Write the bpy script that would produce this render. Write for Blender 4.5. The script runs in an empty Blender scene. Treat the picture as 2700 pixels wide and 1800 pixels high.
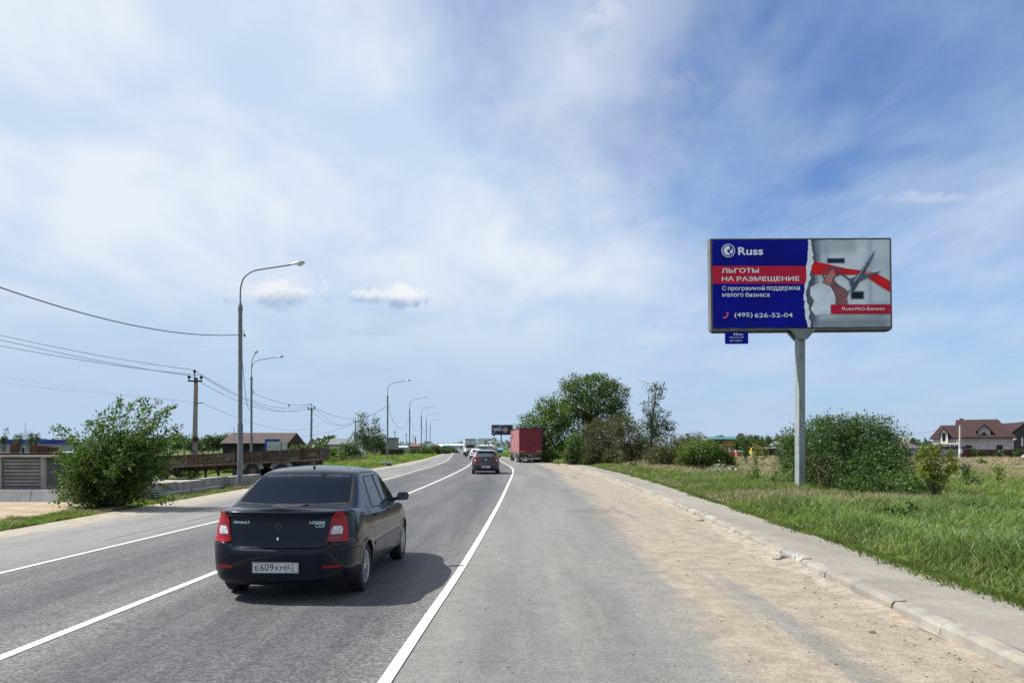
import bpy, bmesh, math, random
import numpy as np
from mathutils import Vector, Matrix
from mathutils.bvhtree import BVHTree

R = math.radians
scene = bpy.context.scene
COL = scene.collection
random.seed(7)
rng = np.random.default_rng(7)

# ---------------------------------------------------------------- camera, world, sun
EYE = 1.8
FPX = 1950.0           # focal length in pixels of the 2700 px wide photograph
HOR = 1175.0           # row of the horizon in it
cam_d = bpy.data.cameras.new("camera")
cam_d.lens = FPX / 2700 * 36
cam_d.sensor_width = 36
cam_d.shift_y = (HOR - 900) / 2700
cam_d.clip_start = 0.1
cam_d.clip_end = 8000
cam = bpy.data.objects.new("camera", cam_d)
cam.location = (0, 0, EYE)
cam.rotation_euler = (R(90), 0, 0)
COL.objects.link(cam)
scene.camera = cam

SUN_TO = Vector((-0.80, 0.15, 1.0)).normalized()
SUN_EL = math.asin(SUN_TO.z)
SUN_AZ = math.atan2(SUN_TO.x, SUN_TO.y)      # clockwise from +Y
sun_d = bpy.data.lights.new("sun", 'SUN')
sun_d.energy = 5.0
sun_d.angle = R(0.53)
sun_d.color = (1.0, 0.955, 0.89)
sun = bpy.data.objects.new("sun", sun_d)
sun.rotation_euler = SUN_TO.to_track_quat('Z', 'Y').to_euler()
COL.objects.link(sun)

scene.view_settings.view_transform = 'Standard'
scene.view_settings.look = 'None'
scene.view_settings.gamma = 1
scene.view_settings.exposure = 0.62
scene.render.engine = 'CYCLES'
scene.cycles.max_bounces = 8
scene.cycles.transparent_max_bounces = 12
scene.cycles.caustics_reflective = False
scene.cycles.caustics_refractive = False

world = bpy.data.worlds.new("World")
scene.world = world
world.use_nodes = True


class NT:
    """small helper to wire shader nodes"""
    def __init__(s, tree):
        s.t = tree; s.n = tree.nodes; s.l = tree.links
    def new(s, typ, **kw):
        nd = s.n.new(typ)
        for k, v in kw.items():
            setattr(nd, k, v)
        return nd
    def set(s, sock, v):
        if isinstance(v, bpy.types.NodeSocket):
            s.l.new(v, sock)
        elif v is not None:
            try:
                sock.default_value = v
            except Exception:
                sock.default_value = (v[0], v[1], v[2], 1) if len(v) == 3 else v[:3]
    def math(s, op, a, b=None, c=None, clamp=False):
        nd = s.new('ShaderNodeMath', operation=op, use_clamp=clamp)
        s.set(nd.inputs[0], a)
        if b is not None: s.set(nd.inputs[1], b)
        if c is not None: s.set(nd.inputs[2], c)
        return nd.outputs[0]
    def vmath(s, op, a, b=None, out=0):
        nd = s.new('ShaderNodeVectorMath', operation=op)
        s.set(nd.inputs[0], a)
        if b is not None: s.set(nd.inputs[1], b)
        return nd.outputs[out]
    def noise(s, vec, scale, detail=4, rough=0.5, dist=0.0, w=None):
        nd = s.new('ShaderNodeTexNoise')
        if w is not None:
            nd.noise_dimensions = '4D'; nd.inputs['W'].default_value = w
        s.set(nd.inputs['Vector'], vec)
        nd.inputs['Scale'].default_value = scale
        nd.inputs['Detail'].default_value = detail
        nd.inputs['Roughness'].default_value = rough
        nd.inputs['Distortion'].default_value = dist
        return nd.outputs['Fac']
    def ramp(s, v, a, b, lo=0.0, hi=1.0, smooth=True):
        nd = s.new('ShaderNodeMapRange')
        nd.interpolation_type = 'SMOOTHSTEP' if smooth else 'LINEAR'
        s.set(nd.inputs['Value'], v)
        s.set(nd.inputs['From Min'], a); s.set(nd.inputs['From Max'], b)
        s.set(nd.inputs['To Min'], lo); s.set(nd.inputs['To Max'], hi)
        return nd.outputs['Result']
    def mix(s, f, a, b, blend='MIX'):
        nd = s.new('ShaderNodeMix', data_type='RGBA', blend_type=blend)
        s.set(nd.inputs['Factor'], f)
        s.set(nd.inputs['A'] if False else nd.inputs[6], a)
        s.set(nd.inputs[7], b)
        return nd.outputs[2]
    def comb(s, x, y, z):
        nd = s.new('ShaderNodeCombineXYZ')
        s.set(nd.inputs[0], x); s.set(nd.inputs[1], y); s.set(nd.inputs[2], z)
        return nd.outputs[0]
    def sep(s, v):
        nd = s.new('ShaderNodeSeparateXYZ'); s.set(nd.inputs[0], v)
        return nd.outputs


def build_world():
    w = NT(world.node_tree)
    bg = world.node_tree.nodes['Background']
    sky = w.new('ShaderNodeTexSky', sky_type='NISHITA')
    sky.sun_disc = False
    sky.sun_elevation = SUN_EL
    sky.sun_rotation = SUN_AZ
    sky.altitude = 100
    sky.air_density = 1.0
    sky.dust_density = 0.6
    sky.ozone_density = 2.2
    tc = w.new('ShaderNodeTexCoord')
    d = w.vmath('NORMALIZE', tc.outputs['Generated'])
    x, y, z = w.sep(d)
    zc = w.math('MAXIMUM', z, 0.0)
    den = w.math('ADD', zc, 0.16)
    px = w.math('DIVIDE', x, den)
    py = w.math('DIVIDE', y, den)
    p = w.comb(px, py, 0.0)
    # streaky high cloud, drawn out along one wind direction
    mp = w.new('ShaderNodeMapping')
    mp.inputs['Rotation'].default_value = (0, 0, R(38))
    mp.inputs['Scale'].default_value = (1.0, 0.60, 1.0)
    w.set(mp.inputs['Vector'], p)
    wisp = w.noise(mp.outputs[0], 1.7, 9, 0.56, 0.35)
    fine = w.noise(mp.outputs[0], 6.5, 8, 0.6, 0.5, w=3.1)
    big = w.noise(p, 0.62, 3, 0.5, 0.2, w=1.7)
    def lobe(px_, py_, inner, outer):
        v = Vector(((px_ - 1350) / FPX, 1.0, (HOR - py_) / FPX)).normalized()
        dt = w.vmath('DOT_PRODUCT', d, tuple(v), out=1)
        return w.ramp(dt, math.cos(R(outer)), math.cos(R(inner)))
    c = w.math('MULTIPLY_ADD', wisp, 1.65, -0.26)
    c = w.math('MULTIPLY_ADD', fine, 0.55, c)
    c = w.math('MULTIPLY_ADD', big, 0.55, c)
    c = w.math('SUBTRACT', c, w.math('MULTIPLY', lobe(1800, 20, 1, 27), 0.66))
    c = w.math('SUBTRACT', c, w.math('MULTIPLY', lobe(2650, 330, 2, 26), 0.36))
    c = w.math('SUBTRACT', c, w.math('MULTIPLY', lobe(1050, -60, 1, 13), 0.30))
    c = w.math('ADD', c, w.math('MULTIPLY', lobe(420, 420, 4, 36), 0.34))
    c = w.math('ADD', c, w.math('MULTIPLY', lobe(1560, 60, 1, 7), 0.22))
    c = w.math('ADD', c, w.math('MULTIPLY', lobe(1250, 640, 2, 18), 0.22))
    c = w.math('SUBTRACT', c, w.ramp(y, 0.15, -0.35, 0.0, 0.30))     # clearer behind the viewer
    # the veil is even low over the horizon
    veil = w.ramp(z, 0.02, 0.30, 0.52, 0.0)
    cl = w.ramp(c, 0.0, 1.15, 0.02, 0.97, smooth=False)
    cl = w.math('MAXIMUM', cl, veil)
    # thin flat grey streaks low down
    ms = w.comb(w.math('MULTIPLY', px, 0.55), w.math('MULTIPLY', py, 1.0), 4.0)
    st = w.noise(ms, 2.3, 6, 0.55, 0.4)
    st = w.math('MULTIPLY', w.ramp(st, 0.53, 0.72), w.math('MULTIPLY', w.ramp(z, 0.03, 0.10), w.ramp(z, 0.22, 0.15)))
    # base sky colour
    hs = w.new('ShaderNodeHueSaturation')
    hs.inputs['Saturation'].default_value = 1.02
    hs.inputs['Value'].default_value = 0.78
    w.set(hs.inputs['Color'], sky.outputs[0])
    blue = w.mix(1.0, hs.outputs[0], (0.70, 1.02, 1.42, 1), 'MULTIPLY')
    sh = w.noise(mp.outputs[0], 2.6, 6, 0.5, 0.4, w=9.0)
    white = w.mix(w.ramp(sh, 0.35, 0.65), (4.5, 5.5, 6.95, 1), (6.3, 6.75, 7.35, 1))
    white = w.mix(w.ramp(z, 0.28, 0.04), white, (3.75, 4.85, 6.35, 1))
    col = w.mix(cl, blue, white)
    col = w.mix(w.math('MULTIPLY', st, 0.35), col, (3.0, 4.0, 5.8, 1))
    # a handful of small cumulus puffs
    ys = w.math('MAXIMUM', y, 0.05)
    u = w.math('DIVIDE', x, ys)
    v = w.math('DIVIDE', z, ys)
    uv = w.comb(u, v, 0.0)
    n1 = w.noise(uv, 24, 9, 0.68, 0.5)
    n2 = w.noise(uv, 9, 3, 0.5, 0.0, w=5.0)
    front = w.ramp(y, 0.05, 0.2)
    for (cx, cy, rx, ry, dens, soft) in [(735, 777, 150, 42, 0.95, 0.9), (640, 755, 60, 18, 0.35, 1.0), (1072, 785, 58, 28, 1.05, 0.5),
                                        (985, 781, 60, 22, 0.8, 0.7), (2430, 528, 130, 22, 0.3, 1.0),
                                        (1580, 60, 90, 70, 0.33, 1.0), (1760, 250, 110, 80, 0.16, 1.0)]:
        a = w.math('DIVIDE', w.math('SUBTRACT', u, (cx - 1350) / FPX), rx / FPX)
        b = w.math('DIVIDE', w.math('SUBTRACT', v, (HOR - cy) / FPX), ry / FPX)
        r = w.math('SQRT', w.math('ADD', w.math('MULTIPLY', a, a), w.math('MULTIPLY', b, b)))
        r = w.math('ADD', r, w.math('MULTIPLY_ADD', n1, 3.4, -1.7))
        r = w.math('ADD', r, w.math('MULTIPLY_ADD', n2, 0.8, -0.4))
        m = w.math('MULTIPLY', w.math('MULTIPLY', w.ramp(r, 1.15, 1.15 - soft), dens, clamp=True), front)
        shade = w.ramp(w.math('ADD', b, w.math('MULTIPLY_ADD', n1, 2.4, -1.2)), -0.75, 0.45)
        pc = w.mix(shade, (3.0, 4.0, 5.5, 1), (6.8, 7.0, 7.3, 1))
        col = w.mix(m, col, pc)
    w.set(bg.inputs['Color'], col)
    bg.inputs['Strength'].default_value = 0.085
build_world()
# ---------------------------------------------------------------- helpers
def ground_z(y):
    """the land dips gently away beyond seventy metres"""
    s = min(max((y - 70) / 360.0, 0.0), 1.0)
    return -1.5 * s ** 1.3

def P(px, py, D):
    return Vector(((px - 1350) / FPX * D, D, EYE - (py - HOR) / FPX * D))

def G(px, py):
    D = 60.0
    for _ in range(60):
        D = 0.5 * D + 0.5 * min((EYE - ground_z(D)) * FPX / (py - HOR), 900)
    return Vector(((px - 1350) / FPX * D, D, ground_z(D)))

def GX(px, D, lift=0.0):
    """the ground point at distance D in the direction of column px"""
    return Vector(((px - 1350) / FPX * D, D, ground_z(D) + lift))


def tag(o, label=None, cat=None, group=None, kind=None):
    if label: o['label'] = label
    if cat: o['category'] = cat
    if group: o['group'] = group
    if kind: o['kind'] = kind
    return o

def empty(name, loc=(0, 0, 0), rz=0.0, label=None, cat=None, group=None):
    o = bpy.data.objects.new(name, None)
    o.location = loc
    o.rotation_euler = (0, 0, rz)
    o.empty_display_size = 0.2
    COL.objects.link(o)
    tag(o, label, cat, group)
    return o

def copy_tree(o, parent=None):
    c = o.copy()
    COL.objects.link(c)
    if parent is not None:
        c.parent = parent
    for ch in [k for k in bpy.data.objects if k.parent == o]:
        copy_tree(ch, c)
    return c


class MB:
    """collects simple shapes and links them as one mesh object"""
    def __init__(s):
        s.v = []; s.f = []
    def add(s, vs, fs):
        n = len(s.v)
        s.v += [tuple(v) for v in vs]
        s.f += [tuple(i + n for i in f) for f in fs]
        return s
    def box(s, c, size, rz=0.0, rot=None):
        hx, hy, hz = size[0] / 2, size[1] / 2, size[2] / 2
        m = rot if rot is not None else Matrix.Rotation(rz, 3, 'Z')
        c = Vector(c)
        vs = [c + m @ Vector((x, y, z)) for z in (-hz, hz) for x, y in ((-hx, -hy), (hx, -hy), (hx, hy), (-hx, hy))]
        return s.add(vs, [(3, 2, 1, 0), (4, 5, 6, 7), (0, 1, 5, 4), (1, 2, 6, 5), (2, 3, 7, 6), (3, 0, 4, 7)])
    def bar(s, a, b, w, h=None, up=(0, 0, 1)):
        a = Vector(a); b = Vector(b); h = h or w
        d = (b - a).normalized(); u = Vector(up)
        if abs(d.dot(u)) > 0.99: u = Vector((0, 1, 0))
        x = d.cross(u).normalized(); z = x.cross(d)
        vs = [p + x * sx * w / 2 + z * sz * h / 2 for p in (a, b) for sx, sz in ((-1, -1), (1, -1), (1, 1), (-1, 1))]
        return s.add(vs, [(0, 1, 2, 3), (7, 6, 5, 4), (0, 4, 5, 1), (1, 5, 6, 2), (2, 6, 7, 3), (3, 7, 4, 0)])
    def tube(s, pts, r, n=8, cap=True):
        pts = [Vector(p) for p in pts]
        if not hasattr(r, '__len__'): r = [r] * len(pts)
        up = Vector((0.13, 0.21, 1)).normalized(); rings = []
        for i, p in enumerate(pts):
            d = (pts[min(i + 1, len(pts) - 1)] - pts[max(i - 1, 0)]).normalized()
            if abs(d.dot(up)) > 0.985: up = Vector((1, 0.1, 0)).normalized()
            x = d.cross(up).normalized(); z = x.cross(d).normalized(); up = z
            rings.append([p + (x * math.cos(a) + z * math.sin(a)) * r[i] for a in [2 * math.pi * k / n for k in range(n)]])
        vs = [v for rg in rings for v in rg]; fs = []
        for i in range(len(pts) - 1):
            for k in range(n):
                a = i * n + k; b = i * n + (k + 1) % n
                fs.append((a, b, b + n, a + n))
        if cap:
            fs.append(tuple(range(n - 1, -1, -1))); fs.append(tuple((len(pts) - 1) * n + k for k in range(n)))
        return s.add(vs, fs)
    def lathe(s, prof, axis_o, axis_d, n=24, a0=0.0):
        """prof: (radius, offset along the axis)"""
        o = Vector(axis_o); d = Vector(axis_d).normalized()
        t = Vector((0, 0, 1)) if abs(d.z) < 0.9 else Vector((0, 1, 0))
        x = d.cross(t).normalized(); z = x.cross(d)
        vs = [o + d * h + (x * math.cos(a) + z * math.sin(a)) * r for r, h in prof for a in [a0 + 2 * math.pi * k / n for k in range(n)]]
        fs = []
        for i in range(len(prof) - 1):
            for k in range(n):
                a = i * n + k; b = i * n + (k + 1) % n
                fs.append((a, b, b + n, a + n))
        return s.add(vs, fs)
    def prism(s, poly, o, ux, uy, th):
        """flat outline (a,b) in the frame o,ux,uy pulled out th along -ux x uy"""
        o = Vector(o); ux = Vector(ux); uy = Vector(uy); nrm = ux.cross(uy).normalized()
        n = len(poly)
        vs = [o + ux * a + uy * b + nrm * th for a, b in poly] + [o + ux * a + uy * b for a, b in poly]
        fs = [tuple(range(n)), tuple(range(2 * n - 1, n - 1, -1))]
        fs += [(i + n, (i + 1) % n + n, (i + 1) % n, i) for i in range(n)]
        return s.add(vs, fs)
    def mesh(s, name, m, smooth=None):
        me = bpy.data.meshes.new(name)
        me.from_pydata(s.v, [], s.f)
        if m is not None:
            for q in (m if isinstance(m, (list, tuple)) else [m]): me.materials.append(q)
        if smooth:
            bm = bmesh.new(); bm.from_mesh(me)
            bmesh.ops.recalc_face_normals(bm, faces=bm.faces)
            for f in bm.faces: f.smooth = True
            for e in bm.edges:
                if len(e.link_faces) == 2 and e.calc_face_angle(0) > R(smooth): e.smooth = False
            bm.to_mesh(me); bm.free()
        me.update()
        return me
    def build(s, name, m, parent=None, smooth=None, **kw):
        o = bpy.data.objects.new(name, s.mesh(name, m, smooth))
        COL.objects.link(o)
        if parent is not None: o.parent = parent
        tag(o, **kw)
        return o

def np_mesh(name, V, F, m, parent=None, uv=None, smooth=False, **kw):
    """V (n,3) and equal-sized polygons F (k,p)"""
    me = bpy.data.meshes.new(name)
    V = np.ascontiguousarray(V, dtype=np.float32); F = np.ascontiguousarray(F, dtype=np.int32)
    k, p = F.shape
    me.vertices.add(len(V)); me.vertices.foreach_set('co', V.ravel())
    me.loops.add(k * p); me.loops.foreach_set('vertex_index', F.ravel())
    me.polygons.add(k)
    me.polygons.foreach_set('loop_start', np.arange(0, k * p, p, dtype=np.int32))
    try: me.polygons.foreach_set('loop_total', np.full(k, p, dtype=np.int32))
    except Exception: pass
    if smooth: me.polygons.foreach_set('use_smooth', np.ones(k, dtype=bool))
    if uv is not None:
        l = me.uv_layers.new(name='UVMap')
        l.data.foreach_set('uv', np.ascontiguousarray(uv[F.ravel()], dtype=np.float32).ravel())
    if m is not None: me.materials.append(m)
    me.update(calc_edges=True); me.validate()
    o = bpy.data.objects.new(name, me)
    COL.objects.link(o)
    if parent is not None: o.parent = parent
    tag(o, **kw)
    return o


# ---------------------------------------------------------------- materials
_m = {}
def mat(name, col=(0.5, 0.5, 0.5), rough=0.6, metal=0.0, var=0.12, scale=4.0, bump=0.0, bscale=60.0, coat=0.0,
        dirt=None, dirt_amt=0.0, dscale=2.0, spec=0.5, streak=False, ior=None):
    if name in _m: return _m[name]
    m = bpy.data.materials.new(name); m.use_nodes = True
    w = NT(m.node_tree); b = m.node_tree.nodes['Principled BSDF']
    tc = w.new('ShaderNodeTexCoord').outputs['Object']
    n = w.noise(tc, scale, 5, 0.6)
    f = w.ramp(n, 0.3, 0.7, 1 - var, 1 + var)
    c = w.mix(1.0, (*col, 1), w.comb(f, f, f), 'MULTIPLY')
    if dirt is not None:
        v = tc
        if streak:
            mp = w.new('ShaderNodeMapping'); mp.inputs['Scale'].default_value = (1, 1, 0.15)
            w.set(mp.inputs['Vector'], tc); v = mp.outputs[0]
        dn = w.ramp(w.noise(v, dscale, 6, 0.65), 0.62 - 0.3 * dirt_amt, 0.78 - 0.2 * dirt_amt)
        c = w.mix(w.math('MULTIPLY', dn, min(1, 0.5 + dirt_amt)), c, (*dirt, 1))
    w.set(b.inputs['Base Color'], c)
    rn = w.ramp(w.noise(tc, scale * 2.3, 4, 0.6, w=2.0), 0.3, 0.7, rough * 0.88, min(1, rough * 1.12))
    w.set(b.inputs['Roughness'], rn)
    b.inputs['Metallic'].default_value = metal
    b.inputs['Coat Weight'].default_value = coat
    b.inputs['Coat Roughness'].default_value = 0.04
    b.inputs['Specular IOR Level'].default_value = spec
    if ior: b.inputs['IOR'].default_value = ior
    if bump:
        bp = w.new('ShaderNodeBump'); bp.inputs['Strength'].default_value = 1.0
        bp.inputs['Distance'].default_value = bump
        w.set(bp.inputs['Height'], w.noise(tc, bscale, 5, 0.6))
        w.set(b.inputs['Normal'], bp.outputs[0])
    _m[name] = m
    return m

def leaf_mat(name, cols, rough=0.5, trans=0.35, spec=0.35):
    """cols: list of base colours picked per leaf"""
    if name in _m: return _m[name]
    m = bpy.data.materials.new(name); m.use_nodes = True
    w = NT(m.node_tree); b = m.node_tree.nodes['Principled BSDF']
    out = m.node_tree.nodes['Material Output']
    g = w.new('ShaderNodeNewGeometry')
    cr = w.new('ShaderNodeValToRGB')
    el = cr.color_ramp.elements
    for i, c in enumerate(cols):
        e = el[i] if i < 2 else el.new(i / (len(cols) - 1))
        e.position = i / (len(cols) - 1); e.color = (*c, 1)
    w.set(cr.inputs[0], g.outputs['Random Per Island'])
    tc = w.new('ShaderNodeTexCoord').outputs['Object']
    n = w.ramp(w.noise(tc, 0.9, 3, 0.5), 0.3, 0.7, 0.75, 1.25)
    c = w.mix(1.0, cr.outputs[0], w.comb(n, n, n), 'MULTIPLY')
    w.set(b.inputs['Base Color'], c)
    b.inputs['Roughness'].default_value = rough
    b.inputs['Specular IOR Level'].default_value = spec
    tr = w.new('ShaderNodeBsdfTranslucent')
    w.set(tr.inputs['Color'], w.mix(1.0, c, (1.1, 1.25, 0.55, 1), 'MULTIPLY'))
    mx = w.new('ShaderNodeMixShader'); mx.inputs[0].default_value = trans
    w.l.new(b.outputs[0], mx.inputs[1]); w.l.new(tr.outputs[0], mx.inputs[2])
    w.l.new(mx.outputs[0], out.inputs['Surface'])
    _m[name] = m
    return m

def glass_mat(name, col=(0.012, 0.016, 0.022), rough=0.03):
    return mat(name, col, rough, 0, 0.0, 1, spec=0.3)

# ---------------------------------------------------------------- the lines of the road, metres
def curve(pts, pad=2.5):
    ys = np.arange(-30, 900.1, 0.5)
    a = np.array(sorted(pts))
    x = np.interp(ys, a[:, 0], a[:, 1])
    out = x.copy()
    for i, y in enumerate(ys):      # smoothing that widens with distance
        h = int(min(max(6, abs(y) * 0.22), 60))
        lo = max(0, i - h); hi = min(len(ys), i + h + 1)
        hh = min(i - lo, hi - 1 - i)
        out[i] = x[i - hh:i + hh + 1].mean()
    return lambda y: np.interp(y, ys, out)

cC = curve([(-30, -4.8), (6.3, -4.37), (10.4, -4.2), (33.4, -3.84), (43.3, -3.75), (59.5, -3.81), (76.3, -4.15), (100, -5.3), (146, -8.7), (430, -29.4), (900, -60)])
cL = curve([(-30, -7.9), (10.5, -7.25), (17.6, -7.0), (39, -6.74), (48.5, -6.85), (73, -7.1), (100, -8.6), (146, -12.0), (430, -32.9), (900, -63.5)])
cR = curve([(-30, -1.7), (5.6, -1.01), (8.1, -.84), (14.2, -.63), (24.2, -.37), (40.8, -.06), (52, .12), (61, 0.02), (70, -.4), (78, -.9), (100, -1.9), (146, -5.2), (430, -25.9), (900, -56.5)])
cK = curve([(-30, 3.7), (6, 3.98), (9, 4.13), (14, 4.5), (28, 5.05), (45, 5.4), (60, 5.2), (71, 4.6), (85, 3.8), (100, 2.0), (125, -.5), (146, -2.6), (430, -23.5), (900, -54)])
cW = curve([(-30, 4.7), (7.8, 5.4), (11, 5.65), (15.2, 5.75), (24.6, 6.25), (35, 6.75), (45, 6.9), (60, 6.6), (71, 5.8)])
cS = curve([(-30, 1.7), (5.6, 1.85), (8.8, 1.99), (19.5, 2.57), (40, 3.5), (59.5, 3.2), (72, 2.6), (100, 1.5), (146, -4)])
cA = curve([(-30, -9.3), (14, -9.8), (27, -10.0), (50, -9.5), (70, -9.3), (100, -10.4), (146, -13.6), (430, -34.2), (900, -65)])
cGL = curve([(-30, -9.8), (15.6, -10.8), (30, -11.3), (70, -11.1), (100, -12.3), (146, -15.2), (430, -36.0), (900, -67)])
# ---------------------------------------------------------------- the ground, road and pavement
def ysamples(y0, y1):
    ys = [y0]
    while ys[-1] < y1:
        ys.append(min(y1, ys[-1] + (0.5 if ys[-1] < 30 else 1.0 if ys[-1] < 100 else 5.0)))
    return np.array(ys)

def strip(name, fa, fb, y0, y1, z, m, nx=2, crown=0.0, parent=None, **kw):
    """a sheet between two lines of the road; UV = metres across from the first line, metres along"""
    ys = ysamples(y0, y1)
    V = []; U = []
    for y in ys:
        a = float(fa(y)); b = float(fb(y)); gz = ground_z(y)
        for i in range(nx):
            t = i / (nx - 1)
            V.append((a + (b - a) * t, y, gz + z + crown * 4 * t * (1 - t)))
            U.append((t, y * 0.01))
    n = len(ys); F = []
    for j in range(n - 1):
        for i in range(nx - 1):
            k = j * nx + i
            F.append((k, k + 1, k + nx + 1, k + nx))
    return np_mesh(name, np.array(V), np.array(F), m, parent=parent, uv=np.array(U), smooth=True, **kw)

def road_mat(name, kind):
    m = bpy.data.materials.new(name); m.use_nodes = True
    w = NT(m.node_tree); b = m.node_tree.nodes['Principled BSDF']
    tcn = w.new('ShaderNodeTexCoord')
    tc = tcn.outputs['Object']
    u = w.sep(tcn.outputs['UV'])[0]
    X, Y, Z = w.sep(tc)
    long = w.comb(X, w.math('MULTIPLY', Y, 0.07), 0.0)      # drawn out along the traffic
    def grit(scale, lo, hi, a, bb, seed=0.0):
        v = w.new('ShaderNodeTexVoronoi'); v.inputs['Scale'].default_value = scale
        w.set(v.inputs['Vector'], w.vmath('ADD', tc, (seed, 0, 0)))
        x = w.sep(v.outputs['Color'])[0]
        return w.ramp(x, lo, hi, a, bb, smooth=False)
    big = w.noise(tc, 0.35, 5, 0.6)
    med = w.noise(tc, 3.0, 6, 0.65, w=4.0)
    tracks = w.noise(long, 1.1, 5, 0.6, w=7.0)
    tracks2 = w.noise(long, 4.5, 5, 0.6, w=2.0)
    near = w.ramp(Y, 26.0, 9.0)             # stones read one by one only up close
    if kind == 'lane':
        base = w.mix(w.ramp(tracks, 0.38, 0.62), (0.095, 0.098, 0.109, 1), (0.162, 0.161, 0.162, 1))
        base = w.mix(w.math('MULTIPLY', w.ramp(tracks2, 0.4, 0.7), 0.35), base, (0.20, 0.193, 0.18, 1))
        # pale dust along the outer edges of each lane (u: 0 centre line .. 1 edge line)
        edge = w.math('ABSOLUTE', w.math('SUBTRACT', u, 0.5))
        edge = w.math('ADD', edge, w.math('MULTIPLY_ADD', tracks, 0.22, -0.11))
        base = w.mix(w.math('MULTIPLY', w.ramp(edge, 0.27, 0.5), 0.55), base, (0.235, 0.225, 0.21, 1))
        g = grit(42, 0.0, 1.0, 0.45, 1.75)
        g2 = grit(95, 0.0, 1.0, 0.72, 1.3, 3.0)
        gm = w.math('MULTIPLY', g, g2)
        gm = w.math('ADD', w.math('MULTIPLY', w.math('SUBTRACT', gm, 1.0), w.math('MULTIPLY_ADD', near, 0.62, 0.12)), 1.0)
        rough = 0.72
    elif kind == 'shoulder':
        base = w.mix(w.ramp(tracks, 0.35, 0.65), (0.162, 0.159, 0.151, 1), (0.215, 0.21, 0.197, 1))
        base = w.mix(w.math('MULTIPLY', w.ramp(tracks2, 0.5, 0.75), 0.4), base, (0.28, 0.27, 0.245, 1))
        base = w.mix(w.math('MULTIPLY', w.ramp(big, 0.55, 0.7), 0.3), base, (0.16, 0.158, 0.155, 1))
        g = grit(60, 0.0, 1.0, 0.72, 1.28)
        gm = w.math('ADD', w.math('MULTIPLY', w.math('SUBTRACT', g, 1.0), w.math('MULTIPLY_ADD', near, 0.7, 0.1)), 1.0)
        rough = 0.85
        # blown sand over the outer half, with ragged lobes along the traffic
        sand = w.mix(w.ramp(med, 0.35, 0.65), (0.285, 0.24, 0.183, 1), (0.335, 0.288, 0.224, 1))
        sand = w.mix(w.math('MULTIPLY', w.ramp(w.noise(tc, 0.9, 5, 0.6, w=8.0), 0.5, 0.75), 0.45), sand, (0.29, 0.24, 0.18, 1))
        edge = w.math('ADD', u, w.math('MULTIPLY_ADD', tracks, 0.28, -0.14))
        edge = w.math('ADD', edge, w.math('MULTIPLY_ADD', big, 0.12, -0.06))
        edge = w.math('ADD', edge, w.math('MULTIPLY_ADD', med, 0.05, -0.025))
        sm = w.ramp(edge, 0.52, 0.63)
        # bare bands worn through the sand
        worn = w.math('MULTIPLY', w.ramp(w.noise(long, 1.6, 4, 0.55, w=11.0), 0.56, 0.66), w.ramp(u, 0.97, 0.86))
        sm = w.math('MULTIPLY', sm, w.math('SUBTRACT', 1.0, w.math('MULTIPLY', worn, 0.75)))
        wash = w.math('MULTIPLY', w.ramp(edge, 0.20, 0.56), w.ramp(w.noise(long, 2.6, 5, 0.6, w=5.0), 0.4, 0.75))
        sm = w.math('MAXIMUM', sm, w.math('MULTIPLY', wash, 0.35))
        # sand ends near the parked lorry
        base = w.mix(sm, base, sand)
    elif kind == 'left':
        base = w.mix(w.ramp(tracks, 0.35, 0.65), (0.20, 0.196, 0.19, 1), (0.27, 0.262, 0.25, 1))
        base = w.mix(w.math('MULTIPLY', w.ramp(tracks2, 0.55, 0.7), 0.4), base, (0.13, 0.13, 0.13, 1))
        g = grit(60, 0.0, 1.0, 0.8, 1.2)
        gm = w.math('ADD', w.math('MULTIPLY', w.math('SUBTRACT', g, 1.0), w.math('MULTIPLY_ADD', near, 0.6, 0.1)), 1.0)
        sand = w.mix(w.ramp(med, 0.35, 0.65), (0.38, 0.33, 0.26, 1), (0.47, 0.42, 0.335, 1))
        edge = w.math('ADD', u, w.math('MULTIPLY_ADD', tracks, 0.5, -0.25))
        edge = w.math('ADD', edge, w.math('MULTIPLY_ADD', med, 0.14, -0.07))
        base = w.mix(w.math('MULTIPLY', w.ramp(edge, 0.62, 0.85), .9), base, sand)
        rough = 0.88
    else:   # pavement
        base = w.mix(w.ramp(tracks, 0.35, 0.65), (0.36, 0.325, 0.275, 1), (0.44, 0.405, 0.345, 1))
        base = w.mix(w.math('MULTIPLY', w.ramp(big, 0.5, 0.7), 0.5), base, (0.30, 0.275, 0.24, 1))
        base = w.mix(w.math('MULTIPLY', w.ramp(med, 0.6, 0.75), 0.5), base, (0.25, 0.22, 0.18, 1))
        e = w.math('ADD', u, w.math('MULTIPLY_ADD', med, 0.3, -0.15))
        base = w.mix(w.math('MULTIPLY', w.ramp(e, 0.86, 1.0), 0.7), base, (0.20, 0.17, 0.10, 1))
        g = grit(70, 0.0, 1.0, 0.8, 1.2)
        gm = w.math('ADD', w.math('MULTIPLY', w.math('SUBTRACT', g, 1.0), w.math('MULTIPLY_ADD', near, 0.6, 0.1)), 1.0)
        rough = 0.9
    if kind in ('lane', 'shoulder'):       # drips, tar specks and a few broad stains
        v = w.new('ShaderNodeTexVoronoi'); v.inputs['Scale'].default_value = 1.5
        w.set(v.inputs['Vector'], w.vmath('ADD', tc, w.vmath('MULTIPLY', w.comb(med, big, 0), (.25, .25, 0))))
        vc = w.sep(v.outputs['Color'])
        spot = w.math('MULTIPLY', w.ramp(v.outputs['Distance'], w.math('MULTIPLY_ADD', vc[1], .06, .02), 0.0), w.ramp(vc[0], .55, .62))
        base = w.mix(w.math('MULTIPLY', spot, .75), base, (.035, .034, .033, 1))
        v2 = w.new('ShaderNodeTexVoronoi'); v2.inputs['Scale'].default_value = .28
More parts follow.
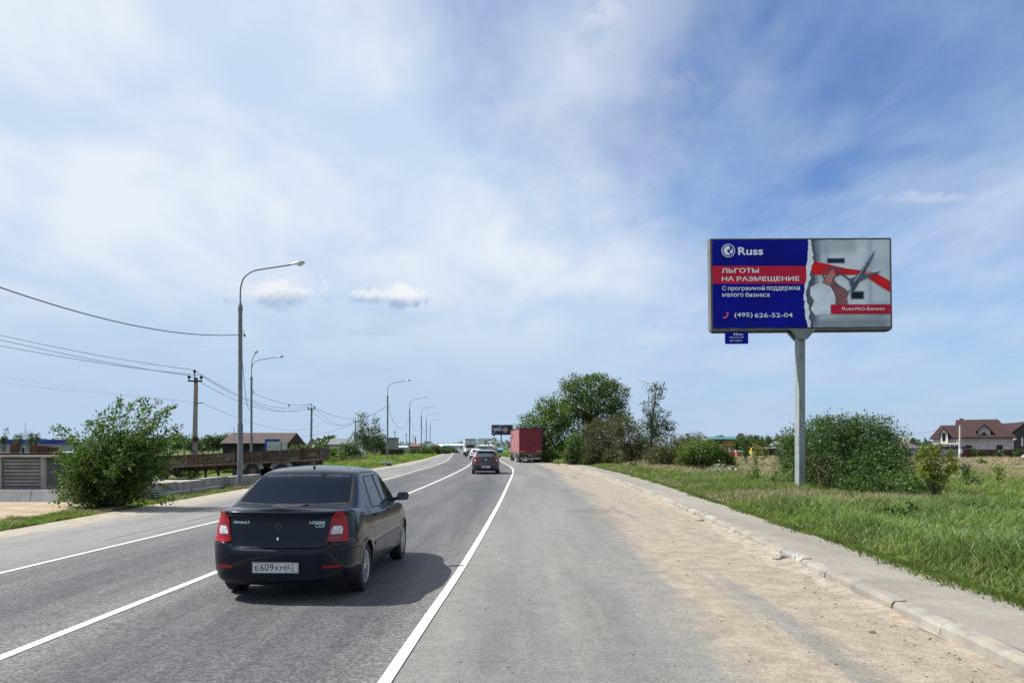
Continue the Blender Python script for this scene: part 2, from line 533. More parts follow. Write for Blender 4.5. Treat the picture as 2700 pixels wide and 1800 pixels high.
        w.set(v2.inputs['Vector'], w.vmath('ADD', tc, w.vmath('MULTIPLY', w.comb(med, big, 0), (.8, .8, 0))))
        c2 = w.sep(v2.outputs['Color'])
        st = w.math('MULTIPLY', w.ramp(v2.outputs['Distance'], .26, .16), w.ramp(c2[0], .6, .66))
        base = w.mix(w.math('MULTIPLY', st, .30), base, (.085, .078, .07, 1))
        # hairline cracks
        v3 = w.new('ShaderNodeTexVoronoi', feature='DISTANCE_TO_EDGE'); v3.inputs['Scale'].default_value = .45
        w.set(v3.inputs['Vector'], w.vmath('ADD', tc, w.vmath('MULTIPLY', w.comb(med, w.noise(tc, 1.2, 4, .6, w=6.0), 0), (.7, .7, 0))))
        ck = w.math('MULTIPLY', w.ramp(v3.outputs['Distance'], .006, .001), w.math('MULTIPLY', w.ramp(big, .50, .60), near))
        if kind == 'lane': base = w.mix(w.math('MULTIPLY', ck, .6), base, (.04, .04, .04, 1))
    c = w.mix(1.0, base, w.comb(gm, gm, gm), 'MULTIPLY')
    c = w.mix(1.0, c, w.comb(*[w.ramp(med, 0.25, 0.75, 0.88, 1.12)] * 3), 'MULTIPLY')
    kf = {'lane': 0.60, 'shoulder': 0.80, 'left': 0.70, 'pavement': 0.55}[kind]
    c = w.mix(1.0, c, (kf, kf, kf, 1), 'MULTIPLY')
    w.set(b.inputs['Base Color'], c)
    b.inputs['Roughness'].default_value = rough
    b.inputs['Specular IOR Level'].default_value = 0.3
    bp = w.new('ShaderNodeBump'); bp.inputs['Distance'].default_value = 0.006 if kind == 'lane' else 0.0035
    h = w.math('ADD', w.noise(tc, 120, 3, 0.6), w.math('MULTIPLY', w.noise(tc, 9, 5, 0.6), 2.0))
    w.set(bp.inputs['Height'], h)
    w.set(bp.inputs['Strength'], w.math('MULTIPLY_ADD', near, 0.7, 0.3))
    w.set(b.inputs['Normal'], bp.outputs[0])
    return m

def terrain_mat():
    m = bpy.data.materials.new('meadow_soil'); m.use_nodes = True
    w = NT(m.node_tree); b = m.node_tree.nodes['Principled BSDF']
    tc = w.new('ShaderNodeTexCoord').outputs['Object']
    X, Y, Z = w.sep(tc)
    n1 = w.noise(tc, 0.12, 6, 0.6); n2 = w.noise(tc, 1.4, 6, 0.65, w=3.0); n3 = w.noise(tc, 9, 5, 0.65, w=6.0)
    green = w.mix(w.ramp(n2, 0.35, 0.65), (0.055, 0.08, 0.022, 1), (0.105, 0.14, 0.04, 1))
    green = w.mix(w.math('MULTIPLY', w.ramp(n3, 0.45, 0.7), 0.5), green, (0.16, 0.19, 0.06, 1))
    dry = w.mix(w.ramp(n2, 0.35, 0.65), (0.20, 0.155, 0.10, 1), (0.29, 0.235, 0.15, 1))
    # an unmown dry meadow lies on the right beyond about forty metres
    e = w.math('ADD', Y, w.math('MULTIPLY_ADD', n1, 30, -15))
    f = w.math('MULTIPLY', w.ramp(e, 36, 46), w.ramp(e, 150, 128))
    f = w.math('MULTIPLY', f, w.ramp(X, 8, 12))
    c = w.mix(f, green, dry)
    w.set(b.inputs['Base Color'], c)
    b.inputs['Roughness'].default_value = 0.95
    b.inputs['Specular IOR Level'].default_value = 0.1
    bp = w.new('ShaderNodeBump'); bp.inputs['Distance'].default_value = 0.05
    w.set(bp.inputs['Height'], n3)
    w.set(b.inputs['Normal'], bp.outputs[0])
    return m

def yard_mat():
    m = bpy.data.materials.new('sandy_soil'); m.use_nodes = True
    w = NT(m.node_tree); b = m.node_tree.nodes['Principled BSDF']
    tc = w.new('ShaderNodeTexCoord').outputs['Object']
    X, Y, Z = w.sep(tc)
    sv = w.comb(w.math('MULTIPLY', X, 0.35), Y, 0.0)
    n1 = w.noise(tc, 0.5, 6, 0.6); n2 = w.noise(sv, 2.2, 7, 0.68, w=3.0); n3 = w.noise(sv, 9, 6, 0.7, w=6.0)
    c = w.mix(w.ramp(n2, 0.35, 0.65), (0.27, 0.205, 0.135, 1), (0.40, 0.335, 0.255, 1))
    c = w.mix(w.math('MULTIPLY', w.ramp(n3, 0.52, 0.68), 0.75), c, (0.16, 0.105, 0.06, 1))
    c = w.mix(w.math('MULTIPLY', w.ramp(n1, 0.58, 0.7), 0.6), c, (0.20, 0.12, 0.065, 1))
    w.set(b.inputs['Base Color'], c)
    b.inputs['Roughness'].default_value = 0.95
    b.inputs['Specular IOR Level'].default_value = 0.1
    bp = w.new('ShaderNodeBump'); bp.inputs['Distance'].default_value = 0.08
    w.set(bp.inputs['Height'], w.math('ADD', n2, w.math('MULTIPLY', n3, 0.5)))
    w.set(b.inputs['Normal'], bp.outputs[0])
    return m

def build_ground():
    # terrain to the horizon
    xs = sorted(set([-3500, -2000, -1000, -500, -300] + list(range(-200, 201, 10)) + [300, 500, 1000, 2000, 3500]))
    ys = sorted(set([-60, -30, 0, 10, 20, 30, 40, 50, 60, 70] + list(range(80, 460, 15)) + [460, 600, 900, 1500, 2500, 4500]))
    V = []; 
    for y in ys:
        for x in xs:
            V.append((x, y, ground_z(y) - 0.03))
    nx = len(xs)
    F = [(j * nx + i, j * nx + i + 1, (j + 1) * nx + i + 1, (j + 1) * nx + i) for j in range(len(ys) - 1) for i in range(nx - 1)]
    np_mesh('ground', np.array(V), np.array(F), terrain_mat(), smooth=True, kind='structure')
    lane = road_mat('worn_asphalt', 'lane')
    strip('road', cC, cR, -12, 900, 0.0, lane, 5, kind='structure')
    strip('road', cC, cL, -12, 900, 0.0, lane, 5, kind='structure')
    sh = road_mat('sandy_asphalt', 'shoulder')
    strip('road_shoulder', cR, cK, -12, 430, -0.004, sh, 9, kind='structure')
    strip('road_shoulder', cL, cGL, -12, 900, -0.004, road_mat('edge_asphalt', 'left'), 6, kind='structure')
    # painted lines
    paint = mat('road_paint', (0.56, 0.56, 0.54), 0.7, var=0.10, scale=1.5, dirt=(0.20, 0.195, 0.19), dirt_amt=0.30, dscale=26)
    for f, wd in ((cC, 0.056), (cL, 0.046), (cR, 0.052)):
        strip('road_marking', lambda y, f=f, wd=wd: f(y) - wd, lambda y, f=f, wd=wd: f(y) + wd, -12, 700, 0.006, paint, 2, kind='structure')
    # pavement beyond the kerb
    pv = road_mat('pavement_asphalt', 'pavement')
    strip('pavement', lambda y: cK(y) + 0.165, cW, -12, 72, 0.125, pv, 6, kind='structure')
    mb = MB()      # its outer edge and its end are real depth
    ys = ysamples(-12, 72)
    for a, b in zip(ys[:-1], ys[1:]):
        mb.add([(cW(a), a, 0.125), (cW(b), b, 0.125), (cW(b), b, -0.05), (cW(a), a, -0.05)], [(0, 1, 2, 3)])
    mb.add([(cK(72) + 0.19, 72, 0.125), (cW(72), 72, 0.125), (cW(72), 72, -0.05), (cK(72) + 0.19, 72, -0.05)], [(0, 1, 2, 3)])
    mb.build('pavement_edge', pv, kind='structure')
    # the verge on the right lies level with the pavement
    verge = bpy.data.materials['meadow_soil']
    def outer(y): return cW(y) + 70 + y * 1.0
    strip('verge', lambda y: cW(y) + 0.004, outer, -12, 60, 0.10, verge, 12, kind='structure')
    mb = MB()
    mb.add([(cW(60), 60, 0.10), (outer(60), 60, 0.10), (outer(72), 72, -0.05), (cW(72), 72, -0.05)], [(0, 1, 2, 3)])
    mb.build('verge', verge, kind='structure')
    # sandy yard on the left
    ym = yard_mat()
    pts = []
    r = random.Random(3)
    outl = [(-12.2, 2), (-12.1, 10), (-12.3, 16), (-12.4, 21), (-12.6, 25.2), (-17, 25.4), (-26, 25.6), (-40, 26), (-40, 2)]
    for (a, b) in zip(outl, outl[1:] + outl[:1]):
        n = 14
        for i in range(n):
            t = i / n
            pts.append((a[0] + (b[0] - a[0]) * t + r.uniform(-.15, .15), a[1] + (b[1] - a[1]) * t + r.uniform(-.15, .15)))
    MB().add([(x, y, -0.015) for x, y in pts], [tuple(range(len(pts)))]).build('sand_ground', ym, kind='structure')
    # gravel yard where the trailer stands, and dust track beyond
    gm = mat('yard_gravel', (0.29, 0.26, 0.215), 0.95, var=0.25, scale=2.0, bump=0.02, bscale=20, dirt=(0.17, 0.2, 0.07), dirt_amt=0.3, dscale=0.35)
    mb = MB(); yy = [29.5, 33, 36, 40]
    def xl(y): return -13.0 - (y - 29) * 0.25
    for a, b in zip(yy[:-1], yy[1:]):
        mb.add([(-45, a, -0.015), (xl(a), a, -0.015), (xl(b), b, -0.015), (-45, b, -0.015)], [(0, 1, 2, 3)])
    mb.build('gravel_yard', gm, kind='structure')
    # kerb: one stone after another along the bay
    km = [mat('kerb_concrete', (0.21, 0.195, 0.168), 0.88, var=0.2, scale=3, bump=0.006, bscale=25, dirt=(0.30, 0.24, 0.16), dirt_amt=0.45, dscale=2.2),
          mat('kerb_concrete_pale', (0.25, 0.235, 0.205), 0.88, var=0.2, scale=3, bump=0.006, bscale=25, dirt=(0.33, 0.26, 0.17), dirt_amt=0.35, dscale=2.8)]
    kerb = MB()
    kerb.add([(cK(a) + (0.03 if s else 0.17), a, -0.02) for a in (-2, 72) for s in (0, 1)], [])
    # bedding under the stones
    bed = strip('kerb', lambda y: cK(y) - 0.03, lambda y: cK(y) + 0.185, -6, 72, 0.002, km[0], 2, kind='structure')
    y = -5.0; k = 0
    rk = random.Random(11)
    prof = [(0.0, -0.03), (0.012, 0.095), (0.035, 0.128), (0.06, 0.135), (0.168, 0.135), (0.172, -0.03)]
    while y < 71:
        L = 1.0 * (1 + 0.02 * rk.uniform(-1, 1)); gap = rk.choice([0.012, 0.02, 0.028])
        a = y + gap; b = y + L
        dz = rk.uniform(-.012, .008); dx = rk.uniform(-.012, .012); tl = rk.uniform(-.008, .008)
        o = Vector((float(cK(a)), a, 0)); e = Vector((float(cK(b)), b, 0)); d = (e - o).normalized(); nx_ = Vector((d.y, -d.x, 0))
        mb = MB(); vs = []
        steps = [0, 0.03, 0.5, 0.97, 1]
        for s in steps:
            sh_ = 0.006 if s in (0, 1) else 0
            for (px_, pz_) in prof:
                q = o + (e - o) * s + nx_ * (px_ + dx + (sh_ if px_ < .1 else -sh_)) 
                chip = rk.uniform(-.010, .002) if 0.01 < px_ < 0.1 else 0
                vs.append((q.x, q.y, pz_ + dz + tl * (s - .5) * 2 - (sh_ if pz_ > 0 else 0) + chip))
        n = len(prof); fs = []
        for i in range(len(steps) - 1):
            for j in range(n - 1):
                q = i * n + j
                fs.append((q, q + n, q + n + 1, q + 1))
        fs.append(tuple(range(n))); fs.append(tuple(range(len(vs) - 1, len(vs) - n - 1, -1)))
        mb.add(vs, fs)
        if y > 3.5 or k % 2 == 0:
            mb.build('kerb_stone', km[0 if rk.random() < .65 else 1], bed)
        y += L; k += 1
build_ground()

def pebbles():
    """grit, clods and small stones on the shoulder sand: nobody could count them"""
    r = np.random.default_rng(5)
    V = []; F = []
    base = np.array([(1, 0, 0), (0, 1, 0), (-1, 0, 0), (0, -1, 0), (0, 0, .8), (0, 0, -.5)], float)
    fc = np.array([(0, 1, 4), (1, 2, 4), (2, 3, 4), (3, 0, 4), (1, 0, 5), (2, 1, 5), (3, 2, 5), (0, 3, 5)])
    n = 0
    def put(x, y, z, s):
        nonlocal n
        a = r.uniform(0, 6.28); ca, sa = math.cos(a), math.sin(a)
        p = base * (s * r.uniform(.6, 1.4, 3)) * r.uniform(.75, 1.25, (6, 1))
        q = np.stack([p[:, 0] * ca - p[:, 1] * sa + x, p[:, 0] * sa + p[:, 1] * ca + y, p[:, 2] * .7 + z], 1)
        V.append(q); F.append(fc + n); n += 6
    for i in range(900):
        y = 4 + 26 * r.random() ** 1.8
        k = float(cK(y)); s0 = float(cS(y))
        x = k - abs(r.normal(0, .55)) - 0.03 if r.random() < .55 else r.uniform(s0, k)
        if x < s0: continue
        put(x, y, 0.0, 0.004 + 0.014 * r.random() ** 4)
    for i in range(160):
        y = 4 + 16 * r.random() ** 1.4
        put(r.uniform(float(cR(y)) + .3, float(cS(y))), y, 0.0, 0.005 + .010 * r.random() ** 3)
    m = mat('grit_stone', (0.15, 0.115, 0.08), 0.9, var=0.5, scale=30)
    np_mesh('loose_gravel', np.concatenate(V), np.concatenate(F), m, kind='stuff', label='small stones and clods scattered over the sandy shoulder', cat='gravel')
    # sand banked up against the kerb
    ys = np.arange(4, 70, 0.12); V = []; nx = 7
    nz = [math.sin(1.7 * y) * .5 + math.sin(.53 * y + 1) + .6 * math.sin(4.1 * y) for y in ys]
    for y, a in zip(ys, nz):
        k = float(cK(y)); wd = max(0.05, 0.34 + 0.16 * a + r.normal(0, .03)); h = max(0.012, 0.045 + 0.022 * a + r.normal(0, .005))
        for i in range(nx):
            t = i / (nx - 1)
            V.append((k + 0.012 - wd * t, y, -0.012 + h * (1 - t) ** 1.5 * (1 + r.normal(0, .12)) + 0.006 * (1 - t)))
    n = len(ys)
    F = [(j * nx + i + 1, j * nx + i, (j + 1) * nx + i, (j + 1) * nx + i + 1) for j in range(n - 1) for i in range(nx - 1)]
    sm = mat('banked_sand', (0.262, 0.228, 0.182), 0.95, var=0.25, scale=6, bump=0.012, bscale=35, dirt=(0.25, 0.175, 0.105), dirt_amt=0.45, dscale=5)
    np_mesh('banked_sand', np.array(V), np.array(F), sm, smooth=True, kind='structure')
pebbles()
# ---------------------------------------------------------------- shared car tools
def crom(pts, n):
    """Catmull-Rom resampling of a list of tuples, n steps a span"""
    p = [Vector(q) if len(q) == 3 else Vector((*q, 0)) for q in pts]
    out = []
    for i in range(len(p) - 1):
        a = p[max(i - 1, 0)]; b = p[i]; c = p[i + 1]; d = p[min(i + 2, len(p) - 1)]
        for k in range(n):
            t = k / n
            out.append(0.5 * ((2 * b) + (c - a) * t + (2 * a - 5 * b + 4 * c - d) * t * t + (3 * b - a - 3 * c + d) * t ** 3))
    out.append(p[-1])
    return out

def text_mesh(body, bold=0.0):
    cu = bpy.data.curves.new('t', 'FONT')
    cu.body = body; cu.size = 1.0; cu.offset = bold; cu.resolution_u = 3
    o = bpy.data.objects.new('t', cu); COL.objects.link(o)
    bpy.context.view_layer.update()
    me = bpy.data.meshes.new_from_object(o.evaluated_get(bpy.context.evaluated_depsgraph_get()))
    v = [tuple(q.co) for q in me.vertices]; f = [tuple(q.vertices) for q in me.polygons]
    bpy.data.objects.remove(o); bpy.data.curves.remove(cu); bpy.data.meshes.remove(me)
    x0 = min(q[0] for q in v); x1 = max(q[0] for q in v); y0 = min(q[1] for q in v); y1 = max(q[1] for q in v)
    return [((q[0] - x0) / (x1 - x0), (q[1] - y0) / (y1 - y0)) for q in v], f

def lettering(name, body, o, ux, uy, w, h, m, parent, bold=0.0, bvh=None, d=None, off=0.004, ox=0.0, oy=0.0, **kw):
    """flat lettering of width w and height h whose lower left corner is at (ox, oy) in the frame o, ux, uy"""
    v, f = text_mesh(body, bold)
    o = Vector(o); ux = Vector(ux); uy = Vector(uy); vs = []
    for a, b in v:
        p = o + ux * (ox + a * w) + uy * (oy + b * h)
        if bvh is not None:
            hit = bvh.ray_cast(p - Vector(d) * 2, Vector(d))
            p = (hit[0] if hit[0] is not None else p) - Vector(d) * off
        vs.append(p)
    return MB().add(vs, f).build(name, m, parent, **kw)

def decal(name, bvh, poly, o, ux, uy, d, m, parent, off=0.004, th=0.0, grid=0.06, **kw):
    """an outline laid on to a curved body along direction d; th gives it a solid rim"""
    bm = bmesh.new()
    f = bm.faces.new([bm.verts.new((a, b, 0)) for a, b in poly])
    bmesh.ops.triangulate(bm, faces=[f])
    x0 = min(p[0] for p in poly); x1 = max(p[0] for p in poly); y0 = min(p[1] for p in poly); y1 = max(p[1] for p in poly)
    for ax, lo, hi in ((0, x0, x1), (1, y0, y1)):
        k = lo + grid
        while k < hi - 0.002:
            co = (k, 0, 0) if ax == 0 else (0, k, 0); no = (1, 0, 0) if ax == 0 else (0, 1, 0)
            bmesh.ops.bisect_plane(bm, geom=bm.verts[:] + bm.edges[:] + bm.faces[:], plane_co=co, plane_no=no)
            k += grid
    if th:
        ret = bmesh.ops.extrude_face_region(bm, geom=bm.faces[:])
        low = set(v for v in ret['geom'] if isinstance(v, bmesh.types.BMVert))
    else:
        low = set()
    o = Vector(o); ux = Vector(ux); uy = Vector(uy); d = Vector(d).normalized()
    for v in bm.verts:
        st = o + ux * v.co.x + uy * v.co.y - d * 2.5
        hit = bvh.ray_cast(st, d)
        q = hit[0]
        if q is None:
            near = bvh.find_nearest(st + d * 2.5)
            q = near[0]
        v.co = q - d * (off + (th if v in low else 0)) if th else q - d * off
    bmesh.ops.recalc_face_normals(bm, faces=bm.faces)
    if not th:
        s = sum((f.normal.dot(d) for f in bm.faces))
        if s > 0: bmesh.ops.reverse_faces(bm, faces=bm.faces)
    for f in bm.faces: f.smooth = True
    if th:
        for e in bm.edges:
            if len(e.link_faces) == 2 and e.calc_face_angle(0) > R(40): e.smooth = False
    me = bpy.data.meshes.new(name); bm.to_mesh(me); bm.free(); me.materials.append(m)
    ob = bpy.data.objects.new(name, me); COL.objects.link(ob)
    if parent is not None: ob.parent = parent
    tag(ob, **kw)
    return ob

def seam(mb, bvh, pts, o, ux, uy, d, w=0.008, off=0.0015, step=0.05, closed=False):
    """a thin dark joint along a line laid on to the body"""
    o = Vector(o); ux = Vector(ux); uy = Vector(uy); d = Vector(d).normalized()
    if closed: pts = list(pts) + [pts[0]]
    P3 = []
    for a, b in zip(pts[:-1], pts[1:]):
        L = math.hypot(b[0] - a[0], b[1] - a[1]); n = max(1, int(L / step))
        for k in range(n): P3.append((a[0] + (b[0] - a[0]) * k / n, a[1] + (b[1] - a[1]) * k / n))
    P3.append(pts[-1])
    vs = []; fs = []
    for i, q in enumerate(P3):
        a = P3[max(i - 1, 0)]; b = P3[min(i + 1, len(P3) - 1)]
        tx, ty = b[0] - a[0], b[1] - a[1]; L = math.hypot(tx, ty) or 1
        for s in (-1, 1):
            p = o + ux * (q[0] - ty / L * w / 2 * s) + uy * (q[1] + tx / L * w / 2 * s)
            hit = bvh.ray_cast(p - d * 2.5, d)
            if hit[0] is None: hit = bvh.find_nearest(p)
            vs.append(hit[0] - d * off)
    for i in range(len(P3) - 1):
        fs.append((2 * i, 2 * i + 1, 2 * i + 3, 2 * i + 2))
    mb.add(vs, fs)

class Seams(MB):
    """every joint becomes a part of its own"""
    def __init__(s): s.items = []
    def add(s, vs, fs): s.items.append((vs, fs)); return s
    def build(s, name, m, parent=None, **kw):
        for vs, fs in s.items: MB().add(vs, fs).build(name, m, parent)

def baked(o):
    dg = bpy.context.evaluated_depsgraph_get()
    me = bpy.data.meshes.new_from_object(o.evaluated_get(dg))
    o.modifiers.clear(); old = o.data; o.data = me
    return o

def body_bvh(objs):
    V = []; F = []
    for o in objs:
        n = len(V)
        V += [v.co.copy() for v in o.data.vertices]
        F += [tuple(i + n for i in p.vertices) for p in o.data.polygons]
    return BVHTree.FromPolygons(V, F)

PAINT_SEAM = mat('panel_gap', (0.003, 0.003, 0.004), 0.8, var=0)
RUBBER = mat('tyre_rubber', (0.018, 0.018, 0.019), 0.8, var=0.2, scale=9, dirt=(0.09, 0.08, 0.065), dirt_amt=0.25, dscale=5)
BLACK_PL = mat('black_plastic', (0.014, 0.014, 0.015), 0.5, var=0.2)
DARK = mat('dark_underbody', (0.008, 0.008, 0.008), 0.9, var=0.2)
TINT = mat('tinted_glass', (0.004, 0.008, 0.018), .04, 0, 0, 1, spec=.5, ior=1.14)
CLEARG = mat('window_glass', (0.008, 0.011, 0.013), .04, 0, 0, 1, spec=.5, ior=1.28)
RED_L = mat('red_lamp', (0.27, 0.002, 0.003), 0.15, var=0.25, scale=25, coat=0.2, spec=.3)
RED_D = mat('dark_red_lamp', (0.11, 0.003, 0.004), 0.15, var=0.2, scale=20, coat=0.6)
WHITE_L = mat('clear_lamp', (0.55, 0.52, 0.53), 0.12, var=0.35, scale=30, coat=0.6)
ALU = mat('rim_silver', (0.55, 0.56, 0.58), 0.32, 0.75, var=0.15)
CHROME = mat('chrome', (0.75, 0.76, 0.78), 0.15, 1.0, var=0.05)
PLATE_W = mat('plate_white', (0.62, 0.62, 0.60), 0.45, var=0.06, scale=6)
PLATE_B = mat('plate_black', (0.01, 0.01, 0.01), 0.5, var=0)

def car_body(spec, parent, paint):
    W = spec['W']; L = spec['L']
    plan = crom(spec['plan'], 4)
    half = [(p.x * W, p.y) for p in plan]
    ring = half + [(-x, y) for x, y in half[-2:0:-1]]
    lv = spec['levels']      # (z, rear inset, side inset, front inset)
    z0 = lv[0][0]; z1 = lv[-1][0]; zm = spec.get('zm', 0.62)
    lvd = crom([(z, r, s) for z, r, s, f in lv], 2); lvf = crom([(z, f, 0) for z, r, s, f in lv], 2)
    def ztop(y): return float(np.interp(y, *zip(*spec['ztop'])))
    def S(x, y, lz, r, s, f):
        rw = max(0.0, 1 - y / 0.75); rw = min(1, rw * 1.35); fw = max(0.0, 1 - (L - y) / 0.7); fw = min(1, fw * 1.35)
        flare = 0.0
        for wy in spec['wheels']:
            q = math.hypot(y - wy, lz - 0.30) - spec['arch']
            flare += 0.014 * math.exp(-(q / 0.05) ** 2) if lz < 0.75 else 0
        xx = x * (1 - s / W) + (flare if abs(x) > W * .8 else 0) * (1 if x > 0 else -1)
        yy = y + r * rw - f * fw
        zz = lz if lz <= zm else zm + (lz - zm) / (z1 - zm) * (ztop(y) - zm)
        if spec.get('ledge'):
            t = min(max((abs(x) / W - .58) / .14, 0), 1); t = t * t * (3 - 2 * t)
            zz += spec['ledge'] * t * float(np.interp(lz, [.42, .60, .68, 1.0], [0, 1, 1, 0])) * rw
        return (xx, yy, zz)
    vs = []; n = len(ring)
    for (a, b) in zip(lvd, lvf):
        for x, y in ring: vs.append(S(x, y, a.x, a.y, a.z, b.y))
    fs = []
    m = len(lvd)
    for j in range(m - 1):
        for i in range(n):
            k = (i + 1) % n
            fs.append((j * n + i, j * n + k, (j + 1) * n + k, (j + 1) * n + i))
    # top and bottom: rows from side to side
    hn = len(half)
    for which, base in (('top', (m - 1) * n), ('bot', 0)):
        rows = []
        for i in range(hn):
            R_ = vs[base + i]; Lf = vs[base + (n - i) % n]
            if i in (0, hn - 1): rows.append([base + i]); continue
            row = [base + i]
            K = 10
            for k in range(1, K):
                t = k / K; x = R_[0] * (1 - 2 * t)
                cr = spec.get('crown', 0.03) * (1 - (2 * t - 1) ** 2) ** 0.8 if which == 'top' else 0
                vs.append((x, R_[1], R_[2] + cr)); row.append(len(vs) - 1)
            row.append(base + (n - i) % n); rows.append(row)
        for a, b in zip(rows[:-1], rows[1:]):
            if len(a) == 1 and len(b) == 1: continue
            if len(a) == 1:
                for k in range(len(b) - 1): fs.append((a[0], b[k + 1], b[k]) if which == 'bot' else (a[0], b[k], b[k + 1]))
            elif len(b) == 1:
                for k in range(len(a) - 1): fs.append((b[0], a[k], a[k + 1]) if which == 'bot' else (b[0], a[k + 1], a[k]))
            else:
                for k in range(len(a) - 1):
                    q = (a[k], a[k + 1], b[k + 1], b[k])
                    fs.append(q if which == 'bot' else q[::-1])
    o = MB().add(vs, fs).build('body', [paint, DARK], parent)
    bm = bmesh.new(); bm.from_mesh(o.data)
    bmesh.ops.remove_doubles(bm, verts=bm.verts, dist=1e-5)
    bmesh.ops.recalc_face_normals(bm, faces=bm.faces)
    bm.to_mesh(o.data); bm.free()
    # wheel arches cut out
    cut = MB()
    for wy in spec['wheels']:
        for sx in (-1, 1):
            cut.tube([(sx * (W - 0.27), wy, 0.30), (sx * (W + 0.2), wy, 0.30)], spec['arch'], 28)
    c = cut.build('cut', DARK)
    bm = bmesh.new(); bm.from_mesh(c.data); bmesh.ops.recalc_face_normals(bm, faces=bm.faces); bm.to_mesh(c.data); bm.free()
    par = o.parent; o.parent = None
    md = o.modifiers.new('b', 'BOOLEAN'); md.operation = 'DIFFERENCE'; md.object = c; md.solver = 'EXACT'
    try: md.material_mode = 'TRANSFER'
    except Exception: pass
    bpy.context.view_layer.update()
    baked(o); bpy.data.objects.remove(c); o.parent = par
    fl = spec.get('dark_below', 0.235)
    bm = bmesh.new(); bm.from_mesh(o.data)
    di = 1
    for q in bm.faces:
        q.smooth = True
        cz = q.calc_center_median()
        if cz.z < fl: q.material_index = di
    for e in bm.edges:
        if len(e.link_faces) == 2 and e.calc_face_angle(0) > R(38): e.smooth = False
    bm.to_mesh(o.data); bm.free()
    return o

def car_cabin(spec, parent, paint):
    L = spec['L']
    prof = crom(spec['roof'], 5)
    vs = []; fs = []; n = None
    zb0 = spec['belt']; lean = spec['lean']; wb = spec['wb']
    def ztop(y): return float(np.interp(y, *zip(*spec['ztop'])))
    y0 = prof[0].x; y1 = prof[-1].x
    for p in prof:
        y, zr = p.x, p.y
        zb = ztop(y) - 0.07
        tap = 1 - 0.07 * max(0, (y - 2.2) / 1.2) ** 2 - 0.05 * max(0, (1.2 - y) / 1.2) ** 2
        def xs(z): return (wb - (z - zb0) * lean) * tap
        h = max(0.02, zr - zb); rc = min(0.11, h * 0.6)
        sec = [(xs(zb), zb), (xs(zb + (h - rc) * .33), zb + (h - rc) * .33), (xs(zb + (h - rc) * .66), zb + (h - rc) * .66), (xs(zr - rc), zr - rc),
               (xs(zr - rc * .55) - .008, zr - rc * .55), (xs(zr - rc * .3) - .04, zr - rc * .27), (xs(zr) - .10, zr - rc * .10 - .010), (xs(zr) - .22, zr - 0.006 - .004), (xs(zr) * .35, zr), (0, zr + 0.004)]
        row = sec + [(-x, z) for x, z in sec[-2::-1]]
        n = len(row)
        # the windows bulge back and forward in plan
        for x, z in row:
            k = (x / wb) ** 2
            bend = 0.0
            if y < 1.6: bend = spec.get('bow_r', 0.09) * k * max(0, 1 - max(0, (y - y0)) / 1.4)
            if y > 2.2: bend = -0.16 * k * min(1, max(0, (y - 2.2) / 0.9))
            vs.append((x, y + bend, z))
    for j in range(len(prof) - 1):
        for i in range(n - 1):
            a = j * n + i
            fs.append((a, a + n, a + n + 1, a + 1))
    fs.append(tuple(range(n))); fs.append(tuple(reversed([(len(prof) - 1) * n + i for i in range(n)])))
    o = MB().add(vs, fs).build('cabin', paint, parent)
    bm = bmesh.new(); bm.from_mesh(o.data)
    bmesh.ops.recalc_face_normals(bm, faces=bm.faces)
    for q in bm.faces: q.smooth = True
    for e in bm.edges:
        if len(e.link_faces) == 2 and e.calc_face_angle(0) > R(45): e.smooth = False
    bm.to_mesh(o.data); bm.free()
    return o

def wheel(parent, x, y, rad, w, side, detail=True, spokes=10):
    o = Vector((x, y, rad)); d = Vector((side, 0, 0))
    t = MB().lathe([(rad * .66, -w / 2), (rad * .93, -w / 2), (rad * .985, -w * .42), (rad, -w * .28), (rad, w * .28), (rad * .985, w * .42), (rad * .93, w / 2), (rad * .70, w / 2), (rad * .66, w * .44)], o, d, 36)
    wt = t.build('tyre', RUBBER, parent, smooth=35)
    rb = MB().lathe([(rad * .665, w * .40), (rad * .64, w * .44), (rad * .60, w * .36), (rad * .58, w * .1), (0.001, w * .08)], o, d, 36)
    if not detail:
        r = rb.build('rim', ALU, parent, smooth=35); return
    rim = MB().lathe([(rad * .665, w * .40), (rad * .675, w * .455), (rad * .64, w * .47), (rad * .60, w * .40)], o, d, 36)
    u = Vector((0, 1, 0)); v = Vector((0, 0, 1))
    for k in range(spokes):
        a = 2 * math.pi * k / spokes + .2
        for da in (-.075, .075):
            c0 = u * math.cos(a + da * .2) + v * math.sin(a + da * .2); c1 = u * math.cos(a + da * 2.1) + v * math.sin(a + da * 2.1)
            rim.bar(o + c0 * rad * .16 + d * (w * .40), o + c1 * rad * .635 + d * (w * .43), 0.011, 0.02, up=d)
    rim.lathe([(rad * .19, w * .30), (rad * .19, w * .42), (rad * .12, w * .45), (0.001, w * .455)], o, d, 18)
    rm = rim.build('rim', ALU, parent, smooth=35)
    rb.build('hubcap_recess', DARK, rm, smooth=35)

def number_plate(parent, bvh, cx, z, w, h, text, region, y=None, face=-1):
    """flat plate with its writing; faces -Y (face=-1) or +Y"""
    if y is None:
        hit = [bvh.ray_cast(Vector((cx + a, -3, z + b)), Vector((0, 1, 0)))[0] for a in (-w / 2, 0, w / 2) for b in (-h / 2, h / 2)]
        y = min(q.y for q in hit if q is not None) - 0.004
    fr = MB().box((cx, y - 0.002, z), (w + 0.016, 0.016, h + 0.018)).build('plate_frame', BLACK_PL, parent)
    pl = MB().box((cx, y - 0.012, z), (w, 0.006, h)).build('number_plate', PLATE_W, parent)
    o = (cx - w / 2, y - 0.0165, z - h / 2); ux = (1, 0, 0); uy = (0, 0, 1)
    return pl, o, ux, uy

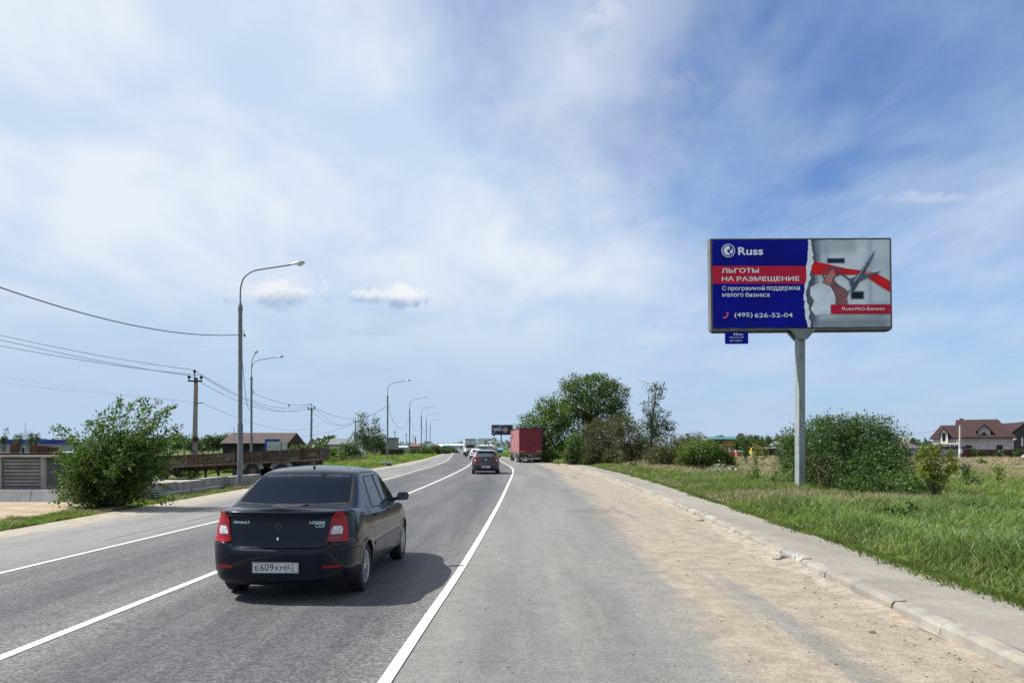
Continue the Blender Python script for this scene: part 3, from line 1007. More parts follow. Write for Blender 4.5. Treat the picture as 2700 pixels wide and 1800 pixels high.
# ---------------------------------------------------------------- the dark saloon in the near lane
def near_saloon():
    navy = bpy.data.materials.new('navy_metallic_paint'); navy.use_nodes = True
    w = NT(navy.node_tree); b = navy.node_tree.nodes['Principled BSDF']
    tc = w.new('ShaderNodeTexCoord').outputs['Object']
    X, Y, Z = w.sep(tc)
    dust = w.math('MULTIPLY', w.ramp(w.noise(tc, 3.2, 6, 0.65), 0.4, 0.75), w.ramp(Z, 0.75, 0.25, 0.0, 0.35))
    w.set(b.inputs['Base Color'], w.mix(dust, (0.003, 0.006, 0.017, 1), (0.04, 0.037, 0.032, 1)))
    w.set(b.inputs['Roughness'], w.math('ADD', 0.22, w.math('MULTIPLY', dust, 0.8)))
    b.inputs['Metallic'].default_value = 0.0
    b.inputs['Specular IOR Level'].default_value = 0.12
    b.inputs['Coat Weight'].default_value = 0.42
    b.inputs['Coat Roughness'].default_value = 0.03
    bp = w.new('ShaderNodeBump'); bp.inputs['Distance'].default_value = 0.004; bp.inputs['Strength'].default_value = 0.35
    w.set(bp.inputs['Height'], w.noise(tc, 2.4, 2, 0.4))
    w.set(b.inputs['Coat Normal'], bp.outputs[0])
    root = empty('parked_car', (-2.69, 8.42, 0), R(-1.6), 'dark navy saloon with tinted rear window driving in the right lane nearest the viewer', 'car')
    root.name = 'saloon_car'
    S = dict(W=0.87, L=4.25,
             plan=[(0, 0), (.35, .012), (.62, .045), (.80, .105), (.91, .20), (.97, .36), (.995, .62), (1, 1.1), (1, 1.8), (1, 2.6), (1, 3.2), (.985, 3.6), (.94, 3.9), (.82, 4.09), (.5, 4.20), (0, 4.25)],
             levels=[(.19, .14, .12, .12), (.225, .07, .06, .06), (.30, .03, .025, .02), (.40, .006, .012, .0), (.50, 0, .006, 0), (.585, .0, .0, 0), (.615, .014, .0, .01), (.64, .052, .002, .02),
                     (.67, .066, .003, .03), (.75, .075, .008, .04), (.85, .082, .022, .06), (.93, .088, .036, .09), (.985, .086, .048, .13), (1.015, .066, .058, .17), (1.035, .070, .075, .22), (1.045, .10, .11, .28)],
             ztop=[(0, 1.05), (.35, 1.06), (.6, 1.045), (.9, 1.0), (1.4, .985), (2.2, .965), (3.0, .95), (3.3, .93), (3.7, .87), (4.0, .78), (4.25, .70)],
             wheels=(.84, 3.47), arch=0.335, ledge=.075, crown=0.028, zm=0.62,
             belt=0.98, lean=0.42, wb=0.815,
             roof=[(.46, 1.06), (.62, 1.135), (.85, 1.255), (1.06, 1.37), (1.22, 1.445), (1.42, 1.492), (1.8, 1.52), (2.1, 1.518), (2.4, 1.488), (2.62, 1.43), (2.95, 1.25), (3.3, 1.04), (3.5, .93)])
    body = car_body(S, root, navy)
    cab = car_cabin(S, root, navy)
    bv = body_bvh([body, cab])
    X_, Z_ = (1, 0, 0), (0, 0, 1)
    back = dict(o=(0, 0, 0), ux=X_, uy=Z_, d=(0, 1, 0))
    right = dict(o=(0, 0, 0), ux=(0, 1, 0), uy=Z_, d=(-1, 0, 0))
    left = dict(o=(0, 0, 0), ux=(0, 1, 0), uy=Z_, d=(1, 0, 0))
    # rear window with black seal
    decal('rear_window', bv, [(-.675, 1.115), (-.30, 1.100), (.30, 1.100), (.675, 1.115), (.655, 1.18), (.585, 1.40), (.55, 1.432), (.3, 1.447), (-.3, 1.447), (-.55, 1.432), (-.585, 1.40), (-.655, 1.18)], m=TINT, parent=root, off=0.006, grid=.07, **back)
    sm = Seams()
    seam(sm, bv, [(-.69, 1.105), (0, 1.09), (.69, 1.105), (.67, 1.18), (.60, 1.405), (.56, 1.445), (.3, 1.459), (-.3, 1.459), (-.56, 1.445), (-.60, 1.405), (-.67, 1.18)], closed=True, w=.018, off=.005, **back)
    # side windows
    rw = [(1.36, 1.005), (1.97, .995), (1.99, 1.38), (1.62, 1.39), (1.50, 1.37)]
    fw = [(2.07, .995), (2.98, .985), (2.93, 1.08), (2.62, 1.30), (2.50, 1.365), (2.36, 1.385), (2.09, 1.385)]
    for fr in (right, left):
        for nm, pl, gl in (('rear_door_window', rw, CLEARG), ('front_door_window', fw, CLEARG)):
            cx = sum(p[0] for p in pl) / len(pl); cy = sum(p[1] for p in pl) / len(pl)
            big = [(cx + (x - cx) * 1.06, cy + (y - cy) * 1.08) for x, y in pl]
            f = decal(nm, bv, big, m=BLACK_PL, parent=root, off=0.003, grid=.09, **fr)
            decal('glass', bv, pl, m=gl, parent=f, off=0.007, grid=.09, **fr)
        # door joints, sill, fuel flap
        seam(sm, bv, [(1.26, 1.40), (1.28, 1.10), (1.22, .95), (1.21, .72), (1.28, .50), (1.36, .27), (2.0, .265)], **fr)
        seam(sm, bv, [(2.03, 1.41), (2.03, .27)], **fr)
        seam(sm, bv, [(2.0, .265), (3.02, .265), (3.12, .45), (3.12, .80), (3.06, .95)], **fr)
        seam(sm, bv, [(0.02, .615), (.50, .605), (.58, .50)], **fr)
        seam(sm, bv, [(.56, 1.12), (.9, 1.32), (1.18, 1.46), (1.5, 1.497), (2.3, 1.49), (2.6, 1.42)], w=.012, **fr)
        seam(sm, bv, [(1.25, 1.425), (1.6, 1.445), (2.3, 1.43), (2.55, 1.385), (2.95, 1.12)], w=.010, **fr)
        # rubbing strip crease on the doors
        decal('door_trim', bv, [(1.30, .505), (3.08, .52), (3.08, .565), (1.30, .55)], m=navy, parent=root, off=.002, th=.006, grid=.15, **fr)
        for hy in (1.42, 2.22):
            h = decal('door_handle', bv, [(hy, .885), (hy + .17, .885), (hy + .175, .915), (hy + .005, .92)], m=BLACK_PL, parent=root, off=.02, th=.016, grid=.05, **fr)
    seam(sm, bv, [(.98, .77), (1.10, .77), (1.115, .785), (1.10, .94), (1.08, .955), (.96, .955), (.95, .93), (.965, .785)], closed=True, w=.006, **right)
    # boot lid joints and its upper lip
    seam(sm, bv, [(-.60, .99), (-.60, .85), (-.575, .68), (-.52, .625), (-.30, .607), (.30, .607), (.52, .625), (.575, .68), (.60, .85), (.60, .99)], w=.010, **back)
    seam(sm, bv, [(-.86, .69), (-.60, .69)], w=.008, **back)
    seam(sm, bv, [(.60, .69), (.86, .69)], w=.008, **back)
    sm.build('panel_gap', PAINT_SEAM, root)
    lip = [(-.60, 1.015), (-.3, 1.022), (.3, 1.022), (.60, 1.015), (.60, .992), (.3, .998), (-.3, .998), (-.60, .992)]
    decal('boot_lip', bv, lip[::-1], m=navy, parent=root, off=.004, th=.018, grid=.1, **back)
    # tail lamps wrap the corners
    for s in (-1, 1):
        dd = Vector((-s * 0.62, 1, 0)).normalized(); ux = Vector((1, s * .62, 0)).normalized()
        fr = dict(o=(s * .70, .10, 0), ux=tuple(ux), uy=Z_, d=tuple(dd))
        out = [(s * .045, .70), (s * .125, .70), (s * .138, .80), (s * .122, .97), (s * .07, 1.045), (s * .00, 1.035), (s * -.055, .985), (s * -.085, .86), (s * -.105, .76), (s * -.12, .735), (s * -.115, .70)]
        if s > 0: pass
        lamp = decal('tail_lamp', bv, out if s > 0 else out[::-1], m=RED_L, parent=root, off=.004, th=.012, grid=.05, **fr)
        lens = [(s * .055, .785), (s * .066, .85), (s * .05, .878), (s * -.045, .878), (s * -.07, .83), (s * -.08, .785)]
        decal('reversing_lamp', bv, lens, m=WHITE_L, parent=lamp, off=.020, grid=.05, **fr)
        low = [(s * .045, .71), (s * .06, .765), (s * -.09, .765), (s * -.105, .735), (s * -.10, .71)]
        if s > 0: decal('fog_lamp', bv, low, m=RED_D, parent=lamp, off=.019, grid=.05, **fr)
    # reflectors in the bumper
    for s in (-1, 1):
        decal('reflector', bv, [(s * .52, .405), (s * .70, .405), (s * .715, .435), (s * .53, .437)], m=RED_L, parent=root, off=.004, th=.006, grid=.05, **back)
    # emblem print: an empty lozenge, key hole and the two badges
    loz = MB()
    seam(loz, bv, [(-.035, .872), (.0, .922), (.035, .872), (.0, .822)], closed=True, w=.007, off=.004, **back)
    loz.build('emblem_outline', mat('badge_trace', (0.09, 0.10, 0.12), 0.4), root)
    decal('boot_lock', bv, [(.0 + .013 * math.cos(a), .735 + .018 * math.sin(a)) for a in [k * math.pi / 5 for k in range(10)]], m=CHROME, parent=root, off=.004, th=.006, grid=.1, **back)
    lettering('badge_lettering', 'RENAULT', (0, 0, 0), X_, Z_, .20, .028, CHROME, root, bold=.012, bvh=bv, d=(0, 1, 0), off=.007, ox=-.535, oy=.905)
    lettering('badge_lettering', 'LOGAN', (0, 0, 0), X_, Z_, .165, .030, CHROME, root, bold=.012, bvh=bv, d=(0, 1, 0), off=.007, ox=.36, oy=.905)
    lettering('badge_lettering', '1.4', (0, 0, 0), X_, Z_, .045, .016, CHROME, root, bold=.0, bvh=bv, d=(0, 1, 0), off=.007, ox=.47, oy=.876)
    bx_ = MB(); seam(bx_, bv, [(.425, .868), (.525, .868), (.525, .898), (.425, .898)], closed=True, w=.004, off=.005, **back)
    bx_.build('badge_frame', CHROME, root)
    # plate
    pl, o, ux, uy = number_plate(root, bv, .0, .415, .53, .118, '', '')
    lettering('plate_lettering', 'E', o, ux, uy, .042, .058, PLATE_B, pl, .0, ox=.035, oy=.027)
    lettering('plate_lettering', '609', o, ux, uy, .155, .078, PLATE_B, pl, .0, ox=.092, oy=.025)
    lettering('plate_lettering', 'KM', o, ux, uy, .112, .058, PLATE_B, pl, .0, ox=.268, oy=.027)
    lettering('plate_lettering', '62', o, ux, uy, .078, .056, PLATE_B, pl, .0, ox=.402, oy=.045)
    lettering('plate_lettering', 'RUS', o, ux, uy, .038, .014, mat('plate_grey', (.3, .3, .3)), pl, .0, ox=.402, oy=.022)
    pm = MB()
    pm.box((o[0] + .389, o[1], o[2] + .0575), (.004, .002, .108))
    for a, b in ((.0575, .108), (.0575, .004)):
        pass
    for sx in (.003, .517): pm.box((o[0] + sx, o[1], o[2] + .0575), (.003, .002, .108))
    for sz in (.004, .111): pm.box((o[0] + .26, o[1], o[2] + sz), (.514, .002, .003))
    for sx in (.018, .500): pm.lathe([(.005, 0), (.0001, 0.001)], (o[0] + sx, o[1], o[2] + .062), (0, -1, 0), 8)
    pm.build('plate_border', PLATE_B, pl)
    for k, c in enumerate(((.6, .6, .6), (.02, .05, .35), (.5, .01, .01))):
        MB().box((o[0] + .465, o[1], o[2] + .035 - k * .006), (.034, .002, .006)).build('flag_stripe', mat('flag_%d' % k, c, .5, var=0), pl)
    # mirrors
    for s in (-1, 1):
        mb = MB()
        pts = [(.02, 0), (.165, .01), (.19, .05), (.185, .105), (.15, .128), (.05, .125), (.02, .095)]
        o_ = Vector((s * .85, 2.82, .975)); ux_ = Vector((s, 0, 0)); n_ = len(pts)
        vs = []
        for dep, sc in ((0, 1.0), (.05, 1.02), (.09, .92), (.12, .62)):
            for a, b_ in pts: vs.append(o_ + ux_ * (.10 + (a - .10) * sc) + Vector((0, dep, .08 + (b_ - .08) * sc)))
        fs = [tuple(range(n_)), tuple(range(4 * n_ - 1, 3 * n_ - 1, -1))]
        for j in range(3):
            for i in range(n_): fs.append((j * n_ + i, j * n_ + (i + 1) % n_, (j + 1) * n_ + (i + 1) % n_, (j + 1) * n_ + i))
        mb.add(vs, fs); mb.bar((s * .78, 2.87, .985), (s * .92, 2.87, 1.02), .05, .05)
        mi = mb.build('mirror_housing', BLACK_PL, root, smooth=50)
        g = [(a * .86 + .018, b_ * .84 + .014) for a, b_ in pts]
        gv = [o_ + ux_ * a + Vector((0, -.004, b_)) for a, b_ in g]
        MB().add(gv, [tuple(range(n_)) if s > 0 else tuple(range(n_ - 1, -1, -1))]).build('mirror_glass', mat('mirror_glass', (.16, .18, .20), .08, 1.0, var=0), mi)
    # wheels
    for wy in (.84, 3.47):
        for s in (-1, 1):
            wr = empty('wheel', (0, 0, 0)); wr.parent = root
            wheel(wr, s * .752, wy, .302, .188, s)
    # exhaust, axle, underbody
    ub = MB().box((0, 2.1, .30), (1.28, 3.5, .22)); ub.box((0, .84, .26), (1.4, .08, .08))
    ub.build('underbody', DARK, root)
    MB().tube([(-.42, .75, .24), (-.42, .10, .235)], .024, 10).build('exhaust_pipe', mat('exhaust_steel', (.12, .10, .09), .5, .8), root)
    MB().tube([(0, 1.5, 1.515), (0, 1.48, 1.53)], [.02, .008], 8).build('aerial_base', BLACK_PL, root)
    return root
near_saloon()
# ---------------------------------------------------------------- other vehicles
def simple_paint(name, col, metal=0.2, rough=0.3):
    return mat(name, col, rough, metal, var=0.08, scale=2, coat=0.8, dirt=(.12, .10, .08), dirt_amt=0.05, dscale=4)

HATCH = dict(W=0.85, L=4.12,
             plan=[(0, 0), (.40, .015), (.68, .06), (.86, .14), (.94, .26), (.98, .45), (1, .8), (1, 1.6), (1, 2.5), (.99, 3.2), (.96, 3.6), (.88, 3.85), (.7, 4.02), (.4, 4.10), (0, 4.12)],
             levels=[(.18, .12, .10, .12), (.22, .06, .06, .06), (.30, .03, .025, .02), (.42, .0, .01, .0), (.52, 0, .004, 0), (.60, .02, .0, 0), (.66, .055, .0, .02),
                     (.75, .07, .006, .05), (.85, .085, .02, .08), (.92, .11, .035, .12), (.96, .14, .055, .18), (.98, .19, .09, .26)],
             ztop=[(0, .98), (.5, 1.0), (1.0, .98), (2.2, .95), (2.9, .93), (3.2, .90), (3.6, .82), (3.9, .72), (4.12, .64)],
             wheels=(.72, 3.29), arch=0.335, crown=0.03, zm=0.60, belt=0.96, lean=0.40, wb=0.785, bow_r=.10,
             roof=[(.12, .98), (.24, 1.12), (.36, 1.26), (.46, 1.36), (.62, 1.41), (1.2, 1.465), (1.7, 1.475), (2.0, 1.45), (2.3, 1.37), (2.7, 1.17), (3.1, .95), (3.3, .88)])

def hatchback():
    paint = simple_paint('maroon_black_paint', (0.010, 0.004, 0.010), .0)
    root = empty('hatchback_car', (-1.66, 47.0, 0), R(3.0), 'dark purple hatchback driving ahead beside the parked red trailer', 'car')
    root.scale = (1.05, 1.05, 1.06)
    S = HATCH
    body = car_body(S, root, paint); cab = car_cabin(S, root, paint)
    bv = body_bvh([body, cab]); X_ = (1, 0, 0); Z_ = (0, 0, 1)
    back = dict(o=(0, 0, 0), ux=X_, uy=Z_, d=(0, 1, 0))
    decal('rear_window', bv, [(-.62, 1.03), (-.3, .995), (.3, .995), (.62, 1.03), (.60, 1.16), (.52, 1.31), (.3, 1.345), (-.3, 1.345), (-.52, 1.31), (-.60, 1.16)], m=BLACK_PL, parent=root, off=.006, grid=.08, **back)
    decal('glass', bv, [(-.50, 1.06), (.50, 1.06), (.48, 1.19), (.40, 1.27), (-.40, 1.27), (-.48, 1.19)], m=mat('rear_glass_bright', (.06, .075, .08), .05, spec=.5), parent=root, off=.012, grid=.08, **back)
    for s in (-1, 1):
        dd = Vector((-s * .55, 1, 0)).normalized(); ux = Vector((1, s * .55, 0)).normalized()
        fr = dict(o=(s * .66, .1, 0), ux=tuple(ux), uy=Z_, d=tuple(dd))
        o = [(s * .17, .74), (s * .13, .93), (s * .05, 1.08), (s * -.02, 1.02), (s * -.07, .87), (s * -.24, .74), (s * -.22, .70), (s * .05, .68)]
        lp = decal('tail_lamp', bv, o if s > 0 else o[::-1], m=RED_L, parent=root, off=.004, th=.012, grid=.07, **fr)
        decal('reversing_lamp', bv, [(s * .09, .80), (s * .07, .90), (s * .01, .90), (s * -.03, .80)], m=WHITE_L, parent=lp, off=.02, grid=.07, **fr)
        decal('reflector', bv, [(s * .48, .34), (s * .76, .33), (s * .76, .40), (s * .62, .385)], m=RED_L, parent=root, off=.005, th=.006, grid=.07, **back)
        right = dict(o=(0, 0, 0), ux=(0, 1, 0), uy=Z_, d=(-s, 0, 0))
        decal('side_window', bv, [(.75, 1.01), (2.95, .97), (2.30, 1.33), (1.3, 1.38), (.85, 1.22)], m=CLEARG, parent=root, off=.006, grid=.12, **right)
        mb = MB().box((s * .92, 2.62, 1.02), (.17, .09, .12)); mb.bar((s * .80, 2.62, .98), (s * .88, 2.62, 1.0), .04)
        mb.build('mirror_housing', BLACK_PL, root)
    sm = Seams()
    seam(sm, bv, [(-.55, .94), (-.48, .70), (-.40, .60), (.40, .60), (.48, .70), (.55, .94)], w=.014, **back)
    for s in (-1, 1): seam(sm, bv, [(1.95, 1.4), (1.95, .3)], o=(0, 0, 0), ux=(0, 1, 0), uy=Z_, d=(-s, 0, 0), w=.012)
    sm.build('panel_gap', PAINT_SEAM, root)
    decal('badge', bv, [(.06 * math.cos(a), .885 + .032 * math.sin(a)) for a in [k * math.pi / 6 for k in range(12)]], m=CHROME, parent=root, off=.004, th=.008, grid=.2, **back)
    decal('lower_bumper', bv, [(-.60, .24), (.60, .24), (.48, .37), (-.48, .37)], m=BLACK_PL, parent=root, off=.004, th=.006, grid=.1, **back)
    pl, o, ux, uy = number_plate(root, bv, 0, .44, .52, .115, '', '')
    MB().box((o[0] + .20, o[1], o[2] + .058), (.30, .002, .05)).build('plate_lettering', mat('plate_smudge', (.16, .16, .16)), pl)
    MB().box((0, .47, 1.385), (.98, .22, .03), rot=Matrix.Rotation(R(6), 3, 'X')).build('roof_spoiler', paint, root)
    MB().bar((0, .75, 1.43), (0, .60, 1.62), .012).build('aerial', BLACK_PL, root)
    for wy in S['wheels']:
        for s in (-1, 1):
            wr = empty('wheel'); wr.parent = root
            wheel(wr, s * .745, wy, .305, .19, s, detail=False)
    MB().box((0, 2.0, .30), (1.25, 3.3, .2)).build('underbody', DARK, root)
hatchback()

def distant_car(name, loc, rz, col, label, facing_front=True, sc=1.0, group=None):
    """a car far off: shell, windows, lamps, wheels"""
    paint = simple_paint('paint_' + name + str(len(_m)), col, 0.0, .35)
    root = empty(name, loc, rz, label, 'car', group)
    root.scale = (sc, sc, sc)
    S = dict(HATCH); body = car_body(S, root, paint); cab = car_cabin(S, root, paint)
    bv = body_bvh([body, cab]); Z_ = (0, 0, 1)
    front = dict(o=(0, 4.1, 0), ux=(-1, 0, 0), uy=Z_, d=(0, -1, 0)); back = dict(o=(0, 0, 0), ux=(1, 0, 0), uy=Z_, d=(0, 1, 0))
    decal('windscreen', bv, [(-.64, .98), (.64, .98), (.54, 1.37), (-.54, 1.37)], m=CLEARG, parent=root, off=.008, grid=.15, **front)
    decal('grille', bv, [(-.42, .52), (.42, .52), (.46, .66), (-.46, .66)], m=BLACK_PL, parent=root, off=.006, th=.01, grid=.15, **front)
    decal('lower_grille', bv, [(-.55, .28), (.55, .28), (.50, .42), (-.50, .42)], m=BLACK_PL, parent=root, off=.006, th=.01, grid=.15, **front)
    decal('rear_window', bv, [(-.56, 1.03), (.56, 1.03), (.46, 1.32), (-.46, 1.32)], m=TINT, parent=root, off=.008, grid=.15, **back)
    MB().box((0, 4.15, .47), (.5, .02, .10)).build('number_plate', PLATE_W, root)
    for s in (-1, 1):
        decal('headlamp', bv, [(s * .50, .58), (s * .76, .60), (s * .74, .72), (s * .55, .68)] if s > 0 else [(s * .55, .68), (s * .74, .72), (s * .76, .60), (s * .50, .58)], m=mat('headlamp_glass', (.45, .47, .5), .1, .3, coat=.5), parent=root, off=.006, th=.01, grid=.15, **front)
        decal('tail_lamp', bv, [(s * .58, .70), (s * .76, .70), (s * .72, .92), (s * .60, .92)], m=RED_L, parent=root, off=.006, th=.01, grid=.15, **back)
        decal('side_window', bv, [(.75, 1.01), (2.95, .97), (2.30, 1.33), (1.3, 1.38), (.85, 1.22)], m=CLEARG, parent=root, off=.006, grid=.2, o=(0, 0, 0), ux=(0, 1, 0), uy=Z_, d=(-s, 0, 0))
    for wy in S['wheels']:
        for s in (-1, 1):
            wr = empty('wheel'); wr.parent = root
            wheel(wr, s * .745, wy, .305, .19, s, detail=False)
    return root

p = GX(1204.5, 285)
distant_car('oncoming_car', (p.x + .3, p.y, p.z), R(184), (.55, .56, .58), 'small silver car coming towards the viewer on the far straight', sc=1.12)
p = GX(1256, 100)
distant_car('white_car', (p.x, p.y, p.z), R(5), (.62, .62, .60), 'white car half hidden in front of the dark hatchback on the left')
distant_car('parked_white_car', (-26.1, 43.5, 0), R(209), (.60, .61, .62), 'white car with black grille parked behind the windblown bush')
p = P(2712, 1210, 88)
distant_car('edge_car', (p.x + 3.9, 88, .02), R(80), (.62, .62, .62), 'white car at the right edge in front of the maroon fence').name = 'white_hatchback'
p = GX(964, 140)
distant_car('yard_car', (p.x, 140, p.z), R(85), (.55, .56, .58), 'pale car parked in the yard under the birches').name = 'pale_car'

def truck_wheel(parent, x, y, side, rad=.5, w=.30):
    r_ = empty('wheel'); r_.parent = parent
    o = Vector((x, y, rad)); d = Vector((side, 0, 0))
    MB().lathe([(rad * .55, -w / 2), (rad * .92, -w / 2), (rad, -w * .35), (rad, w * .35), (rad * .92, w / 2), (rad * .6, w / 2), (rad * .55, w * .4)], o, d, 26).build('tyre', RUBBER, r_, smooth=35)
    MB().lathe([(rad * .56, w * .42), (rad * .5, w * .1), (rad * .25, w * .1), (rad * .2, w * .35), (.001, w * .36)], o, d, 20).build('rim', mat('dusty_rim', (.22, .21, .19), .7), r_, smooth=35)

def red_trailer():
    root = empty('semi_trailer', (1.98, 79.0, 0), R(4.2), 'parked lorry with a faded crimson curtain-sided trailer seen from behind', 'lorry')
    root.scale = (.95, .95, .925)
    red = mat('crimson_tarpaulin', (0.175, 0.009, 0.020), .6, var=.25, scale=1.6, bump=.02, bscale=2.5, dirt=(.11, .03, .035), dirt_amt=.3, dscale=1.4, streak=True)
    pale = mat('dusty_curtain', (0.24, 0.05, 0.06), .65, var=.2, scale=1.2, bump=.03, bscale=2.0, dirt=(.36, .26, .24), dirt_amt=.6, dscale=.8)
    steel = mat('frame_steel', (.10, .10, .10), .6, .3, var=.3)
    W = 1.24; L = 13.4; z0 = 1.12; z1 = 3.95
    MB().box((0, L / 2, (z0 + z1) / 2), (2 * W - .04, L - .08, z1 - z0)).build('curtain_side', pale, root)
    for s in (-1, 1):
        mb = MB(); n = 60; vs = []
        for i in range(n + 1):
            y = .15 + (L - .3) * i / n; off = .018 * math.sin(i * 1.9) + .012
            for z in (z0 + .03, (z0 + z1) / 2, z1 - .08): vs.append((s * (W + off), y, z))
        mb.add(vs, [(i * 3 + j, i * 3 + 3 + j, i * 3 + 4 + j, i * 3 + 1 + j) for i in range(n) for j in range(2)])
        mb.build('curtain', pale, root, smooth=60)
    for s in (-1, 1):
        MB().box((s * W * .5, -.01, (z0 + z1) / 2 + .02), (W - .05, .05, z1 - z0 - .12)).build('rear_door', red, root)
        bm = MB()
        for q in (.25, .85): bm.tube([(s * W * q, -.06, z0 + .06), (s * W * q, -.06, z1 - .12)], .014, 6)
        bm.build('lock_rod', red, root)
        hb = MB()
        for z in (1.4, 2.1, 2.8, 3.5): hb.box((s * (W - .02), -.04, z), (.10, .08, .07))
        hb.build('hinge', steel, root)
        MB().box((s * (W - .0), 0, (z0 + z1) / 2), (.09, .12, z1 - z0)).build('corner_post', red, root)
        MB().box((s * (W - .33), -.045, z0 + .20), (.54, .02, .13)).build('marker_plate', mat('orange_reflector', (.65, .24, .03), .4), root)
        MB().box((s * (W - .33), -.05, z0 + .06), (.5, .03, .05)).build('red_strip', RED_L, root)
    MB().box((0, -.02, z1 + .02), (2 * W + .06, .16, .10)).build('roof_beam', BLACK_PL, root)
    MB().box((0, L / 2, z1 + .03), (2 * W + .08, L + .05, .10)).build('roof', mat('roof_tarp', (.06, .03, .035), .7), root)
    MB().box((0, L / 2, z0 - .09), (2.46, L, .16)).build('chassis_frame', steel, root)
    mb = MB()
    for s in (-1, 1): mb.box((s * .45, L / 2, z0 - .32), (.12, L - .6, .30))
    mb.build('chassis_beam', steel, root)
    rb = MB().box((0, .04, .50), (2.30, .08, .16)); rb.box((-.6, .1, .72), (.07, .07, .5)); rb.box((.6, .1, .72), (.07, .07, .5))
    rb.build('underrun_bar', mat('galvanised_bar', (.33, .33, .32), .5, .4), root)
    for s in (-1, 1):
        MB().box((s * .85, .0, .80), (.5, .08, .14)).build('tail_lamp', mat('lamp_cluster', (.10, .02, .02), .3), root)
        MB().box((s * .86, .95, .60), (.62, .03, .62)).build('mudflap', BLACK_PL, root)
    MB().box((0, -.0, .82), (.52, .05, .12)).build('number_plate', mat('dirty_plate', (.3, .3, .29)), root)
    for y in (1.7, 3.0, 4.3):
        for s in (-1, 1): truck_wheel(root, s * 1.05, y, s)
    mb = MB()
    for s in (-1, 1): mb.box((s * 1.2, 8.0, .75), (.04, 4.5, .55))
    mb.build('side_guard', steel, root)
    cabp = simple_paint('cab_paint', (.45, .45, .46))
    cb = MB().prism([(L - .2, .9), (L + 2.2, .55), (L + 2.25, 1.6), (L + 2.0, 2.7), (L + .9, 3.3), (L + .2, 3.2)], (-1.22, 0, 0), (0, 1, 0), (0, 0, 1), 2.44)
    cb.build('cab', cabp, root)
    for s in (-1, 1):
        MB().box((s * 1.23, L + 1.35, 2.1), (.03, .8, .7)).build('cab_window', CLEARG, root)
        MB().box((s * 1.40, L + 2.0, 2.2), (.16, .1, .55)).build('mirror_housing', BLACK_PL, root)
        for y in (L - 1.3, L + 1.4): truck_wheel(root, s * 1.05, y, s)
    return root
red_trailer()

def far_box_lorry():
    p = GX(1240.5, 158)
    root = empty('box_lorry', p, R(7), 'tall grey box lorry at the head of the far queue', 'lorry')
    g = mat('weathered_panel', (.40, .41, .42), .6, var=.2, dirt=(.2, .19, .18), dirt_amt=.3)
    MB().box((0, 3.2, 2.15), (2.3, 6.4, 2.5)).build('cargo_box', g, root)
    MB().box((0, -.05, 3.46), (2.34, .2, .14)).build('roof_beam', BLACK_PL, root)
    for s in (-1, 1):
        MB().box((s * .56, -.04, 2.2), (1.02, .05, 2.1)).build('rear_door', mat('grey_door', (.52, .53, .54), .5), root)
        MB().box((s * .9, -.05, .78), (.35, .06, .16)).build('tail_lamp', RED_D, root)
        for y in (1.0, 7.4): truck_wheel(root, s * .95, y, s, .45, .28)
    MB().box((0, 4.2, .78), (.9, 8.2, .25)).build('chassis_frame', BLACK_PL, root)
    MB().box((0, 0, .52), (2.2, .1, .14)).build('underrun_bar', BLACK_PL, root)
    MB().box((0, 7.4, 1.55), (2.2, 1.8, 1.7)).build('cab', simple_paint('lorry_cab_paint', (.5, .5, .5)), root)
far_box_lorry()

def far_flatbed():
    p = GX(1245.5, 128)
    root = empty('flatbed_lorry', p, R(7), 'white dropside lorry with a dark rear frame between the hatchback and the grey box lorry', 'lorry')
    wh = mat('lorry_white', (.58, .60, .62), .5, var=.15, dirt=(.25, .24, .22), dirt_amt=.2)
    MB().box((0, 2.6, 1.05), (2.05, 5.0, .12)).build('load_bed', wh, root)
    for s in (-1, 1):
        MB().box((s * 1.02, 2.6, 1.32), (.05, 5.0, .42)).build('side_board', wh, root)
        MB().box((s * .8, .02, .82), (.3, .06, .14)).build('tail_lamp', RED_D, root)
        for y in (1.0, 6.0): truck_wheel(root, s * .85, y, s, .40, .24)
    MB().box((0, .08, 1.32), (2.0, .05, .42)).build('tailgate', wh, root)
    fr = MB()
    for x in (-1, 0, 1): fr.box((x, 5.15, 1.7), (.07, .07, 1.2))
    for z in (1.75, 2.28): fr.box((0, 5.15, z), (2.07, .07, .07))
    fr.build('head_frame', BLACK_PL, root)
    MB().box((0, 6.1, 1.5), (1.9, 1.7, 1.35)).build('cab', wh, root)
    MB().box((0, 5.23, 1.85), (1.5, .03, .5)).build('cab_window', CLEARG, root)
    MB().box((0, 3.2, .75), (.8, 6.0, .22)).build('chassis_frame', BLACK_PL, root)
far_flatbed()

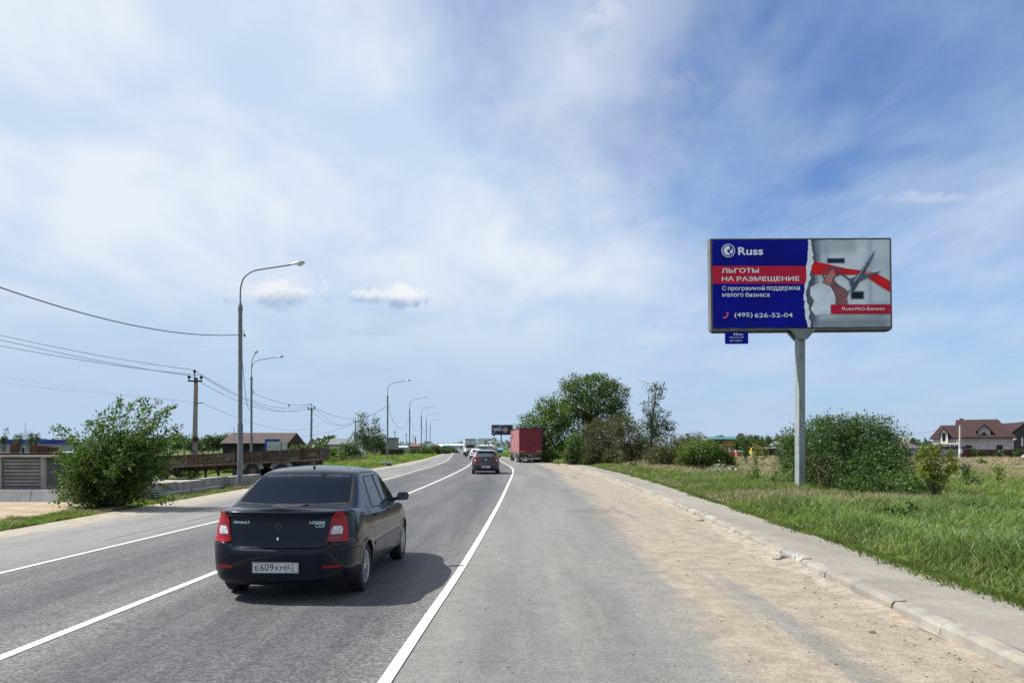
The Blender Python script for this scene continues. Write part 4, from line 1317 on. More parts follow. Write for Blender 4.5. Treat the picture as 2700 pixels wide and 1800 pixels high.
# ---------------------------------------------------------------- old wooden drop-side trailer in the left yard
def wooden_trailer():
    a = P(398, 1233, 41); b = P(852, 1211, 41)
    root = empty('wooden_trailer', (a.x, 41, 0), 0, 'long rusty brown drop-side trailer standing in the yard, its nose dipped to the left', 'trailer')
    L = b.x - a.x
    slope = (b.z - a.z) / L
    rot = Matrix.Rotation(-math.atan(slope), 3, 'Y')
    zb = a.z
    def T(x, y, z): return (x, y, zb + x * slope + z)
    woods = [mat('board_brown', (.060, .034, .021), .9, var=.4, scale=3, bump=.006, bscale=14, dirt=(.12, .095, .07), dirt_amt=.4, dscale=2.5),
             mat('board_rust', (.078, .037, .020), .9, var=.4, scale=3, bump=.006, bscale=14, dirt=(.06, .035, .025), dirt_amt=.4, dscale=3),
             mat('board_grey', (.12, .10, .085), .9, var=.35, scale=3, bump=.006, bscale=14, dirt=(.10, .06, .04), dirt_amt=.4, dscale=3)]
    rust = mat('rusty_steel', (.11, .075, .055), .85, var=.4, scale=6)
    r = random.Random(4); n = 19; H = .54; bw = L / n
    for side, y in ((0, -1.15), (1, 1.15)):
        for i in range(n):
            x = (i + .5) * bw
            for q in (0, 1, 2): MB().box(T(x, y + r.uniform(-.012, .012), H * (q + .5) / 3 + .05), (bw - .07, .035, H / 3 - .014), rot=rot).build('side_board', r.choice(woods[:2] if r.random() < .85 else woods), root)
        for i in range(n + 1):
            big = i % 5 == 0
            MB().box(T(i * bw, y - (.03 if side == 0 else -.03), H / 2 + .03), (.11 if big else .055, .07, H + (.10 if big else .02)), rot=rot).build('side_post', rust, root)
        MB().box(T(L / 2, y - .03, H + .06), (L + .1, .06, .05), rot=rot).build('top_rail', woods[0], root)
        MB().box(T(L / 2, y - .03, .0), (L + .1, .09, .09), rot=rot).build('bottom_rail', rust, root)
    for x in (0.0, L):
        for k in range(3): MB().box(T(x + (.06 if x else -.06), -.75 + .75 * k, H / 2 + .05), (.05, .68, H), rot=rot).build('tailgate_board', woods[k % 2], root)
    MB().box(T(L / 2, 0, .0), (L, 2.25, .08), rot=rot).build('load_bed', rust, root)
    for y in (-.5, .5): MB().box(T(L / 2, y, -.16), (L - .3, .12, .24), rot=rot).build('chassis_beam', rust, root)
    # load: scrap boughs and a pale sheet
    for x, sg in ((L - .25, 1),):
        MB().box(T(x, -1.16, -.22), (.22, .1, .42)).build('corner_stay', rust, root)
    rs = .45
    wx = [(1.15, .42), (L - 3.55, rs), (L - 1.95, rs)]
    for x, rr in wx:
        for s in (-1, 1):
            w_ = empty('wheel'); w_.parent = root
            o = Vector((x, s * .98, rr)); d = Vector((0, s, 0))
            MB().lathe([(rr * .55, -.12), (rr * .93, -.12), (rr, -.08), (rr, .08), (rr * .93, .12), (rr * .6, .12), (rr * .55, .1)], o, d, 26).build('tyre', RUBBER, w_, smooth=35)
            MB().lathe([(rr * .56, .10), (rr * .5, .03), (.001, .05)], o, d, 20).build('rim', rust, w_, smooth=35)
        mg = MB(); pts = [Vector((x + (rr + .08) * math.cos(t), -1.12, rr + (rr + .08) * math.sin(t))) for t in [R(12 + 13 * k) for k in range(13)]]
        for p0, p1 in zip(pts[:-1], pts[1:]): mg.bar(p0, p1, .26, .03, up=(0, 1, 0))
        mg.build('mudguard', mat('pale_mudguard', (.22, .215, .20), .8, var=.3), root)
        MB().box((x, 0, rr), (.12, 1.9, .12)).build('axle', DARK, root)
    for x in (3.4, 4.1):
        lg = MB().bar((x, -.9, .05), (x, -.9, zb + x * slope), .10); lg.box((x, -.9, .04), (.3, .3, .06))
        lg.build('landing_leg', DARK, root)
    MB().bar((3.5, -.9, .25), (4.6, -.9, .62), .05).build('leg_brace', DARK, root)
    MB().box((5.35, -.6, .36), (1.0, .6, .42)).build('tool_box', mat('dark_box', (.03, .04, .05), .7), root)
    tr = MB().box((1.9, -.3, .42), (1.1, 1.4, .38)); tr.bar((1.3, -.5, .6), (2.5, -.5, .35), .5, .14); tr.box((2.4, -.7, .28), (.5, .4, .34))
    tr.build('turntable_dolly', DARK, root)
    return root
wooden_trailer()
# ---------------------------------------------------------------- street lamps
GALV = mat('galvanised_steel', (0.15, 0.17, 0.175), 0.55, 0.35, var=0.18, scale=3, dirt=(.12, .12, .115), dirt_amt=.25, dscale=1.2, streak=True)
LAMPC = mat('lamp_housing', (0.30, 0.29, 0.27), 0.5, 0.2, var=.15)
LAMPG = mat('lamp_bowl', (0.55, 0.57, 0.58), 0.15, 0, var=.1, coat=.5)

def lamp_arm(root, ang, drop=0.0):
    c, s = math.cos(ang), math.sin(ang)
    def q(r, z): return Vector((r * c, r * s, z))
    pts = [q(0, 7.95), q(.005, 8.3), q(.03, 8.62), q(.13, 8.93), q(.30, 9.13), q(.52, 9.26), q(.8, 9.34), q(2.15, 9.58 + drop)]
    sm = crom([tuple(p) for p in pts], 3)
    arm = MB().tube(sm, [.032] * len(sm), 8).build('arm', GALV, root, smooth=60)
    d = (q(2.15, 9.58 + drop) - q(.8, 9.34)).normalized(); e = q(2.15, 9.58 + drop)
    head = empty('lamp_head', (0, 0, 0)); head.parent = root
    side = Vector((-s, c, 0)); up = d.cross(side) * -1
    if up.z < 0: up = -up
    ml = MB(); n = 10; rings = []
    for t, w, h in ((-.05, .05, .04), (.1, .07, .06), (.22, .12, .09), (.34, .15, .12), (.46, .13, .10), (.55, .07, .05), (.58, .02, .01)):
        rings.append([e + d * t + side * w * math.cos(a) + up * (h * max(0, math.sin(a)) - .0 * 1) for a in [math.pi * k / n for k in range(n + 1)]])
    vs = [v for r in rings for v in r]; m = n + 1
    fs = [(j * m + i, j * m + i + 1, (j + 1) * m + i + 1, (j + 1) * m + i) for j in range(len(rings) - 1) for i in range(n)]
    fs += [(j * m, (j + 1) * m, (j + 1) * m + n, j * m + n) for j in range(len(rings) - 1)]
    ml.add(vs, fs).build('housing', LAMPC, head, smooth=50)
    mb = MB(); rings = []
    for t, w, h in ((.20, .08, .03), (.26, .12, .09), (.36, .13, .115), (.46, .11, .09), (.52, .05, .03)):
        rings.append([e + d * t + side * w * math.cos(a) - up * (h * math.sin(a)) for a in [math.pi * k / n for k in range(n + 1)]])
    vs = [v for r in rings for v in r]
    fs = [(j * m + i, (j + 1) * m + i, (j + 1) * m + i + 1, j * m + i + 1) for j in range(len(rings) - 1) for i in range(n)]
    mb.add(vs, fs).build('bowl', LAMPG, head, smooth=50)

def street_lamp(loc, ang, label, double=None, sc=1.0):
    root = empty('street_lamp', loc, 0, label, 'street lamp', 'steel street lamps along the left side of the road')
    root.scale = (sc, sc, sc)
    MB().tube([(0, 0, -.2), (0, 0, 2.70), (0, 0, 2.74)], [.118, .112, .112], 16).build('base_sleeve', GALV, root, smooth=50)
    MB().tube([(0, 0, 2.7), (0, 0, 7.62)], [.092, .088], 16).build('pole', GALV, root, smooth=50)
    MB().tube([(0, 0, 7.60), (0, 0, 7.72), (0, 0, 7.97)], [.115, .10, .035], 14).build('pole_cap', GALV, root, smooth=50)
    br = MB().bar((-.10, 0, 6.62), (.19, 0, 6.55), .03); br.tube([(.08, 0, 6.75), (.16, 0, 6.68), (.18, 0, 6.50)], .012, 6); br.box((.19, 0, 6.5), (.06, .06, .09))
    br.build('wire_bracket', BLACK_PL, root)
    MB().box((.0, -.117, 1.0), (.12, .02, .42)).build('service_door', GALV, root)
    lamp_arm(root, ang)
    if double is not None: lamp_arm(root, double, .05)
    return root

lamps = []
def mk(px, D, ang, label, **k):
    p = GX(px, D); o = street_lamp(p, R(ang), label, **k); lamps.append(o); return o
mk(633.5, 31.6, 5, 'tallest, nearest steel street lamp standing by the concrete wall behind the dark saloon')
mk(663, 64.5, 12, 'two-armed steel street lamp behind the rusty trailer', double=R(-62))
mk(1022, 88, 6, 'steel street lamp beside the birches, first past the rusty trailer')
mk(1080, 118, 6, 'steel street lamp second past the rusty trailer, on the grass verge')
mk(1110.8, 143, 6, 'steel street lamp third past the rusty trailer, in front of green bushes')
mk(1124, 172, 6, 'steel street lamp, second last of the row down the road')
mk(1134, 206, 6, 'farthest steel street lamp of the row down the road')

# ---------------------------------------------------------------- concrete power poles
CONC = mat('pole_concrete', (0.24, 0.205, 0.18), 0.9, var=0.2, scale=3, bump=.004, bscale=30, dirt=(.12, .095, .08), dirt_amt=.4, dscale=1.5, streak=True)
CONCP = mat('pale_concrete', (0.40, 0.385, 0.35), 0.9, var=0.15, scale=2, bump=.004, bscale=30, dirt=(.25, .22, .19), dirt_amt=.2, dscale=1.5, streak=True)
IRON = mat('dark_iron', (0.022, 0.016, 0.014), 0.7, .3, var=.3)

def power_pole(p, h, label, m=CONC, coil=False, lean=0.012, arms=True, group='concrete power poles in the left yard'):
    root = empty('power_pole', p, 0, label, 'power pole', group)
    root.rotation_euler = (0, lean, 0)
    b = .125; t = .085
    vs = [(-b, -b, -.3), (b, -b, -.3), (b, b, -.3), (-b, b, -.3), (-t, -t, h), (t, -t, h), (t, t, h), (-t, t, h)]
    MB().add(vs, [(3, 2, 1, 0), (4, 5, 6, 7), (0, 1, 5, 4), (1, 2, 6, 5), (2, 3, 7, 6), (3, 0, 4, 7)]).build('pole', m, root)
    if arms:
        MB().box((0, -.14, h - .22), (.86, .08, .09)).build('crossarm', IRON, root)
        MB().bar((-.02, -.13, h - .3), (-.04, -.13, h + .28), .05).build('pin', IRON, root)
        for x, z in ((-.37, h - .02), (.37, h - .02), (-.04, h + .33)):
            MB().lathe([(.02, -.16), (.03, -.05), (.085, -.04), (.095, .03), (.075, .10), (.04, .14), (.001, .15)], (x, -.14, z), (0, 0, 1), 12).build('insulator', IRON, root, smooth=50)
        MB().bar((.1, -.1, h - 1.55), (.42, -.1, h - 1.55), .04).build('wire_bracket', IRON, root)
    if coil:
        c = MB(); pts = [(.1 + .26 * math.cos(a), -.22, h - 4.15 + .34 * math.sin(a)) for a in [k * math.pi / 8 for k in range(17)]]
        c.tube(pts, .035, 6, cap=False); c.build('cable_coil', IRON, root, smooth=60)
        MB().box((.12, -.2, h - 3.72), (.3, .18, .24)).build('coil_clamp', IRON, root)
    return root

poles = []
def pp(px, D, ytop, label, **k):
    p = GX(px, D); h = P(px, ytop, D).z - p.z - .35
    o = power_pole(p, h, label, **k); poles.append((o, p, h)); return o
pp(512, 45, 980, 'brown concrete power pole with a cable coil, nearest of its line', coil=True, lean=.02)
pp(820, 89, 1067, 'concrete power pole behind the right end of the rusty trailer')
pp(936.5, 135, 1103, 'concrete power pole left of the birches')
pp(999, 150, 1119, 'slim plain concrete pole in front of the birches', arms=False)
pp(1041, 225, 1134, 'concrete power pole beside the grey beige block')
pp(1072, 255, 1142, 'short leaning concrete pole between two street lamps', lean=-.02)
pp(1089, 300, 1145, 'far concrete pole just right of the fourth street lamp')
pp(2530.5, 97, 1114, 'pale concrete pole in front of the house with the dormer', m=CONCP, arms=False, group='poles on the right')
pp(1966.7, 150, 1144, 'pale concrete pole beside the beige gabled house', m=CONCP, arms=True, group='poles on the right')
pp(1478 - 140, 200, 1160, 'thin pale post left of the parked trailer', m=CONCP, arms=False, group='poles on the right')
for i, (px, D, yt) in enumerate([(1216, 520, 1158), (1222, 560, 1156), (1228, 600, 1157)]):
    pp(px, D, yt, ['left', 'middle', 'right'][i] + ' of three thin far masts beyond the end of the road', arms=False, group='thin far masts')
# junction box on the pale pole
o = poles[7][0]
MB().box((0, -.2, 1.15), (.32, .2, .55)).build('meter_box', mat('white_box', (.6, .6, .58), .5), o)

WIRE = mat('wire_dark', (.035, .037, .042), .6, var=0)
def wire(a, b, sag, label, r=.012, n=26, grp='overhead wires'):
    a = Vector(a); b = Vector(b)
    pts = [a.lerp(b, i / n) - Vector((0, 0, sag * 4 * (i / n) * (1 - i / n))) for i in range(n + 1)]
    MB().tube(pts, r, 5).build('overhead_wire', WIRE, None, label=label, cat='wire', group=grp)
def lamp_at(i, z=6.55):
    return lamps[i].location + Vector((0, 0, z))
wire(P(-260, 660, 15), lamp_at(0), .55, 'thick overhead wire from the left edge to the nearest street lamp', r=.016)
wire(lamp_at(0, 6.5), lamp_at(1, 5.95), 1.9, 'slack wire hanging from the nearest lamp to the two-armed lamp', r=.014)
u1 = poles[0][1] + Vector((0, -.14, poles[0][2])); u2 = poles[1][1] + Vector((0, -.14, poles[1][2])); u3 = poles[2][1] + Vector((0, -.14, poles[2][2]))
u1.x += .1
for k, (dx, dz) in enumerate(((-.37, .12), (.37, .12), (-.04, .45))):
    nm = ('left', 'right', 'top')[k]
    wire(P(-320, 812 + (0, 30, -8)[k], 34), u1 + Vector((dx, 0, dz)), .3, 'wire from the left edge to the %s insulator of the nearest power pole' % nm, r=.013)
    wire(u1 + Vector((dx, 0, dz)), u2 + Vector((dx, 0, dz)), 1.25, 'wire between the %s insulators of the first two power poles' % nm, r=.014)
    if k < 2: wire(u2 + Vector((dx, 0, dz)), u3 + Vector((dx, 0, dz)), 1.6, 'wire between the %s insulators of the second and third power poles' % nm, r=.016)
for k, y in enumerate((955, 975)):
    wire(P(-200, y, 60), u1 + Vector((.3 * k, .2, -1.5)), .25, ('upper' if k == 0 else 'lower') + ' of two thin wires low at the left edge', r=.008)
wire(u1 + Vector((.35, 0, -1.5)), P(860, 1110, 120), 1.6, 'thin low wire leading away right from the nearest power pole', r=.011)
wire(lamp_at(1, 6.5), u2 + Vector((0, 0, .45)), .5, 'wire from the two-armed lamp to the second power pole', r=.018)
wire(u2 + Vector((0, 0, .45)), lamp_at(2), 1.6, 'wire from the second power pole to the lamp beside the birches', r=.018)
wire(P(790, 1150, 110), lamp_at(2), .8, 'rising wire from the greenery to the lamp beside the birches', r=.018)
for i in range(2, 5):
    wire(lamp_at(i), lamp_at(i + 1), 2.3 - .3 * (i - 2), ('first', 'second', 'third')[i - 2] + ' slack wire between street lamps past the birches', r=.02)
ph = poles[7][1] + Vector((0, 0, poles[7][2]))
wire(P(2360, 1145, 130), ph, .3, 'wire rising from the billboard shrub to the pale house pole', r=.022)
wire(ph, P(2790, 1094, 80), .4, 'wire from the pale house pole to the right edge', r=.022)
pg = poles[8][1] + Vector((0, 0, poles[8][2]))
wire(pg, P(2130, 1142, 140), .9, 'wire from the far pale pole to the billboard shrub', r=.02)

def bird(p, label, s=.3):
    root = empty('bird', p, R(40), label, 'bird')
    root.scale = (s, s, s)
    b = MB(); pts = [(0, -.55, .02), (0, -.3, .1), (0, 0, .13), (0, .3, .2), (0, .45, .34), (0, .56, .36), (0, .70, .33)]
    b.tube(pts, [.03, .10, .19, .17, .11, .09, .01], 9); b.build('body', IRON, root, smooth=60)
    MB().add([(0, -.3, .16), (-.1, .1, .3), (-.24, -.5, .05)], [(0, 1, 2)]).add([(0, -.3, .16), (.1, .1, .3), (.24, -.5, .05)], [(2, 1, 0)]).build('wing', IRON, root)
    MB().bar((0, -.05, -.25), (0, .02, .05), .04).build('leg', IRON, root)
bird(P(2536, 1106, 105) , 'dark bird perched on the ridge of the house with the dormer', .55)
bird(P(762.5, 1070.5, 70), 'small dark bird sitting on the wires left of the second power pole', .4)

# ---------------------------------------------------------------- the billboard
BLUE = mat('print_blue', (0.004, 0.007, 0.27), 0.6, var=.22, scale=.7, dirt=(.006, .010, .20), dirt_amt=.3, dscale=1.2)
REDP = mat('print_red', (0.62, 0.02, 0.055), 0.42, var=.06, scale=.8)
RIBB = mat('print_ribbon', (0.75, 0.02, 0.025), 0.42, var=.12, scale=1.2)
WHT = mat('print_white', (0.93, 0.95, 0.97), 0.5, var=.02)

for _p in (BLUE, REDP, RIBB, WHT): _p.node_tree.nodes['Principled BSDF'].inputs['Specular IOR Level'].default_value = .1

def print_picture_mat():
    """the blurred office photograph printed on the right half: pale grey with soft darker bars"""
    m = bpy.data.materials.new('printed_photo'); m.use_nodes = True
    w = NT(m.node_tree); b = m.node_tree.nodes['Principled BSDF']
    tc = w.new('ShaderNodeTexCoord').outputs['Object']
    X, Y, Z = w.sep(tc)
    n = w.noise(tc, .8, 4, .55)
    c = w.mix(w.ramp(n, .3, .7), (.50, .55, .62, 1), (.76, .80, .85, 1))
    def soft(x0, x1, z0, z1, s, amt, col, c):
        f = w.math('MULTIPLY', w.math('MULTIPLY', w.ramp(X, x0 - s, x0 + s), w.ramp(X, x1 + s, x1 - s)),
                   w.math('MULTIPLY', w.ramp(Z, z0 - s, z0 + s), w.ramp(Z, z1 + s, z1 - s)))
        return w.mix(w.math('MULTIPLY', f, amt), c, (*col, 1))
    W2 = 3.1
    c = soft(4.15, 5.35, .45, 2.72, .12, .6, (.88, .91, .94), c)
    c = soft(3.3, 3.66, .1, 3.1, .14, .9, (.09, .10, .15), c)
    c = soft(3.3, 3.9, 2.2, 3.2, .25, .7, (.10, .11, .16), c)
    c = soft(3.80, 3.94, 1.4, 3.0, .06, .7, (.72, .75, .78), c)
    c = soft(3.62, 5.05, 2.55, 3.1, .10, .5, (.42, .45, .50), c)
    c = soft(5.46, 5.60, .8, 3.0, .06, .6, (.45, .48, .54), c)
    c = soft(4.35, 6.2, 1.62, 1.70, .04, .4, (.50, .53, .58), c)
    c = soft(4.83, 5.30, .98, 1.26, .05, 1.0, (.012, .018, .05), c)
    c = soft(4.02, 4.64, 2.22, 2.40, .04, 1.0, (.02, .028, .07), c)
    c = soft(2.5, 6.2, -.2, .35, .22, .65, (.18, .21, .27), c)
    w.set(b.inputs['Base Color'], c)
    b.inputs['Roughness'].default_value = .55
    b.inputs['Specular IOR Level'].default_value = .15
    return m

def billboard():
    D = 25.5
    yaw = R(1.8)
    root = empty('billboard', (9.93, D, 0.08), 0, 'large blue and red two-sided advertising billboard on a square grey steel post', 'billboard')
    # panel frame: local x from its left edge, y away, z up
    W_, H_ = 6.24, 3.06
    zb = 5.715
    def part(mb, name, m, **k):
        sm = k.pop('smooth', None)
        o = mb.build(name, m, root, smooth=sm, **k); o.location = (-3.085, -.13, zb); o.rotation_euler = (0, -R(.75), yaw)
        return o
    steel = mat('billboard_steel', (.20, .22, .22), .6, .2, var=.2, scale=2, dirt=(.33, .33, .31), dirt_amt=.25, dscale=1.4, streak=True)
    post = mat('billboard_post_paint', (.25, .28, .285), .6, .1, var=.12, scale=1.4, bump=.006, bscale=5, dirt=(.33, .35, .35), dirt_amt=.3, dscale=1.6, streak=True)
    a = .12
    pm = MB(); rot = Matrix.Rotation(R(14), 3, 'Z')
    pm.box((0, 0, 2.7), (2 * a, 2 * a, 6.0), rot=rot)
    for z in (1.62, 1.9, 4.1): pm.box((-a * .98, -a * .3, z), (.012, .14, .30), rot=rot)
    for z in (.9, 2.5, 3.1, 4.9): pm.box((.04, -a - .006, z), (.12, .012, .22), rot=rot)
    pm.build('post', post, root)
    hd = MB().prism([(-.44, 5.70), (.44, 5.70), (.14, 5.36), (-.14, 5.36)], (0, -.2, 0), (1, 0, 0), (0, 0, 1), .10)
    hd.build('bracket', steel, root)
    hd = MB().prism([(-.44, 5.70), (.44, 5.70), (.14, 5.36), (-.14, 5.36)], (0, .2, 0), (1, 0, 0), (0, 0, 1), .10)
    hd.build('bracket', steel, root)
    MB().box((0, 0, 5.71), (.95, .3, .05)).build('head_plate', steel, root)
    part(MB().box((W_ / 2, .105, H_ / 2), (W_ - .04, .25, H_ - .04)), 'panel_core', mat('panel_grey', (.25, .26, .27), .7))
    fr = mat('frame_edge', (.13, .125, .115), .6, var=.2, scale=2, dirt=(.07, .06, .055), dirt_amt=.4, dscale=6)
    for nm, c, s in (('frame_rail', (W_ / 2, .095, H_ + .01), (W_ + .04, .31, .04)), ('frame_rail', (W_ / 2, .095, -.035), (W_ + .04, .31, .07)),
                     ('frame_stile', (-.01, .095, H_ / 2), (.05, .31, H_)), ('frame_stile', (W_ + .01, .095, H_ / 2), (.05, .31, H_))):
        part(MB().box(c, s), nm, fr)
    part(MB().box((W_ / 2, .095, -.09), (W_ - .1, .26, .05)), 'catwalk_beam', BLACK_PL)
    # vinyl face with slightly wavy surface
    nx, nz = 44, 22; vs = []; rr = random.Random(2)
    for j in range(nz + 1):
        for i in range(nx + 1):
            x = .03 + (W_ - .06) * i / nx; z = .03 + (H_ - .06) * j / nz
            edge = min(i, nx - i, j, nz - j)
            wob = (.006 * math.sin(i * 1.7) + .005 * math.sin(j * 2.3 + i * .3)) * (1.0 if edge < 2 else .15)
            vs.append((x, -.062 + wob * .5, z + (.004 * math.sin(i * .9) if j in (0, nz) else 0)))
    fs = [(j * (nx + 1) + i, j * (nx + 1) + i + 1, (j + 1) * (nx + 1) + i + 1, (j + 1) * (nx + 1) + i) for j in range(nz) for i in range(nx)]
    part(MB().add(vs, fs), 'poster', print_picture_mat(), smooth=60)
    # u, v in poster fractions measured on the photograph (0..1 from left, 0..1 from bottom)
    def uv(a, b): return (.03 + a * (W_ - .06), .03 + b * (H_ - .06))
    yk = [-.070]
    def flat(name, poly, m, lift=None, parent_kw=None, **kw):
        yk[0] -= .0022
        pts = [uv(*p) for p in poly]
        ar = sum(pts[i][0] * pts[(i + 1) % len(pts)][1] - pts[(i + 1) % len(pts)][0] * pts[i][1] for i in range(len(pts)))
        if ar < 0: pts = pts[::-1]
        bm = MB().add([(x, yk[0], z) for x, z in pts], [tuple(range(len(pts)))])
        return part(bm, name, m, **kw)
    def zx(x): return (x - 160) / (2220 - 160)         # columns of the enlarged view
    def zy(y, x=1200): # the board is seen slightly from the side
        t = zx(x); top = 150 - 12 * t; bot = 1176 - 14 * t
        return 1 - (y - top) / (bot - top)
    def Z(x, y): return (min(max(zx(x), 0), 1), min(max(zy(y, x), 0), 1))
    edgeL = [(1268, 140), (1275, 190), (1268, 260), (1262, 330), (1264, 360), (1250, 430), (1243, 480), (1244, 530), (1250, 580), (1238, 630), (1222, 680), (1224, 720), (1212, 780), (1210, 830), (1222, 870), (1216, 930), (1228, 990), (1226, 1040), (1240, 1090), (1252, 1140), (1256, 1180)]
    edgeR = [(1306, 140), (1304, 200), (1318, 240), (1312, 275), (1328, 310), (1318, 345), (1334, 395), (1316, 440), (1302, 460), (1308, 490), (1290, 520), (1284, 560), (1304, 590), (1270, 640), (1262, 680), (1238, 745), (1240, 800), (1250, 840), (1244, 860), (1272, 920), (1266, 960), (1280, 1010), (1270, 1060), (1286, 1110), (1290, 1180)]
    rr = random.Random(9)
    def rough(e, amp, k=3):
        out = []
        for p, q in zip(e[:-1], e[1:]):
            for i in range(k):
                t = i / k; out.append((p[0] + (q[0] - p[0]) * t + rr.uniform(-amp, amp), p[1] + (q[1] - p[1]) * t))
        out.append(e[-1]); return out
    eL = rough(edgeL, 4); eR = rough(edgeR, 6)
    shd = [(x + 38 + rr.uniform(-14, 14), y) for x, y in edgeR]
    flat('torn_edge_print', [Z(1200, 140)] + [Z(*p) for p in shd] + [Z(1200, 1180)], mat('print_smoke', (.085, .095, .14), .42, var=.4, scale=3))
    flat('blue_field', [Z(150, 140)] + [Z(x + 6, y) for x, y in eL] + [Z(150, 1190)], BLUE)
    flat('red_band', [Z(150, 449), Z(1248, 449), Z(1246, 520), Z(1250, 580), Z(1240, 630), Z(1226, 659), Z(150, 659)], REDP)
    flat('torn_paper', [Z(*p) for p in eL] + [Z(*p) for p in reversed(eR)], WHT)
    # picture: ribbon, hand with scissors
    flat('ribbon_print', [Z(1334, 395), Z(1480, 425), Z(1700, 478), Z(1960, 512), Z(2050, 530), Z(2222, 628), Z(2222, 755), Z(2080, 672), Z(1940, 572), Z(1830, 550), Z(1560, 560), Z(1330, 548), Z(1298, 520), Z(1306, 470), Z(1320, 440)], RIBB)
    flat('ribbon_highlight', [Z(1880, 505), Z(2010, 522), Z(2060, 536), Z(1985, 548), Z(1900, 545)], mat('ribbon_pale', (.75, .16, .13), .42))
    flat('cuff_print', [Z(1290, 700), Z(1360, 662), Z(1450, 650), Z(1520, 690), Z(1560, 760), Z(1580, 830), Z(1575, 900), Z(1520, 905), Z(1520, 1010), Z(1340, 1030), Z(1290, 960), Z(1330, 860), Z(1285, 790)], mat('print_cuff', (.82, .85, .90), .42, var=.15, scale=2.5))
    flat('hand_print', [Z(1430, 650), Z(1460, 580), Z(1510, 520), Z(1545, 485), Z(1575, 500), Z(1588, 550), Z(1568, 610), Z(1600, 655), Z(1650, 690), Z(1700, 720), Z(1732, 760), Z(1728, 800), Z(1708, 830), Z(1724, 860), Z(1722, 898), Z(1580, 898), Z(1580, 830), Z(1560, 760), Z(1520, 690)], mat('print_skin', (.24, .085, .085), .42, var=.3, scale=3))
    flat('hand_print', [Z(1440, 640), Z(1475, 580), Z(1520, 520), Z(1545, 490), Z(1570, 505), Z(1576, 550), Z(1545, 600), Z(1530, 650), Z(1500, 668)], mat('print_skin_lit', (.55, .20, .17), .42, var=.2, scale=4))
    met = mat('print_metal', (.075, .085, .14), .42, var=.4, scale=4)
    def band(pts, wd, m, nm='scissors_print'):
        L_ = []; R_ = []
        for i, p in enumerate(pts):
            a_ = pts[max(i - 1, 0)]; b_ = pts[min(i + 1, len(pts) - 1)]
            tx, ty = b_[0] - a_[0], b_[1] - a_[1]; l = math.hypot(tx, ty)
            L_.append(Z(p[0] - ty / l * wd / 2, p[1] + tx / l * wd / 2)); R_.append(Z(p[0] + ty / l * wd / 2, p[1] - tx / l * wd / 2))
        flat(nm, L_ + R_[::-1], m)
    band([(1445, 590), (1440, 550), (1460, 505), (1510, 475), (1570, 470), (1620, 495), (1640, 535), (1700, 575), (1760, 620), (1790, 650)], 20, met)
    band([(1580, 575), (1615, 560), (1640, 540)], 12, met)
    flat('scissors_print', [Z(1740, 600), Z(1900, 560), Z(2120, 508), Z(2080, 535), Z(1950, 590), Z(1870, 632), Z(1790, 650), Z(1760, 660)], met)
    flat('scissors_print', [Z(1765, 700), Z(1740, 640), Z(1850, 540), Z(1960, 390), Z(2050, 258), Z(2020, 350), Z(1940, 500), Z(1870, 620), Z(1800, 740), Z(1765, 740)], met)
    flat('blade_highlight', [Z(1790, 625), Z(1880, 510), Z(1990, 350), Z(2045, 270), Z(1960, 400), Z(1860, 560), Z(1800, 640)], mat('print_steel', (.45, .47, .52), .42))
    band([(1780, 720), (1740, 745), (1720, 770)], 12, met)
    flat('red_tag', [Z(1524, 904), Z(2222, 902), Z(2222, 1012), Z(1524, 1014)], REDP)
    # writing
    def word(name, txt, x0, y0, x1, y1, m, bold=0.0):
        (a0, b0) = Z(x0, y1); (a1, b1) = Z(x1, y0)
        p0 = uv(a0, b0); p1 = uv(a1, b1); yk[0] -= .0022
        o = lettering(name, txt, (p0[0], yk[0], p0[1]), (1, 0, 0), (0, 0, 1), p1[0] - p0[0], p1[1] - p0[1], m, root, bold=bold)
        o.location = (-3.085, -.13, zb); o.rotation_euler = (0, -R(.75), yaw)
    word('lettering', 'Russ', 456, 232, 744, 326, WHT, .02)
    word('lettering', 'ЛЬГОТЫ', 263, 478, 692, 536, WHT, .018)
    word('lettering', 'НА', 265, 575, 402, 630, WHT, .018)
    word('lettering', 'РАЗМЕЩЕНИЕ', 436, 573, 1158, 642, WHT, .018)
    word('lettering', 'С', 266, 690, 312, 738, WHT, .006)
    word('lettering', 'программой', 334, 684, 756, 752, WHT, .006)
    word('lettering', 'поддержки', 778, 690, 1162, 752, WHT, .006)
    word('lettering', 'малого', 266, 772, 510, 816, WHT, .006)
    word('lettering', 'бизнеса', 532, 762, 810, 816, WHT, .006)
    word('lettering', '(495)', 402, 998, 612, 1066, WHT, .006)
    word('lettering', '626-52-04', 634, 1002, 1074, 1056, WHT, .006)
    word('lettering', 'Russ', 1648, 936, 1782, 972, WHT, .008)
    word('lettering', 'PRO-Бизнес', 1796, 936, 2146, 974, WHT, .004)
    # the round emblem: ring and inner shape
    cx, cy, r0 = 340, 276, 78
    ring = [Z(cx + r0 * math.cos(t), cy + r0 * math.sin(t)) for t in [2 * math.pi * k / 40 for k in range(40)]]
    flat('emblem_ring', ring, WHT)
    flat('emblem_ring_inner', [Z(cx + 69 * math.cos(t), cy + 69 * math.sin(t)) for t in [2 * math.pi * k / 40 for k in range(40)]], BLUE)
    flat('emblem_disc', [Z(cx + 54 * math.cos(t), cy + 54 * math.sin(t)) for t in [2 * math.pi * k / 36 for k in range(36)]], WHT)
    flat('emblem_cut', [Z(372, 215), Z(384, 238), Z(378, 268), Z(350, 285), Z(385, 330), Z(370, 332), Z(322, 278), Z(354, 258), Z(362, 240), Z(352, 218)], BLUE)
    # telephone handset
    hs = [(322, 992), (334, 1005), (328, 1040), (300, 1066), (272, 1068), (266, 1056), (280, 1046), (294, 1050), (310, 1034), (314, 1012), (308, 1000)]
